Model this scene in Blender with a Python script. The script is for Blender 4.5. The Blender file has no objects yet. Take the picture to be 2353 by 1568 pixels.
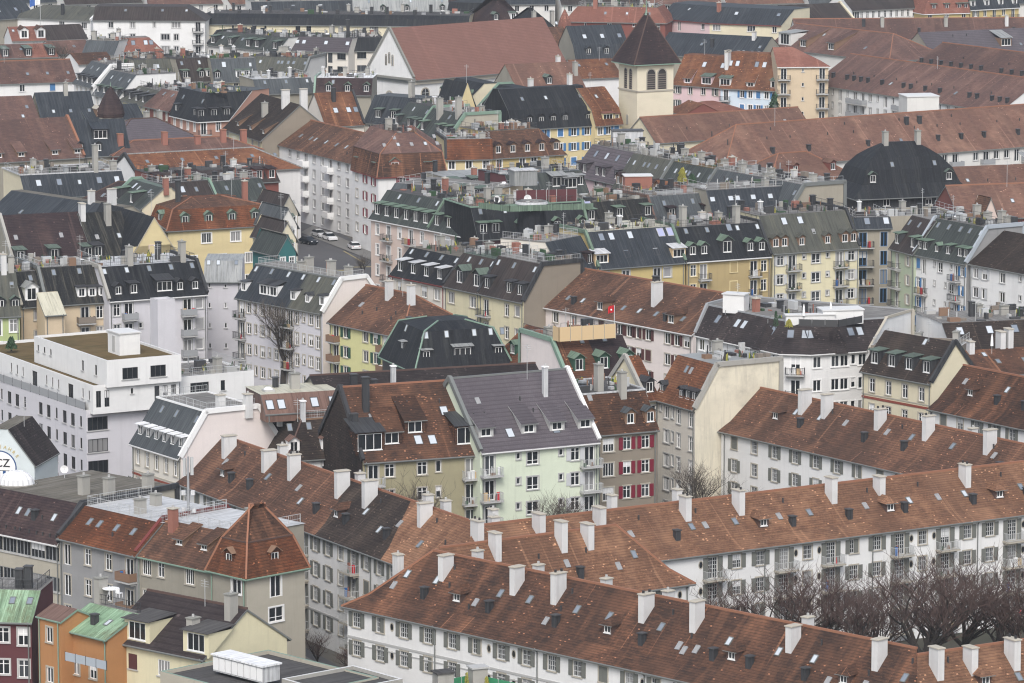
import bpy, math, random
from mathutils import Vector, Matrix
R = random.Random(7)
C = bpy.context.scene.collection
SC = bpy.context.scene
# ---------------------------------------------------------------- camera
F = 10500.0; CX, CY = 1176.0, 784.0; CAMZ = 109.0; PIT = math.atan(1644.0 / F)
cp, sp = math.cos(PIT), math.sin(PIT)
cam = bpy.data.objects.new('camera', bpy.data.cameras.new('camera'))
C.objects.link(cam)
cam.location = (0, 0, CAMZ); cam.rotation_euler = (math.pi / 2 - PIT, 0, 0)
cam.data.sensor_width = 36.0; cam.data.lens = 36.0 * F / 2352.0
cam.data.clip_start = 1.0; cam.data.clip_end = 20000.0
SC.camera = cam
# ---------------------------------------------------------------- light: overcast winter day
SUN_EL, SUN_AZ = math.radians(46), math.radians(184)
world = bpy.data.worlds.new('World'); SC.world = world; world.use_nodes = True
nt = world.node_tree; nt.nodes.clear()
sky = nt.nodes.new('ShaderNodeTexSky'); sky.sky_type = 'NISHITA'; sky.sun_disc = False
sky.sun_elevation = SUN_EL; sky.sun_rotation = SUN_AZ; sky.air_density = 1.0; sky.dust_density = 3.0; sky.ozone_density = 1.0
hs = nt.nodes.new('ShaderNodeHueSaturation'); hs.inputs['Saturation'].default_value = 0.6
bg = nt.nodes.new('ShaderNodeBackground'); bg.inputs['Strength'].default_value = 0.145
wo = nt.nodes.new('ShaderNodeOutputWorld')
nt.links.new(sky.outputs[0], hs.inputs['Color']); nt.links.new(hs.outputs[0], bg.inputs['Color']); nt.links.new(bg.outputs[0], wo.inputs['Surface'])
sun = bpy.data.objects.new('sun', bpy.data.lights.new('sun', 'SUN')); C.objects.link(sun)
sun.data.energy = 1.2; sun.data.angle = math.radians(22); sun.data.color = (1.0, 0.97, 0.93)
_sd = Vector((math.sin(SUN_AZ) * math.cos(SUN_EL), math.cos(SUN_AZ) * math.cos(SUN_EL), math.sin(SUN_EL)))
sun.rotation_euler = _sd.to_track_quat('Z', 'Y').to_euler()
SC.view_settings.view_transform = 'Standard'; SC.view_settings.look = 'None'
SC.cycles.filter_width = 1.15
SC.view_settings.exposure = 0.58; SC.view_settings.gamma = 1.0; SC.view_settings.use_curve_mapping = False

def at(px, py, z):
    """world point at height z on the ray through photo point (px,py) of the 2352 x 1568 survey grid"""
    a = (px - CX) / F; b = (CY - py) / F
    d = Vector((a, cp + b * sp, -sp + b * cp))
    t = (z - CAMZ) / d.z
    return Vector((0, 0, CAMZ)) + d * t

def zat(p, py):
    k = (CY - py) / F
    return CAMZ + p[1] * (k * cp - sp) / (cp + k * sp)

def wat(B, n, z, px):
    q = (px - CX) / F; dz = z - CAMZ
    return (q * (B[1] * cp - dz * sp) - B[0]) / (n[0] - q * n[1] * cp)

# ---------------------------------------------------------------- materials
M = {}
def newmat(name):
    m = bpy.data.materials.new(name); m.use_nodes = True; M[name] = m
    b = m.node_tree.nodes['Principled BSDF']
    return m, m.node_tree.nodes, m.node_tree.links, b

def N(nodes, typ, **kw):
    n = nodes.new(typ)
    for k, v in kw.items(): setattr(n, k, v)
    return n

def uvvec(nodes, links, sx=1, sy=1):
    uv = N(nodes, 'ShaderNodeUVMap'); oi = N(nodes, 'ShaderNodeObjectInfo')
    mu = N(nodes, 'ShaderNodeMath', operation='MULTIPLY'); mu.inputs[1].default_value = 397.0
    links.new(oi.outputs['Random'], mu.inputs[0])
    ad = N(nodes, 'ShaderNodeVectorMath', operation='ADD')
    links.new(uv.outputs[0], ad.inputs[0]); links.new(mu.outputs[0], ad.inputs[1])
    return ad.outputs[0], uv.outputs[0], oi.outputs['Random']

def scaled(nodes, links, vec, s):
    m = N(nodes, 'ShaderNodeVectorMath', operation='MULTIPLY'); m.inputs[1].default_value = s
    links.new(vec, m.inputs[0]); return m.outputs[0]

def noise(nodes, links, vec, scale, detail=4, rough=.6):
    n = N(nodes, 'ShaderNodeTexNoise'); n.inputs['Scale'].default_value = scale
    n.inputs['Detail'].default_value = detail; n.inputs['Roughness'].default_value = rough
    links.new(vec, n.inputs['Vector']); return n.outputs['Fac']

def ramp(nodes, links, fac, a, b):
    r = N(nodes, 'ShaderNodeMapRange'); r.inputs['From Min'].default_value = a; r.inputs['From Max'].default_value = b
    links.new(fac, r.inputs['Value']); return r.outputs[0]

def mix(nodes, links, fac, a, b, mode='MIX', k=1.0):
    m = N(nodes, 'ShaderNodeMix', data_type='RGBA', blend_type=mode)
    if k != 1.0:
        mm = N(nodes, 'ShaderNodeMath', operation='MULTIPLY'); mm.inputs[1].default_value = k
        links.new(fac, mm.inputs[0]); fac = mm.outputs[0]
    if isinstance(fac, (int, float)): m.inputs[0].default_value = fac
    else: links.new(fac, m.inputs[0])
    for sock, v in ((m.inputs[6], a), (m.inputs[7], b)):
        if isinstance(v, tuple): sock.default_value = v + (1,)
        else: links.new(v, sock)
    return m.outputs[2]

def desat(c, k, s):
    l = sum(c) / 3
    r, g, b_ = (k * (l + (x - l) * s) for x in c)
    return (r * .93, g * 1.0, b_ * 1.02)

def tile_mat(name, c1, c2, dark, light, patch=.5, streak=.5, spots=.0, bw=.2, rh=.16, lo=.46, hi=.60):
    m, nd, lk, b = newmat(name)
    c1, c2, dark, light = [desat(q, .84, 1.02) for q in (c1, c2, dark, light)]
    v, uv, rnd = uvvec(nd, lk)
    br = N(nd, 'ShaderNodeTexBrick'); br.offset = .5
    br.inputs['Scale'].default_value = 1; br.inputs['Brick Width'].default_value = bw; br.inputs['Row Height'].default_value = rh
    br.inputs['Mortar Size'].default_value = .014; br.inputs['Mortar Smooth'].default_value = .6; br.inputs['Bias'].default_value = -.1
    br.inputs['Color1'].default_value = c1 + (1,); br.inputs['Color2'].default_value = c2 + (1,)
    br.inputs['Mortar'].default_value = tuple(x * .42 for x in c2) + (1,)
    lk.new(v, br.inputs['Vector'])
    col = br.outputs['Color']
    big = ramp(nd, lk, noise(nd, lk, v, .16, 5, .62), lo, hi)
    col = mix(nd, lk, big, col, dark, k=patch)
    st = ramp(nd, lk, noise(nd, lk, scaled(nd, lk, v, (1.1, .07, 1)), .55, 5, .62), .47, .61)
    col = mix(nd, lk, st, col, dark, k=streak)
    st2 = ramp(nd, lk, noise(nd, lk, scaled(nd, lk, v, (1.0, .09, 1)), .45, 4, .6), .53, .66)
    col = mix(nd, lk, st2, col, light, k=streak * .8)
    md = ramp(nd, lk, noise(nd, lk, scaled(nd, lk, v, (.8, 2.6, 1)), 1.1, 5, .75), .44, .66)
    col = mix(nd, lk, md, col, light, k=.48)
    md2 = ramp(nd, lk, noise(nd, lk, scaled(nd, lk, v, (1.0, 3.0, 1)), 1.3, 5, .8), .47, .66)
    col = mix(nd, lk, md2, col, dark, k=.66)
    lt2 = ramp(nd, lk, noise(nd, lk, v, .22, 4, .6), .52, .66)
    col = mix(nd, lk, lt2, col, light, k=.45)
    bnd = ramp(nd, lk, noise(nd, lk, scaled(nd, lk, v, (.20, .025, 1)), 1.0, 3, .55), .44, .58)
    col = mix(nd, lk, bnd, col, dark, k=.45)
    # narrow bright streaks of newer tiles running down the slope
    st3 = ramp(nd, lk, noise(nd, lk, scaled(nd, lk, v, (1.9, .045, 1)), .75, 2, .5), .655, .70)
    col = mix(nd, lk, st3, col, tuple(min(1, x * 1.25) for x in light), k=streak * .75)
    # courses of tiles
    sxy = N(nd, 'ShaderNodeSeparateXYZ'); lk.new(v, sxy.inputs[0])
    dvv = N(nd, 'ShaderNodeMath', operation='DIVIDE'); dvv.inputs[1].default_value = rh * 2; lk.new(sxy.outputs[1], dvv.inputs[0])
    frr = N(nd, 'ShaderNodeMath', operation='FRACT'); lk.new(dvv.outputs[0], frr.inputs[0])
    ltt = N(nd, 'ShaderNodeMath', operation='LESS_THAN'); ltt.inputs[1].default_value = .28; lk.new(frr.outputs[0], ltt.inputs[0])
    col = mix(nd, lk, ltt.outputs[0], col, tuple(x * .55 for x in dark), k=.42)
    # single tiles replaced or slipped
    sn = N(nd, 'ShaderNodeVectorMath', operation='SNAP'); sn.inputs[1].default_value = (bw * 1.05, rh * .8, 1)
    lk.new(v, sn.inputs[0])
    wn = N(nd, 'ShaderNodeTexWhiteNoise'); wn.noise_dimensions = '2D'; lk.new(sn.outputs[0], wn.inputs['Vector'])
    if spots > 0:
        cl = ramp(nd, lk, noise(nd, lk, v, .45, 3, .6), .50, .70)
        pr = N(nd, 'ShaderNodeMath', operation='MULTIPLY_ADD'); pr.inputs[1].default_value = -spots * 2.6; pr.inputs[2].default_value = 1.0 - spots * .08
        lk.new(cl, pr.inputs[0])
        th = N(nd, 'ShaderNodeMath', operation='GREATER_THAN'); lk.new(pr.outputs[0], th.inputs[1])
        lk.new(wn.outputs['Value'], th.inputs[0])
        col = mix(nd, lk, th.outputs[0], col, tuple(min(1, x * 1.75) for x in light), k=.8)
    hv = N(nd, 'ShaderNodeHueSaturation'); lk.new(col, hv.inputs['Color'])
    vv = N(nd, 'ShaderNodeMapRange'); vv.inputs['To Min'].default_value = .88; vv.inputs['To Max'].default_value = 1.18
    lk.new(rnd, vv.inputs['Value']); lk.new(vv.outputs[0], hv.inputs['Value'])
    lk.new(hv.outputs[0], b.inputs['Base Color'])
    b.inputs['Roughness'].default_value = .85; b.inputs['Specular IOR Level'].default_value = .12
    bp = N(nd, 'ShaderNodeBump'); bp.inputs['Strength'].default_value = .6; bp.inputs['Distance'].default_value = .04
    inv = N(nd, 'ShaderNodeMath', operation='SUBTRACT'); inv.inputs[0].default_value = 1; lk.new(br.outputs['Fac'], inv.inputs[1])
    a2 = N(nd, 'ShaderNodeMath', operation='MULTIPLY_ADD'); a2.inputs[1].default_value = .8
    lk.new(wn.outputs['Value'], a2.inputs[0]); lk.new(inv.outputs[0], a2.inputs[2])
    lk.new(a2.outputs[0], bp.inputs['Height']); lk.new(bp.outputs[0], b.inputs['Normal'])

def seam_mat(name, base, stain, lightc, seam=.6, st=.6, rough=.5, dash=.4, metal=0.0):
    m, nd, lk, b = newmat(name)
    v, uv, rnd = uvvec(nd, lk)
    big = ramp(nd, lk, noise(nd, lk, v, .22, 5, .65), .42, .7)
    col = mix(nd, lk, big, base, stain, k=st)
    s1 = ramp(nd, lk, noise(nd, lk, scaled(nd, lk, v, (1.6, .1, 1)), 1.1, 5, .7), .5, .63)
    col = mix(nd, lk, s1, col, lightc, k=dash)
    s3 = ramp(nd, lk, noise(nd, lk, v, 4.5, 3, .7), .55, .78)
    col = mix(nd, lk, s3, col, lightc, k=dash * .8)
    s2 = ramp(nd, lk, noise(nd, lk, scaled(nd, lk, v, (2.3, .14, 1)), 1.3, 4, .7), .48, .62)
    col = mix(nd, lk, s2, col, tuple(x * .45 for x in base), k=.6)
    bp = N(nd, 'ShaderNodeBump'); bp.inputs['Strength'].default_value = .6; bp.inputs['Distance'].default_value = .05
    if seam:
        sx = N(nd, 'ShaderNodeSeparateXYZ'); lk.new(v, sx.inputs[0])
        dv = N(nd, 'ShaderNodeMath', operation='DIVIDE'); dv.inputs[1].default_value = seam; lk.new(sx.outputs[0], dv.inputs[0])
        fr = N(nd, 'ShaderNodeMath', operation='FRACT'); lk.new(dv.outputs[0], fr.inputs[0])
        lt = N(nd, 'ShaderNodeMath', operation='LESS_THAN'); lt.inputs[1].default_value = .09; lk.new(fr.outputs[0], lt.inputs[0])
        col = mix(nd, lk, lt.outputs[0], col, lightc, k=.35)
        lk.new(lt.outputs[0], bp.inputs['Height'])
    else:
        lk.new(s3, bp.inputs['Height'])
    lk.new(bp.outputs[0], b.inputs['Normal'])
    lk.new(col, b.inputs['Base Color']); b.inputs['Roughness'].default_value = rough; b.inputs['Metallic'].default_value = metal
    b.inputs['Specular IOR Level'].default_value = .09

def plaster(name, c, dirt=.35, dc=None, rough=.9):
    m, nd, lk, b = newmat(name)
    v, uv, rnd = uvvec(nd, lk)
    dc = dc or tuple(x * .62 for x in c)
    big = ramp(nd, lk, noise(nd, lk, v, .35, 6, .65), .45, .75)
    col = mix(nd, lk, big, c, dc, k=dirt)
    s1 = ramp(nd, lk, noise(nd, lk, scaled(nd, lk, v, (1.6, .12, 1)), .9, 5, .7), .52, .78)
    col = mix(nd, lk, s1, col, dc, k=min(.9, dirt * 1.9))
    s4 = ramp(nd, lk, noise(nd, lk, scaled(nd, lk, v, (.25, .6, 1)), .5, 4, .6), .5, .64)
    col = mix(nd, lk, s4, col, tuple(x * .86 for x in c), k=.7)
    fine = ramp(nd, lk, noise(nd, lk, v, 9, 3, .6), .3, .7)
    col = mix(nd, lk, fine, col, tuple(x * .9 for x in c), k=.5)
    lk.new(col, b.inputs['Base Color']); b.inputs['Roughness'].default_value = rough
    bp = N(nd, 'ShaderNodeBump'); bp.inputs['Strength'].default_value = .15; lk.new(fine, bp.inputs['Height']); lk.new(bp.outputs[0], b.inputs['Normal'])

def plain(name, c, rough=.6, metal=0, spec=.4):
    m, nd, lk, b = newmat(name)
    b.inputs['Base Color'].default_value = c + (1,); b.inputs['Roughness'].default_value = rough
    b.inputs['Metallic'].default_value = metal; b.inputs['Specular IOR Level'].default_value = spec

#                     c1                 c2                 dark               light
tile_mat('tile_brown', (.20, .098, .066), (.115, .058, .042), (.060, .038, .031), (.31, .150, .092), .55, .6, .012)
tile_mat('tile_front', (.175, .082, .053), (.100, .050, .035), (.048, .031, .026), (.29, .130, .075), .85, .95, .010)
tile_mat('tile_sienna', (.32, .155, .092), (.20, .098, .060), (.13, .068, .047), (.45, .235, .14), .5, .45, .02)
tile_mat('tile_dark', (.062, .047, .046), (.042, .032, .033), (.030, .024, .025), (.095, .072, .066), .5, .5, .03)
tile_mat('tile_orange', (.30, .115, .060), (.20, .075, .042), (.09, .045, .032), (.42, .19, .10), .45, .5, .01)
tile_mat('tile_rust', (.26, .085, .040), (.17, .055, .030), (.07, .035, .024), (.34, .13, .065), .5, .6, .01)
tile_mat('tile_red', (.34, .135, .095), (.27, .105, .078), (.20, .085, .066), (.42, .20, .15), .4, .45, .004)
tile_mat('tile_far', (.225, .118, .095), (.155, .083, .070), (.105, .064, .058), (.31, .175, .135), .5, .6, .004)
tile_mat('tile_church', (.34, .165, .13), (.31, .15, .12), (.26, .13, .105), (.38, .19, .155), .3, .2, 0, rh=.2)
tile_mat('tile_mauve', (.135, .110, .120), (.115, .094, .104), (.095, .078, .086), (.165, .138, .148), .25, .2, 0, bw=.3, rh=.3)
tile_mat('tile_plum', (.075, .045, .045), (.052, .032, .034), (.035, .025, .028), (.12, .075, .065), .5, .5, .004)
tile_mat('tile_patchy', (.16, .072, .044), (.085, .042, .030), (.045, .030, .026), (.25, .115, .065), .6, .45, .03)
tile_mat('tile_pan', (.055, .040, .040), (.045, .033, .033), (.035, .027, .028), (.08, .06, .058), .3, .3, .002, bw=.34, rh=.40)
tile_mat('tile_hall', (.27, .135, .10), (.20, .10, .075), (.13, .072, .058), (.36, .20, .14), .4, .6, .006)
tile_mat('tile_blackbrown', (.066, .046, .039), (.044, .032, .029), (.028, .022, .021), (.11, .078, .060), .5, .6, .02)
seam_mat('slate_black', (.021, .023, .027), (.012, .013, .016), (.060, .062, .058), 0, .7, .6, .42)
seam_mat('slate_lichen', (.020, .021, .023), (.034, .034, .029), (.15, .14, .11), 0, .6, .65, .40)
seam_mat('slate_grey', (.072, .080, .086), (.045, .052, .060), (.13, .14, .14), .5, .6, .6, .4)
seam_mat('slate_green', (.050, .058, .056), (.030, .035, .035), (.11, .12, .105), .6, .6, .6, .4)
seam_mat('slate_blue', (.036, .042, .050), (.020, .024, .030), (.085, .092, .098), .6, .7, .55, .45)
seam_mat('slate_brown', (.048, .038, .036), (.028, .027, .028), (.09, .08, .07), .6, .7, .6, .4)
seam_mat('slate_olive', (.088, .090, .078), (.055, .060, .055), (.14, .135, .10), 0, .6, .7, .4)
seam_mat('copper_green', (.14, .20, .15), (.08, .10, .075), (.22, .30, .23), .6, .7, .6, .5)
seam_mat('copper_streaky', (.20, .31, .20), (.10, .085, .045), (.38, .55, .38), .45, .95, .6, .8)
seam_mat('copper_dark', (.11, .145, .12), (.07, .085, .075), (.19, .25, .20), .6, .6, .6, .4)
seam_mat('copper_brown', (.17, .105, .085), (.12, .08, .07), (.24, .16, .13), .5, .5, .45, .3)
seam_mat('metal_grey', (.28, .29, .29), (.20, .21, .20), (.42, .42, .40), .55, .5, .45, .4)
seam_mat('metal_light', (.50, .51, .52), (.36, .37, .38), (.66, .66, .66), .8, .5, .5, .5)
seam_mat('metal_dark', (.05, .052, .056), (.035, .036, .04), (.10, .10, .10), .5, .4, .45, .2)
seam_mat('gravel_roof', (.15, .138, .115), (.085, .08, .068), (.24, .225, .20), 0, .8, .95, .5)
seam_mat('bitumen', (.085, .082, .082), (.055, .055, .055), (.13, .125, .12), 0, .6, .9, .35)
seam_mat('terrace_slab', (.20, .195, .185), (.11, .105, .10), (.32, .31, .30), 1.0, .8, .9, .5)
seam_mat('sedum', (.135, .095, .045), (.085, .075, .035), (.20, .15, .08), 0, .7, .95, .4)
seam_mat('metal_cream', (.50, .48, .38), (.40, .38, .30), (.60, .58, .50), .45, .4, .5, .3)
seam_mat('snow_white', (.78, .79, .80), (.62, .63, .64), (.85, .85, .85), 0, .5, .6, .4)
for nm, c, d in (('white', (.73, .73, .72), .26), ('offwhite', (.66, .65, .62), .25), ('lilac_white', (.58, .57, .60), .18),
                 ('cream', (.66, .60, .44), .22), ('pale_yellow', (.66, .61, .42), .28), ('yellow', (.63, .53, .30), .22),
                 ('lime_yellow', (.62, .60, .30), .2), ('ochre', (.40, .31, .155), .25), ('mustard', (.52, .41, .18), .15),
                 ('orange', (.41, .20, .08), .25), ('beige', (.58, .47, .33), .2), ('mint', (.62, .68, .54), .2),
                 ('olive', (.33, .30, .19), .45), ('taupe', (.25, .215, .17), .25), ('pink', (.62, .50, .44), .15),
                 ('pink_white', (.74, .67, .64), .15), ('rose', (.66, .50, .51), .12), ('sky_blue', (.58, .68, .76), .1),
                 ('grey', (.28, .28, .28), .4), ('stone', (.30, .28, .23), .4), ('stone_light', (.42, .39, .32), .3),
                 ('brick_red', (.20, .065, .050), .3), ('salmon', (.42, .235, .175), .2), ('terracotta', (.30, .13, .095), .3),
                 ('concrete', (.36, .35, .32), .5), ('stained_cream', (.68, .63, .50), .8), ('green_pale', (.42, .48, .35), .2),
                 ('shade_beige', (.34, .31, .25), .3), ('tower_cream', (.68, .62, .48), .12), ('leaf_green', (.40, .47, .22), .2),  # shade_beige is a darker beige with shade put into its colour
                 ('teal', (.03, .14, .14), .2), ('warm_white', (.68, .64, .57), .2), ('wine', (.10, .03, .034), .3),
                 ('chimney_white', (.62, .62, .615), .4), ('ice', (.60, .66, .67), .12)):
    plaster(nm, c, d, (.33, .31, .26) if nm == 'stained_cream' else None)
for nm, c, r in (('paint_white', (.78, .78, .77), .5), ('frame_grey', (.42, .42, .41), .6), ('frame_dark', (.05, .05, .052), .5),
                 ('shutter_grey', (.145, .15, .135), .7), ('shutter_green', (.03, .085, .055), .7), ('shutter_red', (.17, .010, .028), .6),
                 ('shutter_blue', (.055, .17, .36), .6), ('shutter_pale', (.50, .51, .52), .7), ('shutter_brown', (.085, .03, .03), .7),
                 ('shutter_greyblue', (.36, .40, .44), .7),
                 ('sandstone', (.40, .37, .31), .9), ('gutter', (.16, .17, .165), .5), ('gutter_white', (.62, .62, .61), .5), ('gutter_green', (.19, .28, .22), .6),
                 ('gutter_red', (.16, .035, .03), .6), ('rail_dark', (.045, .047, .05), .5), ('rail_light', (.45, .46, .46), .5),
                 ('panel_grey', (.30, .31, .32), .6), ('blind_white', (.66, .66, .66), .7), ('blind_grey', (.28, .28, .285), .7),
                 ('wood', (.21, .13, .085), .8), ('wood_grey', (.20, .17, .14), .8), ('ridge_tile', (.27, .125, .075), .85), ('ridge_dark', (.09, .055, .045), .85),
                 ('plastic_white', (.8, .8, .8), .4), ('soot_and_shade', (.03, .028, .03), .7), ('car_black', (.012, .016, .022), .2),
                 ('car_white', (.72, .73, .74), .2), ('car_silver', (.50, .51, .52), .25), ('rubber', (.02, .02, .02), .9),
                 ('lamp_red', (.35, .02, .02), .3), ('lamp_clear', (.75, .76, .78), .2), ('flag_red', (.60, .02, .03), .7),
                 ('flag_blue', (.05, .13, .40), .7), ('club_blue', (.02, .07, .20), .6), ('gold', (.52, .42, .19), .7),
                 ('leaf', (.035, .075, .035), .9), ('leaf_yellow', (.32, .30, .06), .9), ('glassgreen', (.05, .26, .13), .4),
                 ('fence_yellow', (.58, .43, .25), .7), ('tarp_blue', (.03, .14, .42), .5), ('cloth_dark', (.02, .022, .03), .9),
                 ('skin', (.45, .28, .20), .7), ('letter_black', (.02, .02, .025), .6), ('frieze_red', (.23, .055, .035), .8), ('blockstone', (.22, .22, .2), .9)):
    plain(nm, c, r)
plain('rim', (.5, .5, .5), .3, .8)
plain('pane_dark', (.016, .019, .022), .08, 0, .6)
plain('pane_mid', (.050, .056, .062), .10, 0, .6)
plain('pane_curtain', (.24, .24, .24), .18, 0, .5)
plain('pane_sky', (.20, .23, .27), .12, 0, .8)  # grey-blue colour stands in for sky reflected in roof glass
plain('pane_bright', (.50, .54, .58), .15, 0, .8)  # whitish version, brighter sky reflection put into the pane colour
plain('pane_violet', (.36, .38, .55), .15, 0, .8)

def bark():
    m, nd, lk, b = newmat('bark')
    tc = N(nd, 'ShaderNodeTexCoord'); f = ramp(nd, lk, noise(nd, lk, tc.outputs['Object'], 1.2, 5), .35, .7)
    lk.new(mix(nd, lk, f, (.022, .018, .016), (.05, .042, .036)), b.inputs['Base Color']); b.inputs['Roughness'].default_value = .95
bark(); plain('twig', (.080, .052, .045), .95); plain('twig_grey', (.085, .07, .058), .95)

def asphalt(name, c1, c2):
    m, nd, lk, b = newmat(name)
    tc = N(nd, 'ShaderNodeTexCoord')
    f = ramp(nd, lk, noise(nd, lk, tc.outputs['Object'], .06, 8, .7), .4, .65)
    g = noise(nd, lk, tc.outputs['Object'], 3.0, 4)
    col = mix(nd, lk, f, c1, c2); col = mix(nd, lk, g, col, c2, k=.4)
    lk.new(col, b.inputs['Base Color']); b.inputs['Roughness'].default_value = .95
asphalt('ground', (.075, .073, .066), (.115, .105, .085)); asphalt('asphalt', (.060, .060, .064), (.085, .085, .088))
asphalt('pavement', (.14, .138, .13), (.18, .175, .165)); asphalt('lawn', (.035, .038, .024), (.05, .042, .032))
plain('road_paint', (.26, .22, .11), .8)

# ---------------------------------------------------------------- mesh builder
class MB:
    def __init__(s): s.v = []; s.f = []; s.m = []; s.mats = []
    def mi(s, mat):
        if mat not in s.mats: s.mats.append(mat)
        return s.mats.index(mat)
    def face(s, pts, mat):
        k = len(s.v); s.v += [tuple(p) for p in pts]; s.f.append(tuple(range(k, k + len(pts)))); s.m.append(s.mi(mat))
    def box(s, x0, y0, z0, x1, y1, z1, mat, top=None):
        if x0 > x1: x0, x1 = x1, x0
        if y0 > y1: y0, y1 = y1, y0
        k = len(s.v)
        s.v += [(x0, y0, z0), (x1, y0, z0), (x1, y1, z0), (x0, y1, z0), (x0, y0, z1), (x1, y0, z1), (x1, y1, z1), (x0, y1, z1)]
        for i, q in enumerate(((0, 1, 5, 4), (1, 2, 6, 5), (2, 3, 7, 6), (3, 0, 4, 7), (4, 5, 6, 7), (3, 2, 1, 0))):
            s.f.append(tuple(k + a for a in q)); s.m.append(s.mi(top if (top and i == 4) else mat))
    def bar(s, p, q, r, mat, n=4, r2=None, up=None):
        p = Vector(p); q = Vector(q); d = (q - p)
        if d.length < 1e-6: return
        d.normalize(); a = Vector((0, 0, 1)) if abs(d.z) < .95 else Vector((1, 0, 0))
        e1 = d.cross(a).normalized(); e2 = d.cross(e1)
        r2 = r if r2 is None else r2; k = len(s.v)
        for (c, rr) in ((p, r), (q, r2)):
            for i in range(n):
                t = 2 * math.pi * (i + .5) / n
                s.v.append(tuple(c + e1 * math.cos(t) * rr + e2 * math.sin(t) * rr))
        mi = s.mi(mat)
        for i in range(n):
            j = (i + 1) % n
            s.f.append((k + i, k + n + i, k + n + j, k + j)); s.m.append(mi)
        if n <= 6:
            s.f.append(tuple(range(k + n - 1, k - 1, -1))[::-1]); s.m.append(mi)
            s.f.append(tuple(range(k + n, k + 2 * n))[::-1]); s.m.append(mi)
    def mesh(s, name, uv=True, smooth=False):
        me = bpy.data.meshes.new(name); me.from_pydata(s.v, [], s.f)
        for x in s.mats: me.materials.append(M[x])
        me.polygons.foreach_set('material_index', s.m)
        if uv:
            L = me.uv_layers.new(name='UVMap'); co = []
            V = s.v
            for f in s.f:
                p0 = Vector(V[f[0]]); n = Vector((0, 0, 0))
                for i in range(len(f)):
                    a = V[f[i]]; b = V[f[(i + 1) % len(f)]]
                    n.x += (a[1] - b[1]) * (a[2] + b[2]); n.y += (a[2] - b[2]) * (a[0] + b[0]); n.z += (a[0] - b[0]) * (a[1] + b[1])
                if n.length < 1e-9: n = Vector((0, 0, 1))
                n.normalize()
                if abs(n.z) > .985: t = Vector((1, 0, 0)); b_ = Vector((0, 1, 0))
                else:
                    t = Vector((-n.y, n.x, 0)).normalized(); b_ = n.cross(t)
                for i in f:
                    p = Vector(V[i]); co += [p.dot(t), p.dot(b_)]
            L.data.foreach_set('uv', co)
        if smooth: me.polygons.foreach_set('use_smooth', [True] * len(s.f))
        me.update()
        return me
    def build(s, name, parent=None, loc=(0, 0, 0), rz=0, **kw):
        return link(name, s.mesh(name, **kw), parent, loc, rz)

def link(name, me, parent=None, loc=(0, 0, 0), rz=0, rx=0):
    o = bpy.data.objects.new(name, me); C.objects.link(o)
    o.location = loc; o.rotation_euler = (rx, 0, rz)
    if parent is not None: o.parent = parent
    return o
LABELS = {}
def tag(o, label, cat, group=None, kind=None):
    if label: o['label'] = label
    if cat: o['category'] = cat
    if group: o['group'] = group
    if kind: o['kind'] = kind
    return o
def empty(name, loc, rz=0):
    return link(name, None, None, loc, rz)
MC = {}
def cached(key, fn):
    if key not in MC: MC[key] = fn()
    return MC[key]

# ---------------------------------------------------------------- windows
def frame_mesh(w, h, fr, nx, nz, surr, sill, pane=None):
    def f():
        b = MB(); t = .075 if w > .7 else .06
        y0, y1 = .05, .125
        b.box(-w / 2, y0, 0, -w / 2 + t, y1, h, fr); b.box(w / 2 - t, y0, 0, w / 2, y1, h, fr)
        b.box(-w / 2 + t, y0, 0, w / 2 - t, y1, t, fr); b.box(-w / 2 + t, y0, h - t, w / 2 - t, y1, h, fr)
        for i in range(1, nx):
            x = -w / 2 + w * i / nx; q = .05 if (nx == 2 or nx == 3 or i * 2 == nx) else .022
            b.box(x - q, y0 + .004, t, x + q, y1, h - t, fr)
        for z in nz:
            b.box(-w / 2 + t, y0 + .008, h * z - .025, w / 2 - t, y1, h * z + .025, fr)
        if surr:
            s = .15
            b.box(-w / 2 - s, -.04, -.02, -w / 2 - .003, .03, h + s, surr); b.box(w / 2 + .003, -.04, -.02, w / 2 + s, .03, h + s, surr)
            b.box(-w / 2 - .003, -.043, h + .003, w / 2 + .003, .03, h + s - .004, surr)
        if sill:
            b.box(-w / 2 - .16, -.12, -.12, w / 2 + .16, .0, -.004, sill)
        if pane: b.face([(-w / 2, .11, 0), (w / 2, .11, 0), (w / 2, .11, h), (-w / 2, .11, h)], pane)
        return b.mesh('window')
    return cached(('fr', round(w, 2), round(h, 2), fr, nx, tuple(nz), surr, sill, pane), f)
def pane_mesh(w, h, var):
    def f():
        b = MB()
        if var in ('blind_white', 'blind_grey'):
            b.face([(-w / 2, .075, 0), (w / 2, .075, 0), (w / 2, .075, h), (-w / 2, .075, h)], var)
        elif var == 'half':
            b.face([(-w / 2, .11, 0), (w / 2, .11, 0), (w / 2, .11, h * .55), (-w / 2, .11, h * .55)], 'pane_dark')
            b.face([(-w / 2, .075, h * .55), (w / 2, .075, h * .55), (w / 2, .075, h), (-w / 2, .075, h)], 'blind_white')
        else:
            b.face([(-w / 2, .11, 0), (w / 2, .11, 0), (w / 2, .11, h), (-w / 2, .11, h)], var)
        return b.mesh('pane')
    return cached(('pn', round(w, 2), round(h, 2), var), f)
def shutter_mesh(w, h, mat):
    def f():
        b = MB(); b.box(-w / 2, -.075, 0, w / 2, -.025, h, mat)
        b.box(-w / 2 + .05, -.09, .08, w / 2 - .05, -.074, h / 2 - .04, mat); b.box(-w / 2 + .05, -.09, h / 2 + .04, w / 2 - .05, -.074, h - .08, mat)
        return b.mesh('shutter')
    return cached(('sh', round(w, 2), round(h, 2), mat), f)
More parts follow.
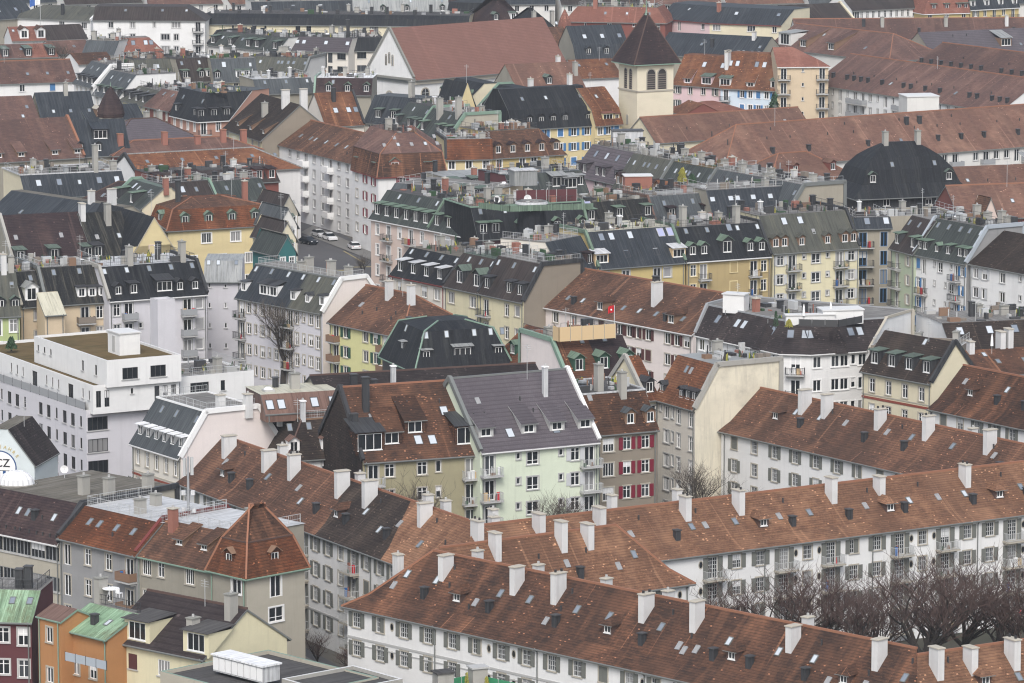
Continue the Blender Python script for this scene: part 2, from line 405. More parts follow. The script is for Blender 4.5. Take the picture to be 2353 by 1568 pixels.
def balcony_mesh(w, d, mat):
    def f():
        b = MB(); b.box(-w / 2, -d, -.16, w / 2, -.003, 0, mat)
        b.box(-w / 2 + .15, -d * .6, -.4, -w / 2 + .3, -.003, -.16, mat); b.box(w / 2 - .3, -d * .6, -.4, w / 2 - .15, -.003, -.16, mat)
        return b.mesh('balcony')
    return cached(('bal', round(w, 2), round(d, 2), mat), f)
def railing_mesh(w, d, kind, mat):
    def f():
        b = MB(); h = .95; W = w / 2 - .02; D = d - .02
        if kind == 'panel':
            b.box(-W, -D, .06, W, -D + .06, h, mat); b.box(-W, -D + .06, .06, -W + .05, -.02, h, mat); b.box(W - .05, -D + .06, .06, W, -.02, h, mat)
        else:
            for z in (.08, h - .04):
                b.box(-W, -D, z, W, -D + .04, z + .045, mat); b.box(-W, -D + .04, z, -W + .04, -.02, z + .045, mat); b.box(W - .04, -D + .04, z, W, -.02, z + .045, mat)
            n = max(3, int(w / .2))
            for i in range(n + 1):
                x = -W + .01 + (2 * W - .02) * i / n; b.box(x - .015, -D + .005, .12, x + .015, -D + .035, h - .04, mat)
            n = max(2, int(d / .2))
            for i in range(1, n):
                y = -D + D * i / n
                b.box(-W + .005, y - .015, .12, -W + .035, y + .015, h - .04, mat); b.box(W - .035, y - .015, .12, W - .005, y + .015, h - .04, mat)
        return b.mesh('railing')
    return cached(('ra', round(w, 2), round(d, 2), kind, mat), f)
def balcony_stuff(k, bw, bd):
    def f():
        q = random.Random(k); b = MB()
        for _ in range(q.randint(2, 5)):
            x = q.uniform(-bw / 2 + .3, bw / 2 - .3); y = -q.uniform(.3, bd - .25); s = q.uniform(.1, .28); h = q.uniform(.3, 1.1)
            mt = q.choice(('leaf', 'plastic_white', 'wood', 'flag_red', 'tarp_blue', 'cloth_dark', 'terracotta', 'leaf', 'fence_yellow', 'rail_light'))
            if q.random() < .6: b.box(x - s, y - .1, .01, x + s, y + .1, h, mt)
            else: b.bar((x, y, .01), (x, y, h), s * .8, mt, 6, s * .3)
        return b.mesh('balcony_things')
    return cached(('bst', k, round(bw, 1)), f)
def oculus_mesh(r, fr):
    def f():
        b = MB(); n = 12; P = lambda q, y: [(r * .72 * q * math.cos(2 * math.pi * i / n), y, r * 1.15 * q * math.sin(2 * math.pi * i / n)) for i in range(n)]
        o, i_, g = P(1.35, -.04), P(1.0, -.04), P(1.0, .0)
        base = P(1.35, 0)
        for k in range(n):
            j = (k + 1) % n
            b.face([o[k], o[j], i_[j], i_[k]][::1], fr); b.face([base[k], base[j], o[j], o[k]], fr); b.face([i_[k], i_[j], (g[j][0], -.012, g[j][2]), (g[k][0], -.012, g[k][2])], fr)
        b.face([(x, -.012, z) for (x, y, z) in g], 'pane_dark')
        return b.mesh('round_window')
    return cached(('oc', r, fr), f)
WT = {  # code: w, h, nx, nz
    'W': (1.15, 1.5, 2, ()), 'S': (1.15, 1.5, 2, ()), 'T': (1.0, 1.75, 2, (.68,)), 'N': (.6, 1.3, 1, ()), 'n': (.5, .75, 1, ()),
    'X': (2.1, 1.45, 3, ()), 'C': (1.15, 1.5, 2, ()), 'B': (1.25, 2.3, 2, ()), 'D': (1.6, 1.6, 4, ()), 'V': (2.9, 1.6, 4, ()),
    'M': (1.5, 1.5, 2, (.3,)), 'R': (1.2, 1.5, 1, ()), 'F': (1.1, 2.25, 2, ()), 'L': (2.6, 2.2, 3, ()), 'A': (1.15, 1.5, 2, ()), 'Y': (1.15, 1.5, 2, ())}
def pick_pane(S):
    r = R.random()
    if r < .60: return 'pane_dark'
    if r < .76: return 'pane_mid'
    if r < .90: return 'pane_curtain'
    return S.get('blind', 'half')
def facade(b, root, v0, ang, L, ze, z0, spec, mat, S, far):
    """wall strip with real openings; windows, shutters, balconies as parts"""
    dx, dy = math.cos(ang), math.sin(ang)
    P = lambda x, z, y=0: (v0[0] + dx * x - dy * y, v0[1] + dy * x + dx * y, z)
    holes = []
    rows, sh, tp = spec.get('rows', 3), spec.get('sh', 2.85), spec.get('tp', .55)
    pats = spec['p']; pats = [pats] if isinstance(pats, str) else pats
    mar = spec.get('mar', .3)
    x0s, x1s = spec.get('x0', 0) * L + mar, spec.get('x1', 1) * L - mar
    for r in range(rows):
        pat = pats[min(r, len(pats) - 1)] if not spec.get('cyc') else pats[r % len(pats)]
        n = len(pat); ztop = ze - tp - r * sh
        for i, c in enumerate(pat):
            if c == '.': continue
            x = x0s + (x1s - x0s) * (i + .5) / n
            if c == 'o':
                if ztop - 1.0 > z0: link('round_window', oculus_mesh(.3, S.get('surr') or 'frame_grey'), root, P(x, ztop - .7), ang)
                continue
            w, h, nx, nz = WT[c]; w *= S.get('ws', 1); h *= S.get('hs', 1)
            zb = ztop - h
            if zb < z0 + .2: continue
            if x - w / 2 < .05 or x + w / 2 > L - .05: continue
            if any(abs(x - a) < (w + ww) / 2 + .02 and not (zb > d_ or ztop < c_) for (a, ww, c_, d_) in holes): continue
            holes.append((x, w, zb, ztop))
            if S.get('mun') and c in 'WSB': nx = 4; nz = (.33, .66) if c != 'B' else (.45, .63, .82)
            if S.get('tr') and c in 'WSA': nz = (.7,)
            nm = 'balcony_door' if c in 'BFL' else 'window'
            fr = S.get('frame', 'paint_white'); sill = S.get('sill', S.get('surr') or 'frame_grey') if c not in 'BFL' else None
            var = pick_pane(S)
            if c == 'R': var = 'blind_grey'
            if c == 'C': var = 'pane_dark'
            if far:
                wo_ = link(nm, frame_mesh(w, h, fr, min(nx, 3), nz[:1], S.get('surr'), sill, var if var != 'half' else 'pane_mid'), root, P(x, zb), ang)
            else:
                wo_ = link(nm, frame_mesh(w, h, fr, nx, nz, S.get('surr'), sill), root, P(x, zb), ang)
                link('pane', pane_mesh(w, h, var), wo_)
            if c in 'SC' or (c == 'B' and S.get('bshut')):
                sw = w / 2; sm = shutter_mesh(sw, h, S.get('shut', 'shutter_grey'))
                shut_r = R.random()
                for sg in (-1, 1):
                    closed = c == 'C' or (c == 'S' and (shut_r < .05 or (shut_r < .13 and sg > 0)))
                    off = (w / 2 + sw / 2 + .04) if not closed else sw / 2
                    link('shutter', sm, wo_, (sg * off, 0.0 if not closed else .05, 0))
            if c == 'B':
                bw = S.get('bw', 2.6); bd = S.get('bd', 1.1)
                bo = link('balcony', balcony_mesh(bw, bd, S.get('slab', 'frame_grey')), root, P(x, zb), ang)
                link('railing', railing_mesh(bw, bd, S.get('rk', 'bars'), S.get('rail', 'rail_dark')), bo)
                if not far and R.random() < .6: link('balcony_things', balcony_stuff(R.randint(0, 7), bw, bd), bo)['kind'] = 'stuff'
    # grid wall with the holes left open
    xs = sorted({0.0, L} | {round(x - w / 2, 4) for x, w, _, _ in holes} | {round(x + w / 2, 4) for x, w, _, _ in holes})
    zs = sorted({z0, ze} | {round(a, 4) for _, _, a, _ in holes} | {round(a, 4) for _, _, _, a in holes})
    for k in range(len(zs) - 1):
        zc = (zs[k] + zs[k + 1]) / 2; run = None
        for i in range(len(xs) - 1):
            xc = (xs[i] + xs[i + 1]) / 2
            hole = any(abs(xc - x) < w / 2 and a < zc < t for x, w, a, t in holes)
            if not hole and run is None: run = xs[i]
            if hole and run is not None:
                b.face([P(run, zs[k]), P(xs[i], zs[k]), P(xs[i], zs[k + 1]), P(run, zs[k + 1])], mat); run = None
        if run is not None: b.face([P(run, zs[k]), P(L, zs[k]), P(L, zs[k + 1]), P(run, zs[k + 1])], mat)
    d = .16
    for x, w, a, t in holes:
        l, r = x - w / 2, x + w / 2
        b.face([P(l, a), P(l, a, d), P(l, t, d), P(l, t)], mat); b.face([P(r, a, d), P(r, a), P(r, t), P(r, t, d)], mat)
        b.face([P(l, a), P(r, a), P(r, a, d), P(l, a, d)], mat); b.face([P(l, t, d), P(r, t, d), P(r, t), P(l, t)], mat)

# ---------------------------------------------------------------- roof furniture
def skylight(root, p, ang, tan, w, h, pane, frame='gutter'):
    def f():
        b = MB(); t = .07
        b.box(-w / 2, 0, -.02, -w / 2 + t, h, .11, frame); b.box(w / 2 - t, 0, -.02, w / 2, h, .11, frame)
        b.box(-w / 2 + t, 0, -.02, w / 2 - t, t, .11, frame); b.box(-w / 2 + t, h - t, -.02, w / 2 - t, h, .13, frame)
        return b.mesh('skylight')
    def g():
        b = MB(); b.face([(-w / 2 + .05, .05, .08), (w / 2 - .05, .05, .08), (w / 2 - .05, h - .05, .08), (-w / 2 + .05, h - .05, .08)], pane); return b.mesh('pane')
    o = link('skylight', cached(('sky', w, h, frame), f), root, p, ang, math.atan(tan))
    link('pane', cached(('skp', w, h, pane), g), o)
def dormer(root, p, ang, tan, code, D):
    tan = max(.3, round(tan, 2)); wm = D.get('cheek', 'metal_dark'); rm = D.get('droof', 'copper_dark'); fr = D.get('dframe', 'paint_white'); tm = D.get('tile', 'tile_brown')
    big = D.get('ds', 1)
    w, h = {'g': (1.15, 1.3), 'G': (1.7, 1.7), 'b': (1.3, 1.45), 'w': (1.2, 1.4), 'h': (.95, .85), 's': (2.1, 1.35), 'P': (2.9, 1.9), 'c': (1.0, 1.2), 'Q': (3.4, 2.1)}[code]
    if code in 'gbwGc': big *= 1.2
    w *= big; h *= big
    if code == 'w': wm = 'paint_white' if not D.get('cheek') else wm
    if code == 'Q': wm = D.get('wallm', 'cream')
    key = ('dm', code, tan, wm, rm, fr, tm, round(w, 2))
    yb = lambda z: z / tan
    def body():
        b = MB(); ww = w * .33 if code != 'P' else w * .42; z0, z1 = .22, h - .18
        b.face([(-w / 2, 0, -.3), (-ww, 0, -.3), (-ww, 0, h), (-w / 2, 0, h)], wm); b.face([(ww, 0, -.3), (w / 2, 0, -.3), (w / 2, 0, h), (ww, 0, h)], wm)
        b.face([(-ww, 0, -.3), (ww, 0, -.3), (ww, 0, z0), (-ww, 0, z0)], wm); b.face([(-ww, 0, z1), (ww, 0, z1), (ww, 0, h), (-ww, 0, h)], wm)
        b.face([(-w / 2, 0, -.3), (-w / 2, 0, h), (-w / 2, yb(h) + .2, h), (-w / 2, 0, -.3)][:3], wm)
        b.face([(w / 2, 0, h), (w / 2, 0, -.3), (w / 2, yb(h) + .2, h)], wm)
        if code in 'gcG': b.face([(-w / 2, 0, h), (w / 2, 0, h), (0, 0, h + w * .32)], wm)
        for (xa, xb) in ((-ww, -ww), (ww, ww)):
            b.face([(xa, 0, z0), (xa, .1, z0), (xa, .1, z1), (xa, 0, z1)], fr)
        return b.mesh('dormer')
    def roof():
        b = MB(); o = .18; t = .07
        if code in 'bwPQ':
            fall = .12 if code != 'P' else .45
            y1 = (h + .05) / tan + .25 if code not in 'P' else (h + .1) / (tan - fall * .6) * 1.0
            A = [(-w / 2 - o, -.35, h + .02), (w / 2 + o, -.35, h + .02), (w / 2 + o, y1, h + .08 + y1 * fall * .6), (-w / 2 - o, y1, h + .08 + y1 * fall * .6)]
            U = [(x, y, z + t) for x, y, z in A]
            b.face(U, rm); b.face([A[0], A[1], U[1], U[0]], rm); b.face([A[1], A[2], U[2], U[1]], rm); b.face([A[3], A[0], U[0], U[3]], rm)
        elif code == 's':
            k = tan * .55; y1 = h / (tan - k) + .3
            A = [(-w / 2 - o, -.3, h - .3 * k), (w / 2 + o, -.3, h - .3 * k), (w / 2 + o, y1, h + y1 * k), (-w / 2 - o, y1, h + y1 * k)]
            U = [(x, y, z + .12) for x, y, z in A]
            b.face(U, tm); b.face([A[0], A[1], U[1], U[0]], 'gutter'); b.face([A[1], A[2], U[2], U[1]], wm); b.face([A[3], A[0], U[0], U[3]], wm)
            for sx in (-1, 1): b.face([(sx * w / 2, 0, h), (sx * w / 2, y1, h + y1 * k), (sx * w / 2, h / tan, h)], wm)
        elif code == 'h':
            g = .62; yr = .55; y1 = (h + g) / tan
            e = [(-w / 2 - .25, -.3, h - .12), (w / 2 + .25, -.3, h - .12)]
            be = [(-w / 2 - .25, (h - .12) / tan + .15, h - .06), (w / 2 + .25, (h - .12) / tan + .15, h - .06)]
            rp = (0, yr, h + g); rb = (0, y1 + .2, h + g)
            b.face([e[0], e[1], rp], tm); b.face([e[1], be[1], rb, rp], tm); b.face([be[0], e[0], rp, rb], tm)
            b.face([e[0], (e[0][0], e[0][1], e[0][2] - .08), (e[1][0], e[1][1], e[1][2] - .08), e[1]][::-1], 'gutter')
        else:
            g = w * .34 + .05; y1 = (h + g) / tan + .15; ye = h / tan + .15
            l, r_ = (-w / 2 - .14, -.3, h - .08), (w / 2 + .14, -.3, h - .08); lb, rb = (-w / 2 - .14, ye, h - .08), (w / 2 + .14, ye, h - .08)
            t0, t1 = (0, -.3, h + g), (0, y1, h + g)
            b.face([l, t0, t1, lb][::-1], rm); b.face([t0, r_, rb, t1][::-1], rm)
            b.face([l, (l[0], l[1], l[2] - .09), (0, -.3, h + g - .09), t0][::-1], rm); b.face([t0, (0, -.3, h + g - .09), (r_[0], r_[1], r_[2] - .09), r_][::-1], rm)
        return b.mesh('dormer_roof')
    def win():
        b = MB(); ww = w * .33 if code != 'P' else w * .42; z0, z1 = .22, h - .18; y0, y1 = .02, .08; t = .06
        b.box(-ww, y0, z0, -ww + t, y1, z1, fr); b.box(ww - t, y0, z0, ww, y1, z1, fr); b.box(-ww + t, y0, z0, ww - t, y1, z0 + t, fr); b.box(-ww + t, y0, z1 - t, ww - t, y1, z1, fr)
        for i in range(1, 2 if ww < .9 else 3):
            x = -ww + 2 * ww * i / (2 if ww < .9 else 3); b.box(x - .035, y0 + .004, z0 + t, x + .035, y1, z1 - t, fr)
        b.box(-ww - .06, -.1, z0 - .09, ww + .06, 0, z0 - .003, fr)
        b.face([(-ww, .06, z0), (ww, .06, z0), (ww, .06, z1), (-ww, .06, z1)], 'pane_dark' if code != 'h' else 'pane_mid')
        return b.mesh('window')
    o = link('dormer', cached(key + ('b',), body), root, p, ang)
    link('dormer_roof', cached(key + ('r',), roof), o); link('window', cached(key + ('w',), win), o)
def box_mesh(sx, sy, sz, mat, cap=None, ch=.12, co=.08, below=1.0, pots=0):
    def f():
        b = MB(); b.box(-sx / 2, -sy / 2, -below, sx / 2, sy / 2, sz, mat)
        return b.mesh('chimney')
    return cached(('bx', round(sx, 2), round(sy, 2), round(sz, 2), mat, round(below, 1)), f)
def cap_mesh(sx, sy, mat, ch=.14, co=.1, pots=1):
    def f():
        b = MB(); X, Y = sx / 2 + co, sy / 2 + co
        k = [(-X, -Y, .0), (X, -Y, .0), (X, Y, .0), (-X, Y, .0)]; t = [(x * .98, y * .98, ch * .6) for x, y, _ in k]; u = [(x * .7, y * .75, ch) for x, y, _ in k]
        for A, B_ in ((k, t), (t, u)):
            for i in range(4): j = (i + 1) % 4; b.face([A[i], A[j], B_[j], B_[i]], mat)
        b.face(u, mat)
        for i in range(pots):
            y = 0 if pots == 1 else -sy * .28 + sy * .56 * i / (pots - 1)
            b.bar((0, y, ch), (0, y, ch + .25), .13, 'soot_and_shade' if pots > 1 else 'frame_grey', 6)
        return b.mesh('chimney_cap')
    return cached(('cp', round(sx, 2), round(sy, 2), mat, pots), f)
CK = {'W': (.72, 1.5, 'chimney_white', 'sandstone', 0), 'c': (.75, .95, 'chimney_white', 'sandstone', 1), 'y': (.8, 1.1, 'concrete', 'blockstone', 1),
      'd': (.75, .6, 'metal_dark', 'frame_dark', 0), 'm': (.55, .55, 'metal_light', 'plastic_white', 1), 't': (1.0, 1.0, 'terracotta', 'ridge_tile', 0),
      'k': (.6, .6, 'metal_dark', 'frame_dark', 0), 'p': (.14, .14, 'frame_dark', 'frame_dark', 0), 'r': (.8, .8, 'terracotta', 'sandstone', 1)}
def chimney(root, p, ang, kind, h, below=1.5):
    sx, sy, mt, cm, pots = CK[kind]
    if kind == 'W': h = round(h * R.uniform(.88, 1.18), 1); sy = round(sy * R.choice((.92, 1, 1.06)), 2); pots = R.choice((0, 0, 2))
    o = link('vent_pipe' if kind == 'p' else 'roof_vent' if kind == 'k' else 'chimney', box_mesh(sx, sy, h, mt, below=below), root, p, ang)
    if kind != 'p': link('chimney_cap' if kind != 'k' else 'vent_cap', cap_mesh(sx, sy, cm, pots=pots), o, (0, 0, h))
    return o
def rail_line(b, p, q, mat='rail_light', h=1.0, step=1.6, mesh=True):
    p = Vector(p); q = Vector(q); n = max(1, int((q - p).length / step)); up = Vector((0, 0, 1))
    for i in range(n + 1):
        c = p.lerp(q, i / n); b.bar(c, c + up * h, .028, mat, 4)
    for z in (h, h * .5, .12): b.bar(p + up * z, q + up * z, .02 if z < h else .03, mat, 4)
    if mesh:
        m = max(1, int((q - p).length / .3))
        for i in range(m): c = p.lerp(q, (i + .5) / m); b.bar(c + up * .12, c + up * h, .01, mat, 3)

# ---------------------------------------------------------------- polygon houses
def offset(pts, offs):
    n = len(pts); out = []
    L = []
    for i in range(n):
        a = pts[i]; b = pts[(i + 1) % n]; d = (b[0] - a[0], b[1] - a[1]); l = math.hypot(*d); d = (d[0] / l, d[1] / l)
        nn = (-d[1], d[0]); L.append(((a[0] + nn[0] * offs[i], a[1] + nn[1] * offs[i]), d))
    for i in range(n):
        (p, d), (q, e) = L[i - 1], L[i]
        den = d[0] * e[1] - d[1] * e[0]
        if abs(den) < .05: out.append(q); continue
        t = ((q[0] - p[0]) * e[1] - (q[1] - p[1]) * e[0]) / den
        out.append((p[0] + d[0] * t, p[1] + d[1] * t))
    return out
HN = 0; LOG = []
HREG = {}
def house(label, front, ze, w=12.0, wx=None, wlx=None, lv=(), m=(1, 0, 1, 0), ref=0, ov=.45, roof='tile_brown', wall='white', top='gravel_roof',
          bell=0, split=None, fac=None, dorm=(), chim=(), vL=None, vR=None, rail=None, trim=None, name='apartment_house', cat='apartment building', st=None,
          endw=None, gut='gutter', clutter=0, z0=0.0, ridge=None, group=None, D=None, wings=None, noclut=False, par=.35, seed=None, skL=0, skR=0, bands=(), pipes=None):
    global HN
    HN += 1; st = st or {}; D = D or {}; fac = fac or {}
    rr = random.Random(seed or (HN * 13 + 5))
    G = [at(x, y, ze) for x, y in front]
    u = (G[1] - G[0]); ang0 = math.atan2(u.y, u.x)
    ch = (G[-1] - G[0]); dn = Vector((-ch.y, ch.x, 0)).normalized()
    if wx is not None: w = abs(wat(G[-1], dn, ze, wx))
    if wlx is not None: w = abs(wat(G[0], dn, ze, wlx))
    o = G[0]; co, si = math.cos(-ang0), math.sin(-ang0)
    loc = lambda p: ((p.x - o.x) * co - (p.y - o.y) * si, (p.x - o.x) * si + (p.y - o.y) * co)
    pts = [loc(p) for p in G] + [loc(G[-1] + dn * w + ch.normalized() * skR), loc(G[0] + dn * w + ch.normalized() * skL)]
    nf = len(front) - 1; n = len(pts)
    mult = [m[0]] * nf + [m[1], m[2], m[3]]
    base = Vector((o.x, o.y, 0))
    root = empty(name, (o.x, o.y, z0), ang0); tag(root, label, cat, group)
    wl = lambda p: Vector((o.x + p[0] * math.cos(ang0) - p[1] * math.sin(ang0), o.y + p[0] * math.sin(ang0) + p[1] * math.cos(ang0)))
    levels = [(0.0, ze)]
    for i_, yy in lv:
        i2 = w / 2 if i_ is None else i_
        q = offset(pts, [k * i2 for k in mult])[ref]
        levels.append((i2, zat(wl(q), yy)))
    if bell and len(levels) == 2:
        i2, zr = levels[1]; tn = (zr - ze) / i2
        levels.insert(1, (bell, ze + bell * tn * .70))
    LOG.append((label[:40], 'L=%.1f w=%.1f' % ((G[-1] - G[0]).length, w), ['%.1f/%.1f' % (a, b) for a, b in levels], 'pos %.0f,%.0f' % (o.x, o.y)))
    z = lambda p, h: (p[0], p[1], h - z0)
    dist = o.y; far = dist > 800
    # walls
    b = MB(); zw = ze if lv else ze
    for j in range(n):
        a, c = pts[j], pts[(j + 1) % n]; L = math.hypot(c[0] - a[0], c[1] - a[1]); an = math.atan2(c[1] - a[1], c[0] - a[0])
        wm = wall if (j < nf or not endw) else endw
        if D.get('walls') and j in D['walls']: wm = D['walls'][j]
        key = j if j < nf else {0: 'R', 1: 'B', 2: 'L'}[j - nf]
        specs = fac.get(key)
        if specs: facade(b, root, a, an, L, ze - z0, 0, specs, wm, dict(st, **specs.get('st', {})), far)
        else: b.face([z(a, z0), z(c, z0), z(c, ze), z(a, ze)], wm)
    if lv:
        for k in range(len(levels) - 1):
            A = offset(pts, [q * levels[k][0] for q in mult]); B_ = offset(pts, [q * levels[k + 1][0] for q in mult])
            for j in range(n):
                if mult[j] == 0:
                    wm = wall if (j < nf or not endw) else endw
                    pp = [z(A[j], levels[k][1]), z(A[(j + 1) % n], levels[k][1]), z(B_[(j + 1) % n], levels[k + 1][1]), z(B_[j], levels[k + 1][1])]
                    if (Vector(pp[2]) - Vector(pp[3])).length < .05: pp = pp[:3]
                    b.face(pp, wm)
    if not lv:
        In = offset(pts, [.25] * n)
        for j in range(n):
            a, c, d_, e = pts[j], pts[(j + 1) % n], In[(j + 1) % n], In[j]
            b.face([z(a, ze), z(c, ze), z(d_, ze), z(e, ze)], gut if gut != 'gutter' else 'frame_grey'); b.face([z(e, ze), z(d_, ze), z(d_, ze - par), z(e, ze - par)], wall)
    b.build('wall', root)
    for zb_, hh_, mt_ in bands:
        q = MB(); x1_ = math.hypot(pts[1][0], pts[1][1]); q.box(-.05, -.07, zb_, x1_ + .05, -.004, zb_ + hh_, mt_); q.build('string_course', root)
    if dist < 820 and lv and pipes is not None or (pipes is None and dist < 700 and lv and mult[0]):
        x1_ = math.hypot(pts[1][0], pts[1][1])
        for f_ in (pipes or (.012, .988)):
            q = MB(); xx = min(max(.3, f_ * x1_), x1_ - .3); q.bar((xx, -.12, 0), (xx, -.12, ze - z0 - .7), .07, gut if gut != 'gutter_white' else 'gutter', 5); q.bar((xx, -.12, ze - z0 - .7), (xx, -ov, ze - z0 - .25), .07, gut if gut != 'gutter_white' else 'gutter', 5); q.build('downpipe', root)
    # roof
    b = MB(); g = MB(); rg = MB(); vb = {}
    if lv:
        tn0 = (levels[1][1] - ze) / max(.3, levels[1][0]); lev = [(-ov, ze - ov * min(tn0, .7))] + [(a, c) for a, c in levels[1:]]
        vo = {nf: 0 if vR else -.15, nf + 1: -.15, nf + 2: 0 if vL else -.15}
        offs = lambda i_: [(mult[j] * i_ if mult[j] else vo.get(j, -.1)) for j in range(n)]
        ZR = [offset(pts, offs(i_)) for i_, _ in lev]
        for k in range(len(lev) - 1):
            A, B_ = ZR[k], ZR[k + 1]
            for j in range(n):
                if mult[j] == 0:
                    q = [z(A[j], lev[k][1]), z(A[(j + 1) % n], lev[k][1]), z(B_[(j + 1) % n], lev[k + 1][1]), z(B_[j], lev[k + 1][1])]
                    # verge boards under the two sloping edges
                    for (s_, e_) in ((q[0], q[3]), (q[1], q[2])):
                        vb.setdefault((j, s_ is q[0]), MB()).face([s_, e_, (e_[0], e_[1], e_[2] - .22), (s_[0], s_[1], s_[2] - .22)], gut)
                    continue
                p0, p1, p2, p3 = Vector(z(A[j], lev[k][1])), Vector(z(A[(j + 1) % n], lev[k][1])), Vector(z(B_[(j + 1) % n], lev[k + 1][1])), Vector(z(B_[j], lev[k + 1][1]))
                if j == 0 and split:
                    cuts = [0] + [c for c, _ in split[1:]] + [1]
                    for s_, (_, mt) in enumerate(split):
                        a_, c_ = cuts[s_], cuts[s_ + 1]
                        b.face([p0.lerp(p1, a_), p0.lerp(p1, c_), p3.lerp(p2, c_), p3.lerp(p2, a_)], mt)
                else:
                    mt = roof if not (D.get('roof2') and k >= D.get('r2k', 1)) else D['roof2']
                    if (p2 - p3).length < .05: b.face([p0, p1, p2], mt)
                    elif (p1 - p0).length > .05: b.face([p0, p1, p2, p3], mt)
                if D.get('brk') and k == 0: rg.bar(p3 + Vector((0, 0, .02)), p2 + Vector((0, 0, .02)), .10, 'ridge_dark', 4)
                # hip ridges
                jn = (j + 1) % n
                if mult[jn] and ridge is not None and (p1 - p2).length > .3: rg.bar(p1 + Vector((0, 0, .04)), p2 + Vector((0, 0, .04)), .13, ridge, 4)
        # eaves
        for j in range(n):
            if mult[j] == 0: continue
            a, c = z(ZR[0][j], lev[0][1]), z(ZR[0][(j + 1) % n], lev[0][1]); wa, wc = pts[j], pts[(j + 1) % n]; zz = lev[0][1] - .2
            g.face([z(ZR[0][j], zz), z(ZR[0][(j + 1) % n], zz), c, a], gut)
            g.face([z(wa, zz - .02), z(wc, zz - .02), z(ZR[0][(j + 1) % n], zz), z(ZR[0][j], zz)], gut)
            if dist < 800: g.bar((a[0], a[1], a[2] - .08), (c[0], c[1], c[2] - .08), .09, gut, 5)
        T = ZR[-1]; zt = lev[-1][1]
        area = abs(sum(T[i][0] * T[(i + 1) % n][1] - T[(i + 1) % n][0] * T[i][1] for i in range(n))) / 2
        if area > max(3.0, .6 * math.hypot(T[1][0] - T[0][0], T[1][1] - T[0][1])):
            b.face([z(p, zt) for p in T], top)
            if trim:
                for j in range(n): rg.bar(z(T[j], zt + .05), z(T[(j + 1) % n], zt + .05), .14, trim, 4)
        elif ridge is not None:
            rg.bar(z(T[0], zt + .03), z(T[nf], zt + .03), .15, ridge, 4)
        b.build('roof', root)
        g.build('gutter', root)
        if dist < 900:
            for q in vb.values(): q.build('verge_board', root)
        if rg.f: rg.build('ridge_cap' if ridge or not trim else 'roof_edge', root)
        for vm, j in ((vR, nf), (vL, nf + 2)):
            if not vm: continue
            # parapet of the party wall: a slab that stands proud of the roof along the whole profile
            q = MB(); hh = .38; th = .36; sgn = 1 if j == nf else -1
            LV = [(0.0, ze)] + levels[1:]
            prof = [offset(pts, [mult[i] * li for i in range(n)]) for li, _ in LV]
            i0, i1 = j, (j + 1) % n
            path = [z(prof[k][i0], LV[k][1]) for k in range(len(LV))] + [z(prof[k][i1], LV[k][1]) for k in range(len(LV) - 1, -1, -1)]
            d0 = Vector((pts[1][0] - pts[0][0], pts[1][1] - pts[0][1], 0)).normalized() if j != nf else Vector((pts[nf][0] - pts[nf - 1][0], pts[nf][1] - pts[nf - 1][1], 0)).normalized()
            for k in range(len(path) - 1):
                a, c = Vector(path[k]), Vector(path[k + 1])
                if (c - a).length < .1: continue
                e = (c - a).normalized(); nn = d0.cross(e) ; nn = nn if nn.z > 0 else -nn
                a2, c2 = a - e * .12, c + e * .12
                o1, o2 = d0 * (th / 2 + .03), nn * hh
                K = [a2 - o1 - nn * .2, c2 - o1 - nn * .2, c2 + o1 - nn * .2, a2 + o1 - nn * .2, a2 - o1 + o2, c2 - o1 + o2, c2 + o1 + o2, a2 + o1 + o2]
                for f_ in ((0, 1, 5, 4), (1, 2, 6, 5), (2, 3, 7, 6), (3, 0, 4, 7), (4, 5, 6, 7)): q.face([K[x] for x in f_], vm)
            q.build('parapet', root)
    else:
        In = offset(pts, [.25] * n); b.face([z(p, ze - par) for p in In], top); b.build('roof', root)
    # things on the roof
    def spoint(e, k, x, t):
        """point on roof slope above edge e (0..n-1), segment k, x metres from the edge start, t up the slope"""
        (i0, za), (i1, zb) = levels[k], levels[k + 1]
        a, c = pts[e], pts[(e + 1) % n]; L = math.hypot(c[0] - a[0], c[1] - a[1]); d = ((c[0] - a[0]) / L, (c[1] - a[1]) / L)
        ii = mult[e] * (i0 + (i1 - i0) * t)
        return (a[0] + d[0] * x - d[1] * ii, a[1] + d[1] * x + d[0] * ii, za + (zb - za) * t - z0), math.atan2(d[1], d[0]), (zb - za) / max(.05, (i1 - i0) * mult[e]), L
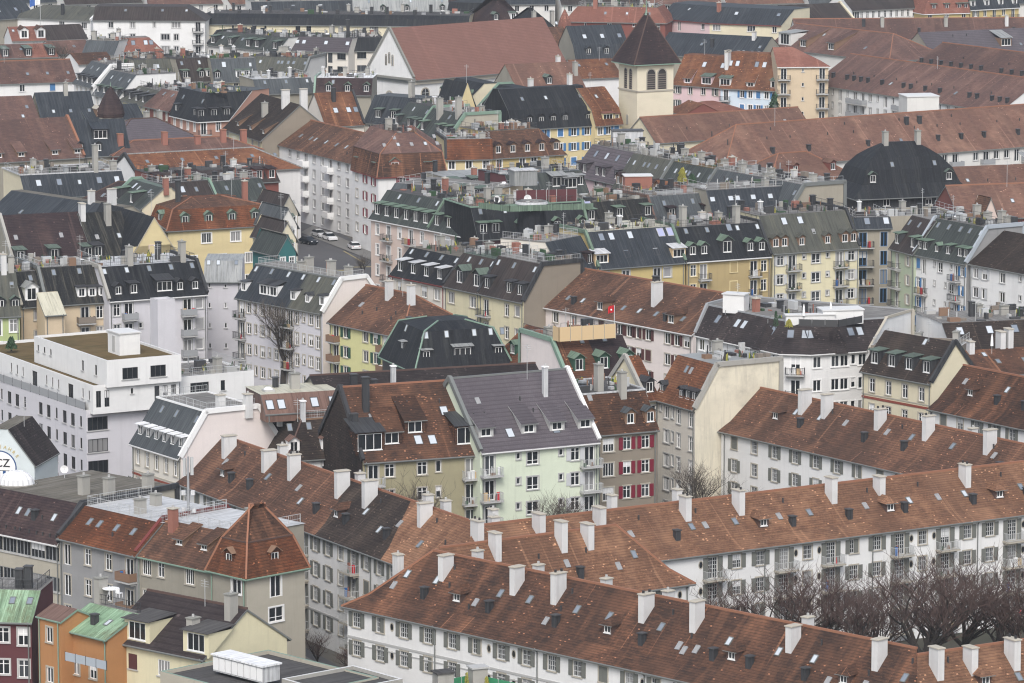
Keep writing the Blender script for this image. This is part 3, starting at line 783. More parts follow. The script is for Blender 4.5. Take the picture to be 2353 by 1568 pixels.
    for row in dorm:
        e, k, t, pat = row[:4]; mg = row[4] if len(row) > 4 else 0
        if isinstance(mg, (int, float)): mg = (mg, mg)
        e = e if isinstance(e, int) else {'R': nf, 'B': nf + 1, 'L': nf + 2}[e]
        if k < 0: k = len(levels) - 1 + k
        _, _, _, L = spoint(e, k, 0, t)
        for i, cdd in enumerate(pat):
            if cdd == '.': continue
            x = mg[0] * L + L * (1 - mg[0] - mg[1]) * (i + .5) / len(pat)
            if cdd in 'vVxui': x += rr.uniform(-.25, .25)
            p, an, tn, _ = spoint(e, k, x, t)
            if cdd == 'v': skylight(root, p, an, tn, .6, .95, rr.choice(('pane_sky', 'pane_bright', 'pane_sky')))
            elif cdd == 'V': skylight(root, p, an, tn, .95, 1.35, rr.choice(('pane_bright', 'pane_bright', 'pane_sky')), 'frame_dark')
            elif cdd == 'u': skylight(root, p, an, tn, 1.15, 1.5, 'pane_violet', 'frame_grey')
            elif cdd == 'x': skylight(root, p, an, tn, .55, .9, 'blind_grey', 'panel_grey')
            elif cdd == 'z':
                q = MB(); r_ = 1.5; ap = (0, r_ * .9, 2.9)
                bs_ = [(-r_, -.05, -.25), (-r_ * .5, -r_ * .55, -.45), (r_ * .5, -r_ * .55, -.45), (r_, -.05, -.25), (r_, 2.0, 1.2), (-r_, 2.0, 1.2)]
                for k_ in range(6): q.face([bs_[k_], bs_[(k_ + 1) % 6], ap], roof)
                q.bar(ap, (ap[0], ap[1], ap[2] + .6), .05, 'metal_grey', 4); q.build('spire_roof', root, p, an)
            elif cdd == 'k': chimney(root, p, an, 'k', .85, 1.0)
            elif cdd == 'i': chimney(root, p, an, 'p', .5, .5)
            else: dormer(root, p, an, tn, cdd, dict(D, tile=D.get('tile', roof)))
    def zroof(d):
        dd = min(d, w - d) if mult[nf + 1] else d
        for k in range(len(levels) - 1):
            (a, za), (c, zb) = levels[k], levels[k + 1]
            if a <= dd <= c: return za + (zb - za) * (dd - a) / max(.01, c - a)
        return levels[-1][1] if lv else ze - par
    Lt = math.hypot(pts[1][0] - pts[0][0], pts[1][1] - pts[0][1])
    for c in chim:
        fx, d, kd, h = c[:4]; d = w / 2 + d if d < 0 or len(c) > 4 else d
        sy = CK[kd][1]
        zb = zroof(d); chimney(root, (pts[0][0] + fx * Lt, d, zb - z0), 0, kd, h, 2.2 if kd == 'W' else 1.2)
    flat_area = 0
    if lv and mult[nf + 1] == 0 and levels[-1][0] < w - 2.5 and min(w, w) - levels[-1][0] > 3 and top not in (roof,) and mult[0]:
        flat_area = (w - levels[-1][0]) * Lt
    if not lv: flat_area = w * Lt * .7
    if flat_area > 12 and not noclut and name == 'apartment_house' and dist < 1110:
        i1 = levels[-1][0] if lv else .4; zt = (levels[-1][1] if lv else ze - par) - z0; q = MB()
        n_it = int(min(45, flat_area / 3.4))
        for _ in range(n_it):
            x = rr.uniform(i1 * mult[nf + 2] + .5, Lt - i1 * mult[nf] - .5); y = i1 + .4 + (w - i1 - .9) * rr.random()
            s1, s2, s3 = rr.uniform(.12, .8), rr.uniform(.12, .5), rr.choice((.15, .3, .5, .5, .8, 1.1)); t_ = rr.random()
            mt_ = rr.choice(('metal_dark', 'frame_dark', 'concrete', 'panel_grey', 'wood_grey', 'leaf', 'wood', 'frame_grey', 'rail_light', 'soot_and_shade', 'terracotta', 'frame_dark', 'rail_light'))
            if t_ < .55: q.box(x - s1, y - s2, zt, x + s1, y + s2, zt + s3, mt_)
            elif t_ < .75: q.bar((x, y, zt), (x, y, zt + rr.uniform(.6, 1.6)), .09, mt_, 5)
            elif t_ < .9:
                l_ = rr.uniform(1.5, 4); q.bar((x, y, zt + .9), (min(x + l_, Lt - .3), y, zt + .9), .03, 'frame_dark', 4); q.bar((x, y, zt), (x, y, zt + .9), .03, 'frame_dark', 4); q.bar((min(x + l_, Lt - .3), y, zt), (min(x + l_, Lt - .3), y, zt + .9), .03, 'frame_dark', 4)
            else:
                for _k in range(5):
                    c_ = Vector((x + rr.uniform(-.3, .3), y + rr.uniform(-.3, .3), zt)); q.bar(c_, c_ + Vector((rr.uniform(-.2, .2), rr.uniform(-.2, .2), rr.uniform(.4, .9))), .16, rr.choice(('leaf', 'leaf_yellow', 'twig_grey')), 4, .03)
        lo_ = q.build('roof_clutter', root); lo_['kind'] = 'stuff'
        if not rail and rr.random() < .75 and lv:
            rail = rr.choice(('rail_dark', 'rail_light', 'rail_dark'))
        if clutter < flat_area / 45: clutter = int(flat_area / 45)
        clutter = min(clutter, int(flat_area / 22) + 1)
    if clutter:
        i1 = levels[-1][0] if lv else 0.3; zt = (levels[-1][1] if lv else ze - par) - z0
        xa, xb = (i1 * mult[nf + 2] + .8), Lt - (i1 * mult[nf] + .8); ya, yb_ = i1 + .7, w - i1 * mult[nf + 1] - .7
        if yb_ > ya and xb > xa:
            for i in range(clutter):
                x, y = rr.uniform(xa, xb), rr.uniform(ya, yb_); kd = rr.choice('cyyydmdyhydkr')
                if kd == 'h':
                    q = MB(); s = rr.uniform(.5, .8); q.box(-s, -s, 0, s, s, .25, 'frame_grey')
                    for a_ in range(8):
                        t0, t1 = a_ * math.pi / 4, (a_ + 1) * math.pi / 4
                        q.face([(s * .9 * math.cos(t0), s * .9 * math.sin(t0), .25), (s * .9 * math.cos(t1), s * .9 * math.sin(t1), .25), (s * .5 * math.cos(t1), s * .5 * math.sin(t1), .5), (s * .5 * math.cos(t0), s * .5 * math.sin(t0), .5)], 'plastic_white')
                    q.face([(s * .5 * math.cos(a_ * math.pi / 4), s * .5 * math.sin(a_ * math.pi / 4), .5) for a_ in range(8)], 'plastic_white')
                    q.build('roof_dome', root, (x, y, zt))
                else: chimney(root, (x, y, zt), rr.choice((0, math.pi / 2)), kd, rr.uniform(.9, 2.0), .0)
    if rail:
        q = MB(); zt = (levels[-1][1] if lv else ze - .02) - z0
        T = offset(pts, [mult[i] * levels[-1][0] + .25 for i in range(n)])
        es = list(range(nf)) + [nf, nf + 2]
        for j in es: rail_line(q, (T[j][0], T[j][1], zt), (T[(j + 1) % n][0], T[(j + 1) % n][1], zt), rail, mesh=dist < 700)
        q.build('railing', root)
    if lv and dist < 1000 and name == 'apartment_house' and not group and rr.random() < .4:
        q = MB(); hh = rr.uniform(2.2, 4.5); x = rr.uniform(.2, .8) * Lt; d = w * .45 if levels[-1][0] > w * .45 else levels[-1][0] + .6; zt = zroof(d) - z0
        q.bar((x, d, zt - .3), (x, d, zt + hh), .035, 'rail_light', 4)
        for k_ in range(3): q.bar((x - .5, d, zt + hh - .2 - k_ * .25), (x + .5, d, zt + hh - .2 - k_ * .25), .02, 'rail_light', 4)
        q.build('antenna', root)
    HREG[label] = (root, pts, levels, ang0, w)
    return root, pts, levels, ang0
# ================================================================ the city, far rows last
H = house
ESTATE = dict(mun=1, frame='rail_light', surr='sandstone', shut='shutter_grey', bshut=1, rail='rail_light', slab='sandstone', ws=.95)
OLD = dict(surr='sandstone', tr=1)
WHT = dict(surr='paint_white', tr=1)
MOD = dict(frame='frame_dark')
G1 = 'white housing estate blocks with brown tiled roofs'
# ---- estate blocks in the foreground
H('long white block across the bottom, nearest of the brown roofs, grey shutters on every window', [(798, 1386), (2112, 1673)], 12.4, w=12.2, skR=-11.4, bands=[(9.0, .22, 'frame_grey'), (8.4, .1, 'frame_grey')], pipes=(.17, .36, .55, .74), lv=[(None, 1264)], bell=1.5,
  m=(1, 0, 1, 1), roof='tile_front', ridge='ridge_tile', st=ESTATE, group=G1, D=dict(ds=1.3, cheek='ridge_dark'),
  fac={0: dict(p=['S.SoS.S.S.SoSoS.S.S.S.SoSoS.S.S.SoSoS.S.SoS'], rows=2, sh=2.9, tp=.7, mar=.5)},
  dorm=[(0, 1, .18, 'x.k.hxk...k..h.k.xxkhk..k.hx.k', .04), (0, 1, .42, 'v.vi..v.v.iv.v..v.i.v..v.v..i.v', .05), (0, 1, .12, '....i...x......x......x...', .05), (0, 1, .75, '..i.....i....i......i...i', .05)],
  chim=[(.128, 4.5, 'W', 2.0), (.262, 4.5, 'W', 2.0), (.338, 4.5, 'W', 2.0), (.495, 4.5, 'W', 2.0), (.583, 4.5, 'W', 2.0), (.745, 4.5, 'W', 2.0), (.885, 4.5, 'W', 2.0),
        (.12, 9.5, 'c', 3.2), (.235, 9.5, 'c', 3.0), (.36, 9.5, 'c', 3.0), (.47, 9.5, 'c', 3.0), (.71, 9.5, 'c', 3.2)])
H('orange-brown tiled block in the bottom right corner with a white slab chimney beside its valley', [(2112, 1673), (2500, 1614)], 12.4, w=12.2, skL=8.6, lv=[(None, 1503)], bell=1.5, roof='tile_sienna', ridge='ridge_tile', st=ESTATE, group=G1, D=dict(ds=1.3, cheek='ridge_dark'),
  fac={}, dorm=[(0, 1, .3, '.k..h.v.k'), (0, 1, .8, '..i...i')], chim=[(.27, 4.5, 'W', 2.0), (.47, 4.5, 'W', 2.0), (.72, 4.5, 'W', 2.0)])
H('long white block behind the dark bare trees with balconies and orange-brown roof, right', [(1045, 1339), (2520, 1155)], 12.6, w=12.4, skL=12.4, pipes=(.46, .63, .80), lv=[(None, 1207)], bell=1.5, roof='tile_sienna', ridge='ridge_tile', st=ESTATE, group=G1, D=dict(ds=1.3, cheek='ridge_dark'),
  fac={0: dict(p='.oB.S.S.BoWoB.S.S.BoWoB.S.S.BoWoB.S.', rows=4, sh=2.85, tp=.65, x0=.33, mar=.4)},
  dorm=[(0, 1, .16, '......k.......k.....h.k...k..hk....k.h.k..k', .02), (0, 1, .3, '...........x...vx.v..x.v...x..v.x.v...v.x.', .02), (0, 1, .7, '..........i..i....i....i..i....i...', .02)],
  chim=[(.065, 4.6, 'W', 2.0), (.155, 4.6, 'W', 2.0), (.245, 4.6, 'W', 2.0), (.375, 4.6, 'W', 2.0), (.457, 4.6, 'W', 2.0), (.603, 4.6, 'W', 2.0), (.68, 4.6, 'W', 2.0), (.82, 4.6, 'W', 2.0), (.12, 9, 'c', 3.0), (.30, 9.3, 'c', 3.2), (.40, 9.3, 'c', 3.0)])
H('short hip-roofed orange wing between the two long white blocks', [(975, 1418), (1584, 1333)], 12.4, w=10.9, skL=10.9, lv=[(None, 1205)], ref=1, bell=1.5, m=(1, 1, 1, 0), roof='tile_sienna', ridge='ridge_tile', st=ESTATE, group=G1, D=dict(ds=1.3, cheek='ridge_dark'),
  fac={0: dict(p='S.S.S.S.So', rows=3, sh=2.85, tp=.65, x0=.4)}, dorm=[(0, 1, .12, '......k.x.', .1), (0, 1, .3, '.....x..v', .1), (0, 1, .55, '....i.i..', .1)],
  chim=[(.08, 9, 'c', 3.0), (.35, 4.5, 'W', 2.0), (.60, 4.5, 'W', 2.0), (.70, 4.5, 'W', 2.0)])
H('white block running down from the pink firewall, dark patch in its brown roof', [(411, 1104), (1045, 1339)], 12.4, w=11.6, m=(1, 1, 1, 0), pipes=(.36, .72), bands=[(3.6, .2, 'frame_grey')], lv=[(None, 1001)], bell=1.4, roof='tile_brown', ridge='ridge_tile', st=ESTATE, group=G1, D=dict(ds=1.3, cheek='ridge_dark'),
  split=[(0, 'tile_brown'), (.53, 'tile_blackbrown'), (.76, 'tile_sienna')],
  fac={0: dict(p='SCSSB.SBWSBSSWBSSBWBSS', rows=4, sh=2.75, tp=.6, mar=.3)},
  dorm=[(0, 1, .15, '..hk.k....v.k.hk..vk..v....', .02), (0, 1, .4, '.x...v..x.....v..x...i..', .02), (0, 1, .75, '..i....i...i...i....i....', .02)],
  chim=[(.06, 4.5, 'W', 2.0), (.215, 4.5, 'W', 2.0), (.31, 4.5, 'W', 2.0), (.487, 4.5, 'W', 2.0), (.585, 4.5, 'W', 2.0), (.775, 4.5, 'W', 2.0), (.13, 9, 'c', 2.8), (.42, 9, 'c', 2.6), (.66, 9, 'c', 2.8), (.72, 9, 'c', 2.8), (.88, 9, 'c', 2.8)])
H('white block with five slab chimneys behind the cream firewall, brown roof, grey shutters', [(1657, 985), (2420, 1159)], 12.6, w=11.4, lv=[(None, 889)], bell=1.4, roof='tile_brown', ridge='ridge_tile', st=ESTATE, group=G1, D=dict(ds=1.3, cheek='ridge_dark'),
  fac={0: dict(p='SWSSSSSCSWSSSSW', rows=4, sh=2.8, tp=.6, mar=.6)}, dorm=[(0, 1, .28, '..h.k....k..k......k...k', .02), (0, 1, .5, '...v.v.x..x.v..v..x..x.v', .02), (0, 1, .75, '....i...i....i...i', .02)],
  chim=[(.175, 4.5, 'W', 2.0), (.245, 4.5, 'W', 2.0), (.41, 4.5, 'W', 2.0), (.555, 4.5, 'W', 2.0), (.735, 4.5, 'W', 2.0), (.6, 9, 'c', 2.6), (.87, 4.5, 'W', 2.0)])
H('white grey-shuttered block at the right edge under the cream gable of the black-roofed house', [(2136, 934), (2480, 1007)], 12.6, w=11.0, lv=[(None, 838)], bell=1.4, roof='tile_front', ridge='ridge_tile', st=ESTATE, group=G1, D=dict(ds=1.3, cheek='ridge_dark'),
  fac={0: dict(p='CWSSSWSS', rows=4, sh=2.8, tp=.6, mar=1.0)}, dorm=[(0, 1, .22, '.h.k.k...k', .04), (0, 1, .5, 'x..v.v.i.v', .04)], chim=[(.53, 4.5, 'W', 2.0), (.29, 9, 'c', 2.4)])

# ---- bottom left
H('office with ribbon windows, dark brown roof and gravel flat top with dome', [(-60, 1205), (137, 1245)], 13, w=17, lv=[(3.2, 1157)], ref=1, m=(1, 0, 0, 0), roof='tile_plum', wall='stone_light', top='gravel_roof', vR='metal_dark', gut='gutter_white',
  fac={0: dict(p='VVVVVV', rows=3, sh=3.3, tp=.6, mar=.1)}, st=dict(frame='panel_grey', ws=.78), dorm=[(0, 0, .45, '..vvkiv', .15), (0, 0, .05, 'iiiiiiiiiiii', 0)], chim=[(.72, 7, 'y', 2.0), (.93, 8, 'y', 2.0), (.98, 13, 'y', 1.8)], name='office_building', cat='office building')
H('grey stone house with orange mansard and four skylights beside the ribbon-window office', [(137, 1228), (315, 1270)], 13.85, w=12.5, lv=[(3.3, 1160)], m=(1, 0, 0, 0), roof='tile_rust', wall='grey', noclut=True, clutter=2, top='metal_light', vL='metal_dark', gut='gutter', rail='rail_light',
  fac={0: dict(p='F.T.T.B', rows=3, sh=3.3, tp=.8, mar=.4)}, st=dict(surr='sandstone', tr=1, rail='wood', rk='panel', bw=2.4), dorm=[(0, 0, .45, '.vv.v.v.', .05), (0, 0, .3, '...i..', 0)])
H('olive-grey house with two brown shed dormers left of the square corner tower', [(315, 1268), (492, 1306)], 13.85, w=12.5, lv=[(3.7, 1192)], m=(1, 0, 0, 0), roof='tile_brown', wall='stone', noclut=True, clutter=1, top='metal_light', gut='gutter_green', rail='rail_light', vL='gutter_red',
  fac={0: dict(p=['DW.D.', 'DW.W.'], rows=4, sh=3.2, tp=.6, mar=.4)}, st=dict(surr='sandstone', tr=1, ws=.85), dorm=[(0, 0, .38, '..s.s.', .02)], D=dict(cheek='wood', ds=.62), chim=[(.2, 2.9, 'r', 2.2), (.85, 8, 'r', 1.0)])
H('square corner tower house with steep rust-orange bell roof and twin arched dormers', [(483, 1303), (566, 1322)], 14.2, wx=700, lv=[(.85, 1247), (3.15, 1158)], ref=1, m=(1, 1, 1, 1), roof='tile_rust', wall='stone', ridge='ridge_tile', gut='gutter_green', ov=.4,
  fac={0: dict(p='.W', rows=4, sh=3.3, tp=.6), 'R': dict(p=['.F.', '.M.'], rows=4, sh=3.3, tp=.5)}, st=dict(surr='paint_white', ws=1.25), dorm=[(0, 0, .12, 'c'), ('R', 0, .12, '.c.')], D=dict(cheek='tile_rust', droof='wood', dframe='paint_white', ds=1.15, roof2='tile_front', brk=1), name='corner_tower_house', endw='stone_light')
H('dark red house under streaked green copper roof in the bottom left corner', [(-60, 1418), (72, 1422)], 13, w=9, lv=[(3.4, 1352)], m=(1, 0, 0, 0), roof='copper_streaky', wall='wine', noclut=True, top='terrace_slab', gut='gutter', rail='rail_dark',
  fac={0: dict(p='..W.T', rows=3, sh=3.2, tp=.9)}, st=dict(ws=1.1, surr='frame_grey', tr=1), dorm=[(0, 0, .5, '...v.v')], chim=[(.62, 4.2, 'd', 1.9), (.78, 4.2, 'd', 2.2)])
H('orange stair tower with slanted brown sheet roof between two green copper roofs', [(87, 1413), (139, 1426)], 13.6, wx=213, lv=[(None, 1385)], m=(1, 0, 1, 0), ov=.15, roof='copper_brown', wall='orange', gut='gutter_green',
  fac={0: dict(p='.W.', rows=3, sh=4.0, tp=.9)}, st=dict(surr='sandstone', ws=.85), name='stair_tower', cat='tower')
H('orange house with green copper roof and a blue-panelled terrace, right of the stair tower', [(140, 1437), (247, 1463)], 12.6, w=4.6, lv=[(3.8, 1384)], m=(1, 0, 0, 0), roof='copper_streaky', wall='orange', top='terrace_slab', gut='gutter_green', rail='rail_dark',
  fac={0: dict(p='.W.W.', rows=3, sh=3.3, tp=3.0)}, st=dict(surr='sandstone', ws=.9), dorm=[(0, 0, .35, '...k.v.', .1)], chim=[(.1, 4.5, 'y', 2.5)])
H('cream house with dark pantile roof and two flat-topped dormer boxes, bottom left', [(247, 1462), (471, 1507)], 11.9, w=11.4, lv=[(None, 1355)], roof='tile_pan', wall='pale_yellow', gut='gutter', ridge='ridge_dark',
  fac={0: dict(p='.C.D.X', rows=3, sh=3.2, tp=1.2)}, dorm=[(0, 0, .02, '.Q..Q', .0)], D=dict(droof='bitumen', wallm='pale_yellow', cheek='pale_yellow'), chim=[(.93, 4.6, 'y', 2.2), (.75, 1.8, 'y', 1.8)], st=dict(shut='shutter_brown'))
H('low flat building with bitumen roof and green copper rim at the bottom edge', [(368, 1541), (620, 1607)], 12.7, wx=870, roof='tile_dark', wall='stone_light', top='bitumen', gut='gutter_green', name='flat_roof_building', cat='building')
H('second low flat bitumen roof with pale rim, at the bottom edge beside the street', [(647, 1558), (760, 1590)], 12.9, wx=925, roof='tile_dark', wall='concrete', top='bitumen', gut='gutter_white', name='flat_roof_building', cat='building')
H('roof terrace building with green railings and planted conifers at the bottom edge', [(960, 1590), (1185, 1640)], 10.5, w=5, roof='tile_dark', wall='concrete', top='terrace_slab', name='terrace_building', cat='building')

# ---- white modern building, club wall
mb, mbp, mbl, mba = H('white modern apartment building, lower body with grey window bands, left', [(-60, 855), (198, 943)], 13, wx=385, roof='white', wall='lilac_white', noclut=True, top='terrace_slab', gut='gutter_white',
  fac={0: dict(p='AAWNAWN.AWNAWN', rows=4, sh=2.75, tp=.9, mar=.4), 'R': dict(p='V..V', rows=4, sh=2.75, tp=.9, mar=.2)}, st=dict(frame='frame_dark', hs=1.05, ws=.95, blind='blind_grey'))
H('white setback storey with french doors on top of the modern building', [(-60, 789), (213, 886)], 16.2, wx=411, roof='white', wall='white', top='sedum', gut='gutter_white', z0=12.6,
  fac={0: dict(p='..FF..NNN.L.NNN.L.NN', rows=1, sh=3, tp=.75, mar=.2), 'R': dict(p='FF..n..FFF', rows=1, tp=.7, mar=.2)}, st=dict(frame='frame_dark', ws=.6, hs=.92), name='setback_storey', cat='building')
H('white penthouse box with brown sedum roof on top of the modern building', [(78, 771), (245, 828)], 19.3, wx=416, roof='white', wall='white', top='sedum', gut='gutter_white', z0=15.9,
  fac={0: dict(p='nnn....N.N.', rows=1, tp=1.0), 'R': dict(p='.X.X.', rows=1, tp=1.1)}, st=dict(frame='frame_dark', ws=1.0), name='penthouse', cat='building', par=.3)
H('white flat-roofed wing with terrace furniture right of the penthouse', [(413, 866), (583, 850)], 16.0, w=11, roof='white', wall='white', top='terrace_slab', gut='gutter_white', rail='rail_light',
  fac={0: dict(p='.L.N.L', rows=1, tp=.9)}, st=dict(frame='frame_dark'), par=.2)
H('ice-white gable house with the football club crest painted on it, left edge', [(-75, 1062), (79, 1068)], 12, w=9, lv=[(3.1, 984)], m=(0, 1, 0, 1), roof='tile_dark', wall='ice', top='gravel_roof', gut='gutter', ov=.2)
H('pink-walled house with six white-roofed dormers in grey mansard beside the modern building', [(304, 1013), (416, 1048)], 13.2, wx=650, lv=[(3.4, 946)], ref=1, roof='slate_grey', wall='warm_white', endw='pink_white', top='terrace_slab', vR='paint_white', gut='gutter_white', trim='paint_white', rail='rail_light', bands=[(9.3, .25, 'frieze_red'), (9.7, .16, 'sandstone')],
  fac={0: dict(p='TTTTT', rows=4, sh=3.3, tp=.8, mar=.2)}, st=dict(surr='sandstone', ws=.85, tr=1), dorm=[(0, 0, .16, 'bbbbbb', 0), (0, 0, .72, '.v.v..v', 0)], D=dict(droof='snow_white', cheek='panel_grey', ds=.76), chim=[(1.0, 9, 'c', 1.6), (.9, 6, 'c', 1.6)])
H('white house with dark mansard, two white pointed dormers and a copper-clad terrace storey', [(662, 1052), (818, 1041)], 13, w=12, lv=[(2.6, 957)], ref=1, m=(1, 0, 0, 1), roof='tile_blackbrown', wall='white', top='terrace_slab', ridge='ridge_dark', trim='wood', vR='metal_dark',
  fac={0: dict(p='..XW', rows=3, sh=3.0, tp=.6)}, st=dict(surr='frame_grey'), dorm=[(0, 0, .12, 'g..g..', .02), (0, 0, .72, 'v.v..v', 0)], D=dict(cheek='paint_white', droof='copper_brown'), chim=[(.33, 2.7, 'm', 2.2), (.12, 6, 'm', 1.5)], rail='rail_light')
H('copper-clad attic storey with tilted skylights and cream flat roof behind the terrace', [(612, 951), (786, 940)], 17.6, w=8, lv=[(1.8, 906)], ref=0, m=(1, 0, 0, 0), roof='copper_brown', wall='copper_brown', top='metal_cream', z0=16.6, ov=.05, dorm=[(0, 0, .2, 'VV..V.V', .02)], clutter=3, name='attic_storey', cat='building')
# ---- olive, mint, taupe, orange row
H('long dark pantile roof rising behind the olive and mint houses', [(745, 930), (1262, 900)], 17.8, w=11, lv=[(None, 862)], roof='tile_dark', wall='stone', ridge='ridge_dark', chim=[(.33, 2.4, 'm', 2.6), (.16, 2.8, 'd', 1.6), (.58, 2, 'd', .8), (.95, 2, 'd', 1)], dorm=[(0, 0, .5, '.i.k..i....i.i', 0)], gut='metal_dark')
H('olive house with patchy rust-brown roof, shed dormers and two recessed balconies', [(833, 1056), (1105, 1037)], 14.8, w=15.6, lv=[(None, 889)], roof='tile_patchy', wall='olive', endw='tile_blackbrown', ridge='ridge_tile', vL='metal_dark',
  fac={0: dict(p=['BW.WN.B', 'BW.AN.B'], rows=4, sh=3.0, tp=.7)}, st=dict(surr='sandstone', rail='rail_light', bw=2.2, tr=1),
  dorm=[(0, 0, .10, 'P......P', .02), (0, 0, .17, '..s......', 0), (0, 0, .30, '....s....', 0), (0, 0, .15, '....N....'.replace('N', 'V'), 0), (0, 0, .14, '.....V...', 0), (0, 0, .52, '.x.....V.', .02), (0, 0, .7, '....ii..i..', .0)],
  D=dict(droof='metal_dark', cheek='tile_patchy', ds=1.2), chim=[(.155, 5.2, 'd', 3.8), (.02, 3.6, 'd', 1.4)])
H('mint green house with plain mauve-grey roof and four white-framed dormers', [(1103, 1034), (1375, 1009)], 15.3, w=15.6, lv=[(None, 869)], roof='tile_mauve', wall='mint', vR='paint_white', vL='gutter', gut='gutter_white', ridge='gutter',
  fac={0: dict(p=['B.nM.nSB', 'B.nM.nSB'], rows=5, sh=2.95, tp=.7)}, st=dict(surr='frame_grey', rail='rail_light', bw=2.6, shut='shutter_pale', tr=1),
  dorm=[(0, 0, .16, 's..s.s.s', (.03, .01)), (0, 0, .13, '..V..V..', 0), (0, 0, .62, 'm.i..'.replace('m', 'x'), .05), (0, 0, .45, 'ii...i...i', 0)], D=dict(cheek='frame_grey', ds=.92, dframe='paint_white'), chim=[(.72, 5.2, 'm', 3.3)])
H('taupe house with wine-red shutters and rusty tiled mansard', [(1371, 993), (1509, 981)], 14.6, w=13, lv=[(3.4, 906)], m=(1, 0, 0, 0), roof='tile_patchy', wall='taupe', top='bitumen', trim='metal_light',
  fac={0: dict(p=['DSS', 'DSS'], rows=5, sh=2.95, tp=.85, mar=.3)}, st=dict(surr='sandstone', shut='shutter_red', tr=1, ws=.92), dorm=[(0, 0, .12, '...g.g', .0), (0, 0, .82, 'x.....', 0)], D=dict(cheek='wood', droof='slate_grey'), chim=[(.62, 3.2, 'y', 2.6), (.35, 5, 'y', 3.2)])
H('narrow wing with orange roof and a cream gable, left side of the inside corner', [(1482, 914), (1512, 911)], 15.5, w=9.4, lv=[(None, 818)], roof='tile_rust', wall='cream', endw='cream', vL='concrete',
  fac={0: dict(p='W', rows=5, sh=3.0, tp=1.0)}, st=dict(surr='frame_grey', ws=1.0), dorm=[(0, 0, .1, 'g')], D=dict(cheek='metal_dark', droof='metal_dark'))
H('cream house with orange roof, small black dormers and a huge stained firewall', [(1508, 911), (1597, 936)], 15.5, wx=1794, lv=[(3.1, 838)], ref=1, m=(1, 0, 0, 0), roof='tile_orange', wall='warm_white', endw='stained_cream', top='metal_grey', vR='concrete',
  fac={0: dict(p=['nWNT.T', '.DNT.T'], rows=5, sh=2.95, tp=.8)}, st=dict(surr='frame_grey', ws=.85), dorm=[(0, 0, .1, 'g..gbb', .0), (0, 0, .66, '..vx..v', 0)], D=dict(cheek='metal_dark', droof='metal_dark', ds=.8))
H('orange-brown roofed house with green-capped dormers and a tall pale pink firewall', [(1302, 866), (1462, 853)], 15.5, w=13, lv=[(4.2, 781)], m=(1, 0, 0, 0), roof='tile_orange', wall='beige', endw='pink_white', top='terrace_slab', vL='gutter_green', split=[(0, 'tile_orange'), (.5, 'tile_plum')],
  fac={}, dorm=[(0, 0, .12, '.g.g.g', (-.06, 0)), (0, 0, .85, '..v.v.', 0)], D=dict(droof='copper_green', cheek='shutter_green', ds=1.15))
H('small red-roofed house with green dormers left of the pink firewall', [(1137, 818), (1236, 842)], 14.5, w=10, lv=[(None, 745)], roof='tile_rust', wall='beige', dorm=[(0, 0, .15, '.g.g.')], D=dict(droof='copper_green', cheek='shutter_green', ds=.95), gut='gutter_green')
H('black faceted mansard building with pale green ridges in the middle of the picture', [(957, 849), (1172, 836)], 14.0, w=13.5, lv=[(1.7, 761), (4.6, 737)], m=(1, 1, 1, 1), roof='slate_black', noclut=True, wall='frame_dark', ridge='gutter_green', gut='gutter_green', top='slate_black',
  fac={}, dorm=[(0, 0, .2, 'w.P.w', .02), ('L', 0, .25, '.w.'), (0, 0, .8, '.v.v..v.vv'), ('L', 0, .8, '.v.v')], D=dict(cheek='metal_dark', droof='metal_grey', ds=.9))
H('pale yellow house with green shutters and brown hipped roof with two white chimneys', [(757, 735), (924, 770)], 13.6, w=12.6, lv=[(None, 654)], m=(1, 1, 1, 0), roof='tile_brown', wall='lime_yellow', ridge='ridge_tile',
  fac={0: dict(p='BS.WSBS', rows=5, sh=2.75, tp=.5)}, st=dict(shut='shutter_green', surr='sandstone', bw=2.0, rail='wood', rk='panel'), dorm=[(0, 0, .45, '.x.i.i..'), (0, 0, .3, '..i..i.k')], chim=[(.42, 5.0, 'c', 2.4), (.72, 5.0, 'c', 2.4)])
H('yellow house with black mansard whose right side is one huge pinkish white firewall', [(545, 679), (741, 715)], 14.2, wx=884, lv=[(3.4, 641)], ref=1, m=(1, 0, 1, 0), roof='slate_brown', wall='lilac_white', endw='pink_white', top='terrace_slab', vR='paint_white', trim='gutter', split=[(0, 'slate_blue'), (.62, 'slate_olive')], rail='rail_light',
  fac={0: dict(p=['BANWNAWBTNWT'], rows=4, sh=3.0, tp=.7)}, st=dict(surr='sandstone', tr=1, rail='rail_dark', bw=2.0, ws=.8), dorm=[(0, 0, .15, 'w..PP..w.c.w'), (0, 0, .78, 'v.v.v.v.v.v')], D=dict(cheek='paint_white', droof='metal_dark', ds=.85), clutter=5)
H('lilac-white wall with tiny stair windows under a grey sheet roof, in the recess', [(470, 642), (553, 642)], 14.4, w=10, lv=[(2.6, 598)], m=(1, 0, 0, 0), roof='metal_grey', wall='lilac_white', top='metal_grey', fac={0: dict(p='n..n..', rows=4, sh=3.0, tp=.4)}, st=dict(ws=.7), dorm=[(0, 0, .75, 'vv.v')])
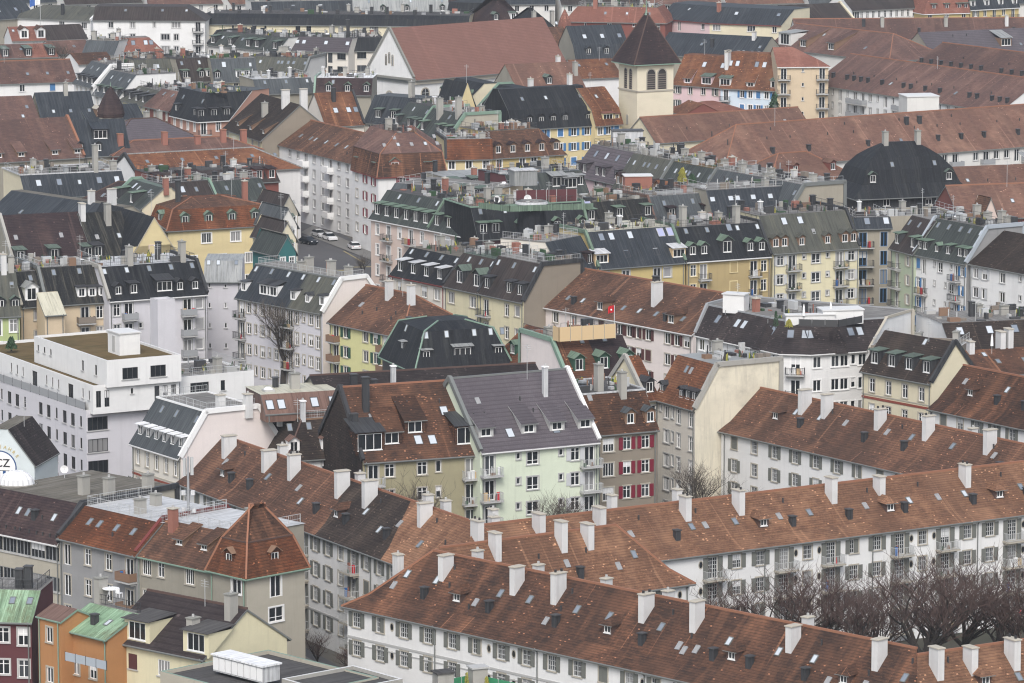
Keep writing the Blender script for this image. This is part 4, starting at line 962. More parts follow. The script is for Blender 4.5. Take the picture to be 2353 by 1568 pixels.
H('white house with black mansard, dark box extension and side balconies', [(250, 687), (475, 671)], 14.6, w=13, lv=[(3.6, 613)], m=(1, 0, 0, 0), roof='slate_black', wall='lilac_white', top='metal_light', vL='concrete', vR='metal_dark', gut='gutter_white',
  fac={0: dict(p=['TB.nN.BR', 'TBn.N.BC', 'TB.nN.BR'], rows=4, sh=2.95, tp=.75)}, st=dict(surr='frame_grey', tr=1, rk='panel', rail='panel_grey', bw=2.2, shut='blind_grey'), dorm=[(0, 0, .1, 'gb.Pgg', .03), (0, 0, .76, 'v.v.v.v.v')], D=dict(cheek='metal_dark', droof='metal_dark', ds=.9), chim=[(.32, 4, 'y', 2.6), (.86, 4, 'y', 2.8), (.7, 7, 'd', 2.5)], clutter=2)
H('beige house with lichen-spotted black mansard and white boxy dormers', [(106, 697), (250, 688)], 14.2, w=13, lv=[(3.6, 615)], m=(1, 0, 0, 0), roof='slate_lichen', wall='beige', top='terrace_slab', vL='gutter',
  fac={0: dict(p=['..BT'], rows=4, sh=2.95, tp=.8)}, st=dict(surr='sandstone', tr=1, rail='wood_grey', rk='panel', bw=2.6), dorm=[(0, 0, .1, '...bww'), (0, 0, .76, '.v..v.v')], D=dict(cheek='paint_white', droof='metal_dark', ds=.85), rail='rail_light')
H('narrow beige house with a double white dormer between two pale firewalls', [(48, 701), (103, 697)], 14.2, w=13, lv=[(3.6, 625)], m=(1, 0, 0, 0), roof='slate_lichen', wall='beige', top='terrace_slab', vL='sandstone',
  fac={0: dict(p=['.R'], rows=4, sh=2.95, tp=.8)}, st=dict(surr='sandstone', tr=1, rail='wood_grey', rk='panel', bw=2.6), dorm=[(0, 0, .1, 'G'), (0, 0, .7, '.v')], D=dict(cheek='paint_white', droof='metal_grey'))
H('light green house with dark roof at the left edge', [(-40, 724), (45, 720)], 13.6, w=13, lv=[(2.8, 622)], ref=1, m=(1, 0, 0, 0), roof='slate_olive', wall='leaf_green', top='bitumen', fac={0: dict(p='.F.T', rows=4, sh=3.1, tp=.8)}, st=dict(surr='paint_white', ws=1.1), dorm=[(0, 0, .1, '..g.g'), (0, 0, .6, '...v')], chim=[(.7, 3, 'c', 2.4), (.9, 3.2, 'y', 2)])
H('stained beige sheet-metal bay hood on the beige house', [(103, 719), (148, 716)], 13.6, w=3.4, lv=[(3.2, 672)], m=(1, 0, 0, 0), roof='metal_cream', wall='beige', gut='gutter', name='stair_bay', cat='house wing')
H('pale projecting stair bay with black box top on the white mansard house', [(362, 689), (402, 686)], 16.6, w=2.6, roof='metal_light', wall='lilac_white', top='metal_light', name='stair_bay', cat='house wing')
# ---- left middle
H('brown-plum tiled house with three green-topped dormers behind a roof terrace', [(33, 610), (222, 600)], 16, w=15, lv=[(None, 494)], roof='tile_plum', wall='stone', vR='gutter_green', vL='concrete', dorm=[(0, 0, .06, 'b..b..b', .02), (0, 0, .5, 'x..x.', .04)], D=dict(droof='copper_dark', cheek='rail_dark', ds=1.05), chim=[(.97, 6, 'W', 3.0)])
H('black lichen-covered roof between the plum roof and the yellow gable', [(222, 602), (318, 596)], 16, w=15, lv=[(None, 489)], roof='slate_lichen', wall='stone', dorm=[(0, 0, .45, '.x..v.', 0), (0, 0, .1, 'b.....', 0)], D=dict(droof='metal_dark'), chim=[(.6, 5.8, 'y', 2.8)])
H('yellow pointed gable house facing the viewer with pink window frames', [(297, 598), (413, 590)], 16.4, w=20, lv=[(4.05, 498)], m=(0, 1, 0, 1), roof='slate_black', wall='yellow', gut='sandstone', ov=.1, fac={0: dict(p='..D..', rows=1, tp=-2.0)}, st=dict(surr='pink'))
H('yellow villa with red tiled mansard and green copper dormer caps', [(386, 526), (628, 512)], 13, w=15, lv=[(1.3, 481), (6.5, 453)], ref=0, m=(1, 1, 1, 1), roof='tile_rust', wall='yellow', ridge='ridge_tile', gut='gutter', top='tile_rust', D=dict(roof2='tile_brown', cheek='copper_dark', droof='copper_green', ds=1.05),
  fac={0: dict(p=['..D.D.B', '.D.D.D.'], rows=3, sh=3.6, tp=1.0)}, st=dict(surr='paint_white', ws=1.05, rail='rail_dark'), dorm=[(0, 0, .15, '.g.g.g.g.'), ('L', 0, .15, '.g.g.')], chim=[(.22, 6, 'd', 3), (.9, 8, 'r', 2)])
H('grey slate mansard with five blue skylights and a glazed terrace rail', [(60, 452), (290, 441)], 14, w=14, lv=[(3.0, 402)], m=(1, 0, 0, 0), roof='slate_blue', wall='cream', top='terrace_slab', rail='rail_light', trim='metal_light', dorm=[(0, 0, .45, '.V.V.v.V.V')], chim=[(.75, 3.4, 'y', 4.5)], clutter=3, D=dict(walls={3: 'cream'}))
H('dark teal sheet roof with green valley lines at the left edge', [(-40, 500), (215, 540)], 14, w=14, lv=[(6.0, 437)], m=(1, 0, 1, 0), roof='slate_blue', wall='stone', ridge='gutter_green', dorm=[(0, 0, .3, '..v.v.v..v')], chim=[(.9, 6, 'W', 2.2), (.72, 6, 'c', 1.8)])
H('purple-brown hipped roof behind the dark teal sheet roof', [(175, 463), (262, 474)], 14, w=10, lv=[(None, 416)], m=(1, 0, 1, 1), roof='tile_plum', wall='stone', ridge='ridge_dark', dorm=[(0, 0, .3, '..v.v')])
H('slate house with a cream gable and green-edged roof left of the yellow villa', [(256, 456), (326, 477)], 15.5, w=9, lv=[(3.8, 411)], m=(1, 0, 1, 0), roof='slate_green', wall='stone', endw='cream', top='copper_dark', vL='gutter_green', dorm=[(0, 0, .05, 'b.b.', 0), (0, 0, .62, '.Vv.v.')], D=dict(droof='copper_green'), chim=[(1.0, 4.2, 'r', 1.6)])
H('brown sheet-metal mansard with two pale skylights behind the yellow villa', [(392, 470), (500, 461)], 14, w=10, lv=[(2.8, 422)], m=(1, 0, 0, 0), roof='slate_brown', wall='stone', top='bitumen', vR='gutter_green', dorm=[(0, 0, .5, '..V.v..')], clutter=3)
H('grey sheet mansard strip with chimneys right behind the yellow villa', [(500, 462), (618, 452)], 14, w=10, lv=[(2.8, 418)], m=(1, 0, 0, 0), roof='slate_green', wall='stone', top='bitumen', dorm=[(0, 0, .5, '.v..v')], clutter=5)
H('row of dark red dormered roofs in front of the long orange roof', [(352, 428), (640, 412)], 12.5, w=9, lv=[(2.6, 398)], m=(1, 0, 0, 0), roof='slate_brown', wall='brick_red', top='bitumen', dorm=[(0, 0, .1, 'b.bb..b.bb')], D=dict(droof='tile_plum', cheek='brick_red'), clutter=6)
H('long orange-red roof with pale ridge line, upper left', [(318, 404), (690, 383)], 13, w=13, lv=[(None, 354)], m=(1, 1, 1, 0), roof='tile_orange', wall='white', ridge='metal_grey', endw='white', dorm=[(0, 0, .55, '.v..v..v..v.v.', 0)], fac={'R': dict(p='WWW', rows=3)}, st=dict(shut='shutter_green'), vL='metal_dark')
H('dark red roof with four square hatted chimneys behind the long orange roof', [(262, 356), (600, 341)], 13, w=11, lv=[(None, 322)], m=(1, 1, 1, 1), roof='tile_far', wall='brick_red', ridge='ridge_tile', chim=[(.08, 3.5, 't', 2.2), (.38, 3.5, 't', 2.2), (.60, 3.2, 't', 1.4), (.78, 3.5, 't', 2.2), (.92, 3.5, 't', 2.0)])
for lb, x, y, wl_, rf, dr in (('teal-walled narrow gabled house at the street opening', 640, 584, 'teal', 'slate_green', 'copper_green'), ('cream narrow gabled house second from the street opening', 640, 553, 'cream', 'slate_brown', 'metal_grey'),
    ('white narrow gabled house third from the street opening', 642, 522, 'offwhite', 'slate_grey', 'copper_dark'), ('grey narrow gabled house farthest along the street by the villa', 644, 492, 'stone_light', 'slate_brown', 'metal_grey')):
    H(lb, [(x, y), (x + 40, y - 3)], 13.4, w=9, lv=[(1.7, y - 46)], m=(0, 1, 0, 1), roof=rf, wall=wl_, fac={0: dict(p='T.T', rows=4), 'R': dict(p='T.T.T', rows=4)}, st=dict(surr='paint_white', ws=.8), dorm=[('R', 0, .1, 'g.g')], D=dict(droof=dr, ds=.8))
# ---- upper left
H('old brown roof at the left edge with wide dormers and a rooflight', [(-40, 371), (193, 357)], 13, w=15, lv=[(None, 280)], roof='tile_far', wall='stone', dorm=[(0, 0, .05, '.s.s..s.s', .0), (0, 0, .25, 'x....V..')], D=dict(ds=.8, cheek='wood'), vR='ridge_tile')
H('blue-black tiled roof with a broad white-framed window', [(176, 356), (300, 352)], 13, w=13, lv=[(None, 275)], roof='slate_blue', wall='stone', dorm=[(0, 0, .08, 'g.g...'), (0, 0, .42, '..P..')], D=dict(dframe='paint_white', droof='slate_blue'))
H('blue-grey tiled roof with three skylights below the long red-brown roof', [(96, 277), (222, 273)], 13, w=13, lv=[(None, 212)], roof='slate_blue', wall='stone', dorm=[(0, 0, .25, '.v.v.v')], chim=[(.55, 6, 'y', 2.2)])
H('brown roof with a cream front gable at the left edge', [(-30, 283), (92, 278)], 13, w=13, lv=[(None, 223)], roof='tile_far', wall='cream', dorm=[(0, 0, .15, '...v.'), (0, 0, .5, '..v')])
H('dark purple hipped roof below the black corner mansard', [(262, 330), (462, 318)], 12.5, w=13, lv=[(None, 273)], m=(1, 1, 1, 1), roof='tile_mauve', wall='stone', ridge='ridge_dark', chim=[(.55, 7, 'y', 1.4), (.7, 7, 'y', 1.4)])
H('low dark slate roof at the foot of the pointed turret', [(200, 275), (330, 269)], 13, w=9, lv=[(None, 243)], roof='slate_blue', wall='stone', dorm=[(0, 0, .2, '.g.v..')], D=dict(cheek='wood', droof='sandstone'))
H('long red-brown roof at the left edge with three small skylights', [(-40, 191), (176, 184)], 13, w=13, lv=[(None, 142)], roof='tile_far', wall='white', ridge='ridge_tile', fac={0: dict(p='..A.C.', rows=2)}, st=dict(shut='shutter_blue'), dorm=[(0, 0, .3, '....v.v.v')])
row = [('white house with grey mansard and four dark dormers, first of the receding row', (170, 187), (214, 199), 139, 'slate_grey', 'white', 'paint_white'),
       ('white house with green-capped dormers, second of the receding row', (215, 214), (272, 226), 160, 'slate_grey', 'white', None),
       ('pale yellow house with big dark dormers in the receding row', (272, 224), (333, 240), 195, 'slate_olive', 'pale_yellow', None),
       ('brick-red house with plain red-brown roof in the receding row', (333, 240), (391, 252), 203, 'tile_far', 'brick_red', None)]
for lb, a, b_, yy, rf, wl_, v in row:
    H(lb, [a, b_], 14, w=13, lv=[(4.0, yy)], m=(1, 0, 0, 0), roof=rf, wall=wl_, top='terrace_slab', vR=v, fac={0: dict(p='TTTT', rows=4, sh=3.0)}, st=dict(surr='sandstone', ws=.8),
      dorm=[(0, 0, .08, 'bbbb' if rf != 'tile_far' else '....'), (0, 0, .65, '.v.v.v')], D=dict(droof='copper_dark' if 'green' in lb else 'metal_dark', ds=.8), clutter=2)
H('salmon corner building with black faceted mansard and white window frames', [(392, 261), (456, 276), (530, 272)], 14.2, w=12, lv=[(2.8, 213)], ref=1, m=(1, 0, 0, 0), roof='slate_black', wall='salmon', top='slate_grey', gut='gutter_white',
  fac={0: dict(p='TTTT', rows=3, sh=3.1), 1: dict(p='B.T.', rows=3, sh=3.1)}, st=dict(surr='paint_white', ws=.9), dorm=[(0, 0, .08, 'b.b'), (1, 0, .08, 'b.b.b'), (0, 0, .6, 'v.v')], D=dict(droof='metal_dark'))
H('dark mansard with brown patch, green dormer hoods and a white glazed terrace', [(418, 186), (492, 182)], 15, w=12, lv=[(2.8, 135)], ref=0, m=(1, 0, 0, 0), roof='slate_brown', wall='pale_yellow', endw='stone', top='bitumen', dorm=[(0, 0, .1, 'b.gw'), (0, 0, .7, 'v..v.')], D=dict(droof='copper_green'), fac={0: dict(p='..T.T', rows=2)}, vR='paint_white', clutter=3)
H('dark sheet mansard with cream walls left of the dormered one', [(318, 191), (418, 187)], 14.6, w=12, lv=[(2.8, 137)], ref=0, m=(1, 0, 0, 0), roof='slate_olive', wall='pale_yellow', endw='stone', top='bitumen', dorm=[(0, 0, .6, 'v.v.v')], clutter=4)
H('grey sheet mansard with white boxes behind the pink wall', [(492, 186), (592, 183)], 15, w=12, lv=[(2.8, 135)], m=(1, 0, 0, 0), roof='slate_grey', wall='pale_yellow', endw='stone', top='terrace_slab', dorm=[(0, 0, .1, 'g..ww.'), (0, 0, .6, '.V..v')], fac={0: dict(p='T.T.T', rows=2)}, clutter=4)
H('brown-black pitched house with a taupe gable next to the white street row', [(515, 292), (602, 320)], 14.5, w=15, lv=[(None, 214)], roof='tile_blackbrown', wall='pale_yellow', endw='taupe', fac={0: dict(p='W.W.WW', rows=3)}, dorm=[(0, 0, .12, '.s.s.s'), (0, 0, .6, '.i.')], D=dict(ds=.7, cheek='wood'), chim=[(.75, 6.6, 'W', 3.2), (.55, 4, 'y', 2.4), (.9, 9, 'W', 3.5)])
H('rust-red roof with dark chimney and two bright skylights', [(748, 287), (836, 283)], 14, w=12, lv=[(None, 213)], roof='tile_orange', wall='warm_white', vR='metal_dark', dorm=[(0, 0, .35, '..V.VV', .0)], chim=[(.42, 4.4, 'd', 2.4)])
H('dark flat mansard with mauve slates and a row of green hoods', [(590, 213), (720, 208)], 13.5, w=12, lv=[(2.2, 182)], m=(1, 0, 0, 0), roof='slate_grey', wall='stone', top='metal_light', dorm=[(0, 0, .6, '.v..v..v')], clutter=4)
H('plum slate mansard with three green hoods below the white church', [(722, 214), (852, 215)], 14, w=12, lv=[(2.2, 178)], m=(1, 0, 0, 0), roof='tile_plum', wall='stone', top='snow_white', vL='gutter_green', dorm=[(0, 0, .1, '.g.g.g'), (0, 0, .6, '.v...')], D=dict(droof='copper_green'), clutter=3)
H('blue-grey slate house with dormer windows left of the leaning slate row', [(838, 278), (945, 286)], 14, w=12, lv=[(3.5, 218)], m=(1, 0, 1, 0), roof='slate_blue', wall='warm_white', top='slate_grey', dorm=[(0, 0, .15, '.b.b..')], chim=[(.75, 4, 'y', 3)], fac={0: dict(p='W.W.W', rows=2)})
H('slate mansard facing left with box dormers, above the birch', [(900, 289), (957, 302)], 14.5, w=11, lv=[(3.6, 234)], m=(1, 0, 0, 0), roof='slate_green', wall='stone_light', top='bitumen', vR='gutter_green', dorm=[(0, 0, .1, 'b.bb'), (0, 0, .7, '.v.v')])
H('slate mansard facing left with a broad grey chimney, under the glass pergola', [(957, 303), (1030, 318)], 14.5, w=11, lv=[(3.6, 248)], m=(1, 0, 0, 0), roof='slate_green', wall='stone_light', top='terrace_slab', vR='gutter_green', dorm=[(0, 0, .1, 'b.bb'), (0, 0, .7, '..v.')], D=dict(droof='copper_green'), chim=[(.35, 2.6, 'y', 3.5), (.85, 3.2, 'y', 3.5)], clutter=3)
H('black roof with three pale green dormer caps left of the yellow gable', [(1003, 226), (1066, 240)], 14.5, w=12, lv=[(4.4, 178)], m=(1, 0, 1, 0), roof='slate_black', wall='cream', top='slate_black', dorm=[(0, 0, .12, 'gggg')], D=dict(droof='copper_green', ds=1.1))
H('black roof with pale green dormer caps right of the yellow gable', [(1098, 247), (1215, 272)], 14.5, w=12, lv=[(4.6, 193)], m=(1, 0, 1, 0), roof='slate_black', wall='cream', endw='slate_black', vL='gutter_green', top='slate_black', dorm=[(0, 0, .12, '.g.g.g.'), (0, 0, .5, '.v.v.v')], D=dict(droof='copper_green', ds=1.05), chim=[(.5, 6, 'c', 2)])
H('narrow yellow gable house wedged between black roofs', [(1054, 252), (1093, 250)], 15.2, w=10, lv=[(1.75, 191)], m=(0, 1, 0, 1), roof='slate_black', wall='yellow', fac={0: dict(p='W', rows=2, tp=.2)})
# ---- middle white street row
H('long white street row with recessed balconies under a brown roof', [(601, 319), (809, 372)], 13.6, w=12.5, lv=[(None, 265)], roof='tile_brown', wall='white', ridge='ridge_tile', endw='white', fac={0: dict(p=['WB.WWBWWBWW', 'WBCWWBWWBWW'], rows=5, sh=2.75, tp=.5)},
  st=dict(surr='frame_grey', rk='panel', rail='paint_white', bw=2.6, slab='paint_white', bd=1.3), dorm=[(0, 0, .35, '.x.v.v.vv.v.v.v.vv'), (0, 0, .2, '..........i.')], chim=[(.98, 7, 'c', 2)])
H('brick-red mansard corner house with white walls and wine shutters', [(809, 384), (869, 403), (1022, 397)], 14, w=10, lv=[(.5, 354), (5.2, 306)], ref=1, m=(1, 1, 0, 0), skR=-5.5, endw='brick_red', roof='tile_front', wall='white', top='tile_far', D=dict(brk=1, roof2='tile_far', cheek='terracotta'), gut='gutter_red', ridge='ridge_tile',
  fac={0: dict(p='ASS', rows=5, sh=3.0), 1: dict(p='..S..S.', rows=3, sh=3.0)}, st=dict(shut='shutter_red', surr='sandstone'), dorm=[(0, 0, .1, 'w.w'), (1, 0, .1, '.G..w.'), (1, 1, .35, '.x.v.x.v.x'), (1, 1, .7, '..x...x')])
H('yellow house with bright orange tile-hung storey and a glass roof terrace', [(1024, 363), (1130, 361)], 13.5, w=12, lv=[(.7, 320)], m=(1, 0, 0, 0), roof='tile_rust', wall='yellow', top='terrace_slab', rail='rail_light', vL='metal_dark', fac={0: dict(p='W.W.W', rows=3)}, st=dict(surr='paint_white'), dorm=[(0, 0, .25, 'V.V.V')])
H('ochre yellow house with five dark dormers in a brown tiled roof', [(1130, 360), (1296, 350)], 13.5, w=13, lv=[(3.4, 302)], m=(1, 1, 0, 0), roof='tile_brown', wall='mustard', top='gravel_roof', fac={0: dict(p='W.WWW.', rows=3)}, st=dict(surr='paint_white'), dorm=[(0, 0, .1, 'ggggg')], D=dict(droof='tile_plum', cheek='wood', ds=1.05), clutter=5)
H('black hooded mansard over a yellow house with blue shutters', [(1176, 295), (1367, 284)], 14, w=13, lv=[(1.3, 253), (5.4, 205)], m=(1, 0, 1, 0), roof='slate_black', wall='yellow', endw='slate_black', top='slate_black', fac={0: dict(p='..SSSS', rows=3)}, st=dict(shut='shutter_blue', surr='paint_white'), dorm=[(0, 0, .15, '.gggg.g'), (0, 1, .4, '.v.v..v')], D=dict(droof='slate_black'), chim=[(.9, 7, 'c', 2)])
H('red-roofed yellow house with a boxy dormer left of the bell tower', [(1367, 286), (1428, 281)], 14, w=12, lv=[(1.0, 252), (5.6, 203)], m=(1, 0, 1, 0), roof='tile_orange', wall='yellow', top='tile_orange', fac={0: dict(p='WSS', rows=3)}, st=dict(shut='shutter_blue', surr='paint_white'), dorm=[(0, 0, .1, '.PS'.replace('S', 'w')), (0, 1, .5, '.v.')], D=dict(droof='tile_red', cheek='yellow', ds=.9))
H('weathered red-brown roof directly right of the nave roof', [(1190, 209), (1345, 202)], 14, w=13, lv=[(None, 147)], roof='tile_hall', wall='stone', chim=[(.95, 3.5, 'y', 2.4), (.8, 7, 'c', 1.5)], dorm=[(0, 0, .2, '..g..')])
H('orange-brown roof with two skylights behind the bell tower', [(1330, 178), (1428, 174)], 14, w=12, lv=[(None, 137)], roof='tile_orange', wall='white', dorm=[(0, 0, .6, 'v.v')])
# ---- black rows in the centre
H('pinkish cream corner house with black mansard and a row of green dormer hoods', [(852, 498), (985, 523)], 14.8, w=14, lv=[(3.3, 436)], m=(1, 0, 0, 0), roof='slate_green', wall='pink', top='bitumen', vR='copper_green', gut='gutter_white',
  fac={0: dict(p='TBTBT', rows=5, sh=3.3, tp=.9)}, st=dict(surr='paint_white', ws=.9, bw=2.4, tr=1), dorm=[(0, 0, .1, 'bbbbbb'), (0, 0, .75, '.v.v.v')], D=dict(droof='copper_green', cheek='metal_dark', ds=1.1), clutter=4)
H('black mansard section with four green dormer hoods beside the pinkish corner house', [(986, 523), (1098, 545)], 14.8, w=14, lv=[(3.3, 455)], m=(1, 0, 0, 0), roof='slate_green', wall='pink', top='bitumen', vR='copper_green', gut='gutter_white',
  fac={0: dict(p='TBTB', rows=4, sh=3.3, tp=.9)}, st=dict(surr='paint_white', ws=.9, bw=2.4), dorm=[(0, 0, .1, 'bbbb'), (0, 0, .75, 'v.v.v')], D=dict(droof='copper_green', cheek='metal_dark', ds=1.05), clutter=3)
H('black mansard with a round dark turret cap and green terrace screens', [(1098, 546), (1352, 532)], 15.2, w=14, lv=[(2.6, 476)], m=(1, 0, 0, 0), roof='slate_black', wall='wine', endw='slate_black', top='gravel_roof', trim='gutter_green', vR='copper_green',
  dorm=[(0, 0, .1, 'bb.gg.g.g'), (0, 0, .75, 'v.v...v.v')], D=dict(droof='copper_green', ds=1.05), clutter=4)
H('black mansard right of the green terrace with one big skylight', [(1354, 524), (1505, 512)], 15, w=13, lv=[(2.6, 466)], m=(1, 0, 0, 0), roof='slate_lichen', wall='stone', top='gravel_roof', dorm=[(0, 0, .75, 'u.....'), (0, 0, .3, 'b..b..b')], D=dict(droof='copper_green'), rail='rail_dark', clutter=2)
H('grey mansard with small skylights behind the ochre row', [(1505, 510), (1640, 500)], 14.5, w=12, lv=[(2.6, 452)], m=(1, 0, 0, 0), roof='slate_grey', wall='stone', top='terrace_slab', vR='copper_brown', vL='copper_brown', dorm=[(0, 0, .6, '.v..v.'), (0, 0, .1, '.b..b')], D=dict(droof='tile_plum'), clutter=2)
H('long grey mansard with a line of eight pale skylights', [(1640, 502), (1915, 486)], 14.8, w=12, lv=[(2.6, 437)], m=(1, 1, 0, 0), roof='slate_blue', wall='stone', top='terrace_slab', dorm=[(0, 0, .5, 'V.VV.V.V..VVV.V')], rail='rail_light', clutter=5)
H('cream house with black mansard and white bracketed dormer caps under red gutter', [(900, 627), (1021, 652)], 14.4, w=13, lv=[(3.3, 567)], m=(1, 0, 0, 0), roof='slate_black', wall='warm_white', top='gravel_roof', gut='gutter_red',
  fac={0: dict(p='TTDD', rows=4, sh=3.3, tp=1.0)}, st=dict(surr='sandstone', ws=.9), dorm=[(0, 0, .1, 'bbbb'), (0, 0, .75, 'v.v.v.v')], D=dict(droof='metal_light', cheek='metal_dark', ds=1.0), clutter=3, vR='metal_dark')
H('pale yellow house with dark mansard, white-framed dormers and red-edged windows', [(1022, 652), (1101, 669)], 14.4, w=13, lv=[(3.3, 580)], m=(1, 0, 0, 0), roof='slate_brown', wall='pale_yellow', top='copper_dark', vR='metal_dark',
  fac={0: dict(p='D.D', rows=4, sh=3.3, tp=1.0)}, st=dict(surr='sandstone', bw=3), dorm=[(0, 0, .1, '.G.G'), (0, 0, .75, '.v.v.v')], D=dict(droof='copper_dark', dframe='paint_white'), clutter=1)
H('pale yellow house with dark mansard next to the taupe firewall', [(1102, 669), (1203, 690)], 14.4, wx=1338, lv=[(3.3, 607)], ref=1, m=(1, 0, 0, 0), roof='slate_brown', wall='pale_yellow', endw='taupe', top='terrace_slab', vR='metal_dark', rail='rail_light',
  fac={0: dict(p='B.TR', rows=4, sh=3.3, tp=1.0)}, st=dict(surr='sandstone'), dorm=[(0, 0, .1, 'b.bb'), (0, 0, .75, 'v.v..v')], D=dict(droof='metal_dark', dframe='paint_white'), clutter=2)
H('long roof house with three tiled dormers, pink walls and dark wine shutters', [(1201, 691), (1592, 764)], 13.4, w=14, lv=[(None, 607)], roof='tile_brown', wall='pink_white', ridge='ridge_tile', gut='gutter_white',
  fac={0: dict(p='...A.A..C.SSSS.WSW', rows=4, sh=2.9, tp=.7)}, st=dict(shut='shutter_brown', surr='sandstone'), dorm=[(0, 0, .1, '.h.....h......h..'), (0, 0, .2, 'v.v.v.v.v..v.v.v..v.v'), (0, 0, .17, '...k......k..')], D=dict(ds=1.7, cheek='wood'), chim=[(.68, 3.6, 'W', 2.6), (.57, 6.8, 'd', .8)])
H('flat grey roofed block with white chimneys in the middle of the black rows', [(1150, 590), (1345, 575)], 15.5, w=13, roof='slate_grey', wall='offwhite', top='terrace_slab', clutter=6, gut='gutter_white')
H('dark mansard with brown gabled dormers wedged left of the ochre row', [(1290, 628), (1368, 612)], 14.4, w=11, lv=[(2.8, 556)], m=(1, 0, 0, 0), roof='slate_blue', wall='warm_white', top='terrace_slab', dorm=[(0, 0, .1, '.b.b')], D=dict(droof='tile_plum', cheek='tile_plum', dframe='paint_white'), clutter=2)
# ---- ochre row
H('mustard house with blue-black roof, large skylights and two cut-in balconies', [(1374, 613), (1573, 598)], 14.4, w=13, lv=[(4.0, 533)], m=(1, 0, 0, 0), roof='slate_blue', wall='mustard', top='metal_cream', vL='copper_green', vR='copper_green', gut='gutter',
  fac={0: dict(p=['R.W..FR.', 'RW.W.FR.'], rows=4, sh=2.95, tp=.8)}, st=dict(surr='frame_grey', ws=1.1), dorm=[(0, 0, .08, 'P.......P'), (0, 0, .2, '...V..V..'), (0, 0, .72, '.VV.V..uu')], D=dict(droof='metal_light', cheek='fence_yellow', ds=.8), clutter=4)
H('ochre brown house with black mansard and four green-capped dormers', [(1577, 597), (1770, 584)], 14.4, w=13, lv=[(3.8, 522)], m=(1, 0, 0, 0), roof='slate_black', wall='ochre', top='terrace_slab', vR='metal_dark', gut='gutter_white',
  fac={0: dict(p=['TB..C.BT'], rows=4, sh=2.95, tp=.8)}, st=dict(surr='yellow', tr=1, shut='ochre', bw=1.9), dorm=[(0, 0, .12, 'gg.G.gg', .02), (0, 0, .78, '.v..v..Vv..v')], D=dict(droof='copper_green', cheek='metal_dark'), chim=[(.12, 4.6, 'y', 3), (.75, 4.4, 'y', 2.6)], clutter=3)
H('pale yellow house with mossy grey mansard, six gabled dormers and grey shutters', [(1775, 578), (1973, 564)], 14.6, w=13, lv=[(4.0, 495)], m=(1, 0, 0, 0), roof='slate_olive', wall='pale_yellow', top='terrace_slab', vR='metal_dark', rail='rail_dark',
  fac={0: dict(p=['SBnMnBS'], rows=5, sh=2.95, tp=.7)}, st=dict(surr='frame_grey', shut='shutter_pale', bw=2.4, tr=1), dorm=[(0, 0, .1, 'gg.c..c.gg'), (0, 0, .4, '.....x....'), (0, 0, .7, '..V.V.....')], D=dict(droof='slate_olive', cheek='wood'), clutter=4)
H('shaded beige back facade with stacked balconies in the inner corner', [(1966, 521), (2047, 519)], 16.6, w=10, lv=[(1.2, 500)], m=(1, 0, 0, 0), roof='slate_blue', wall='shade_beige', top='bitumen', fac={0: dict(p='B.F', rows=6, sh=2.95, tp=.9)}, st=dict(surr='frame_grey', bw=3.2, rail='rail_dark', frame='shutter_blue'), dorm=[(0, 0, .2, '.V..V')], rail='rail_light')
H('pale green house with dark roof and two green hooded dormers', [(2047, 566), (2100, 580)], 14.8, w=12, lv=[(3.6, 494)], m=(1, 0, 0, 0), roof='slate_brown', wall='green_pale', top='terrace_slab', fac={0: dict(p='BS', rows=5, sh=2.95, tp=.8)}, st=dict(surr='sandstone', shut='sandstone', ws=.8), dorm=[(0, 0, .1, 'b.b'), (0, 0, .7, 'v.v.v')], D=dict(droof='copper_green'))
H('white house with blue shutters, green-capped dormers and a light blue roof edge', [(2101, 579), (2220, 602)], 14.8, wx=2351, lv=[(3.8, 522)], ref=1, m=(1, 0, 0, 0), roof='slate_green', wall='white', endw='grey', top='terrace_slab', vL='shutter_greyblue', vR='shutter_greyblue',
  fac={0: dict(p=['SF.nM.nBS', 'SB.n.nMBS'], rows=5, sh=2.95, tp=.8)}, st=dict(shut='shutter_blue', surr='frame_grey', bw=2.2, ws=.75, tr=1), dorm=[(0, 0, .1, 'bb.c.b.bb'), (0, 0, .75, '.v.v.v.v.v')], D=dict(droof='copper_green', cheek='metal_dark', ds=.85), clutter=4)
H('white house with plain dark brown roof and pale shutters at the right edge', [(2229, 601), (2420, 636)], 14.9, w=13, lv=[(None, 529)], roof='tile_blackbrown', wall='white', fac={0: dict(p='SS.W.n.WS', rows=4, sh=2.9, tp=.8)}, st=dict(shut='shutter_pale', surr='frame_grey'))
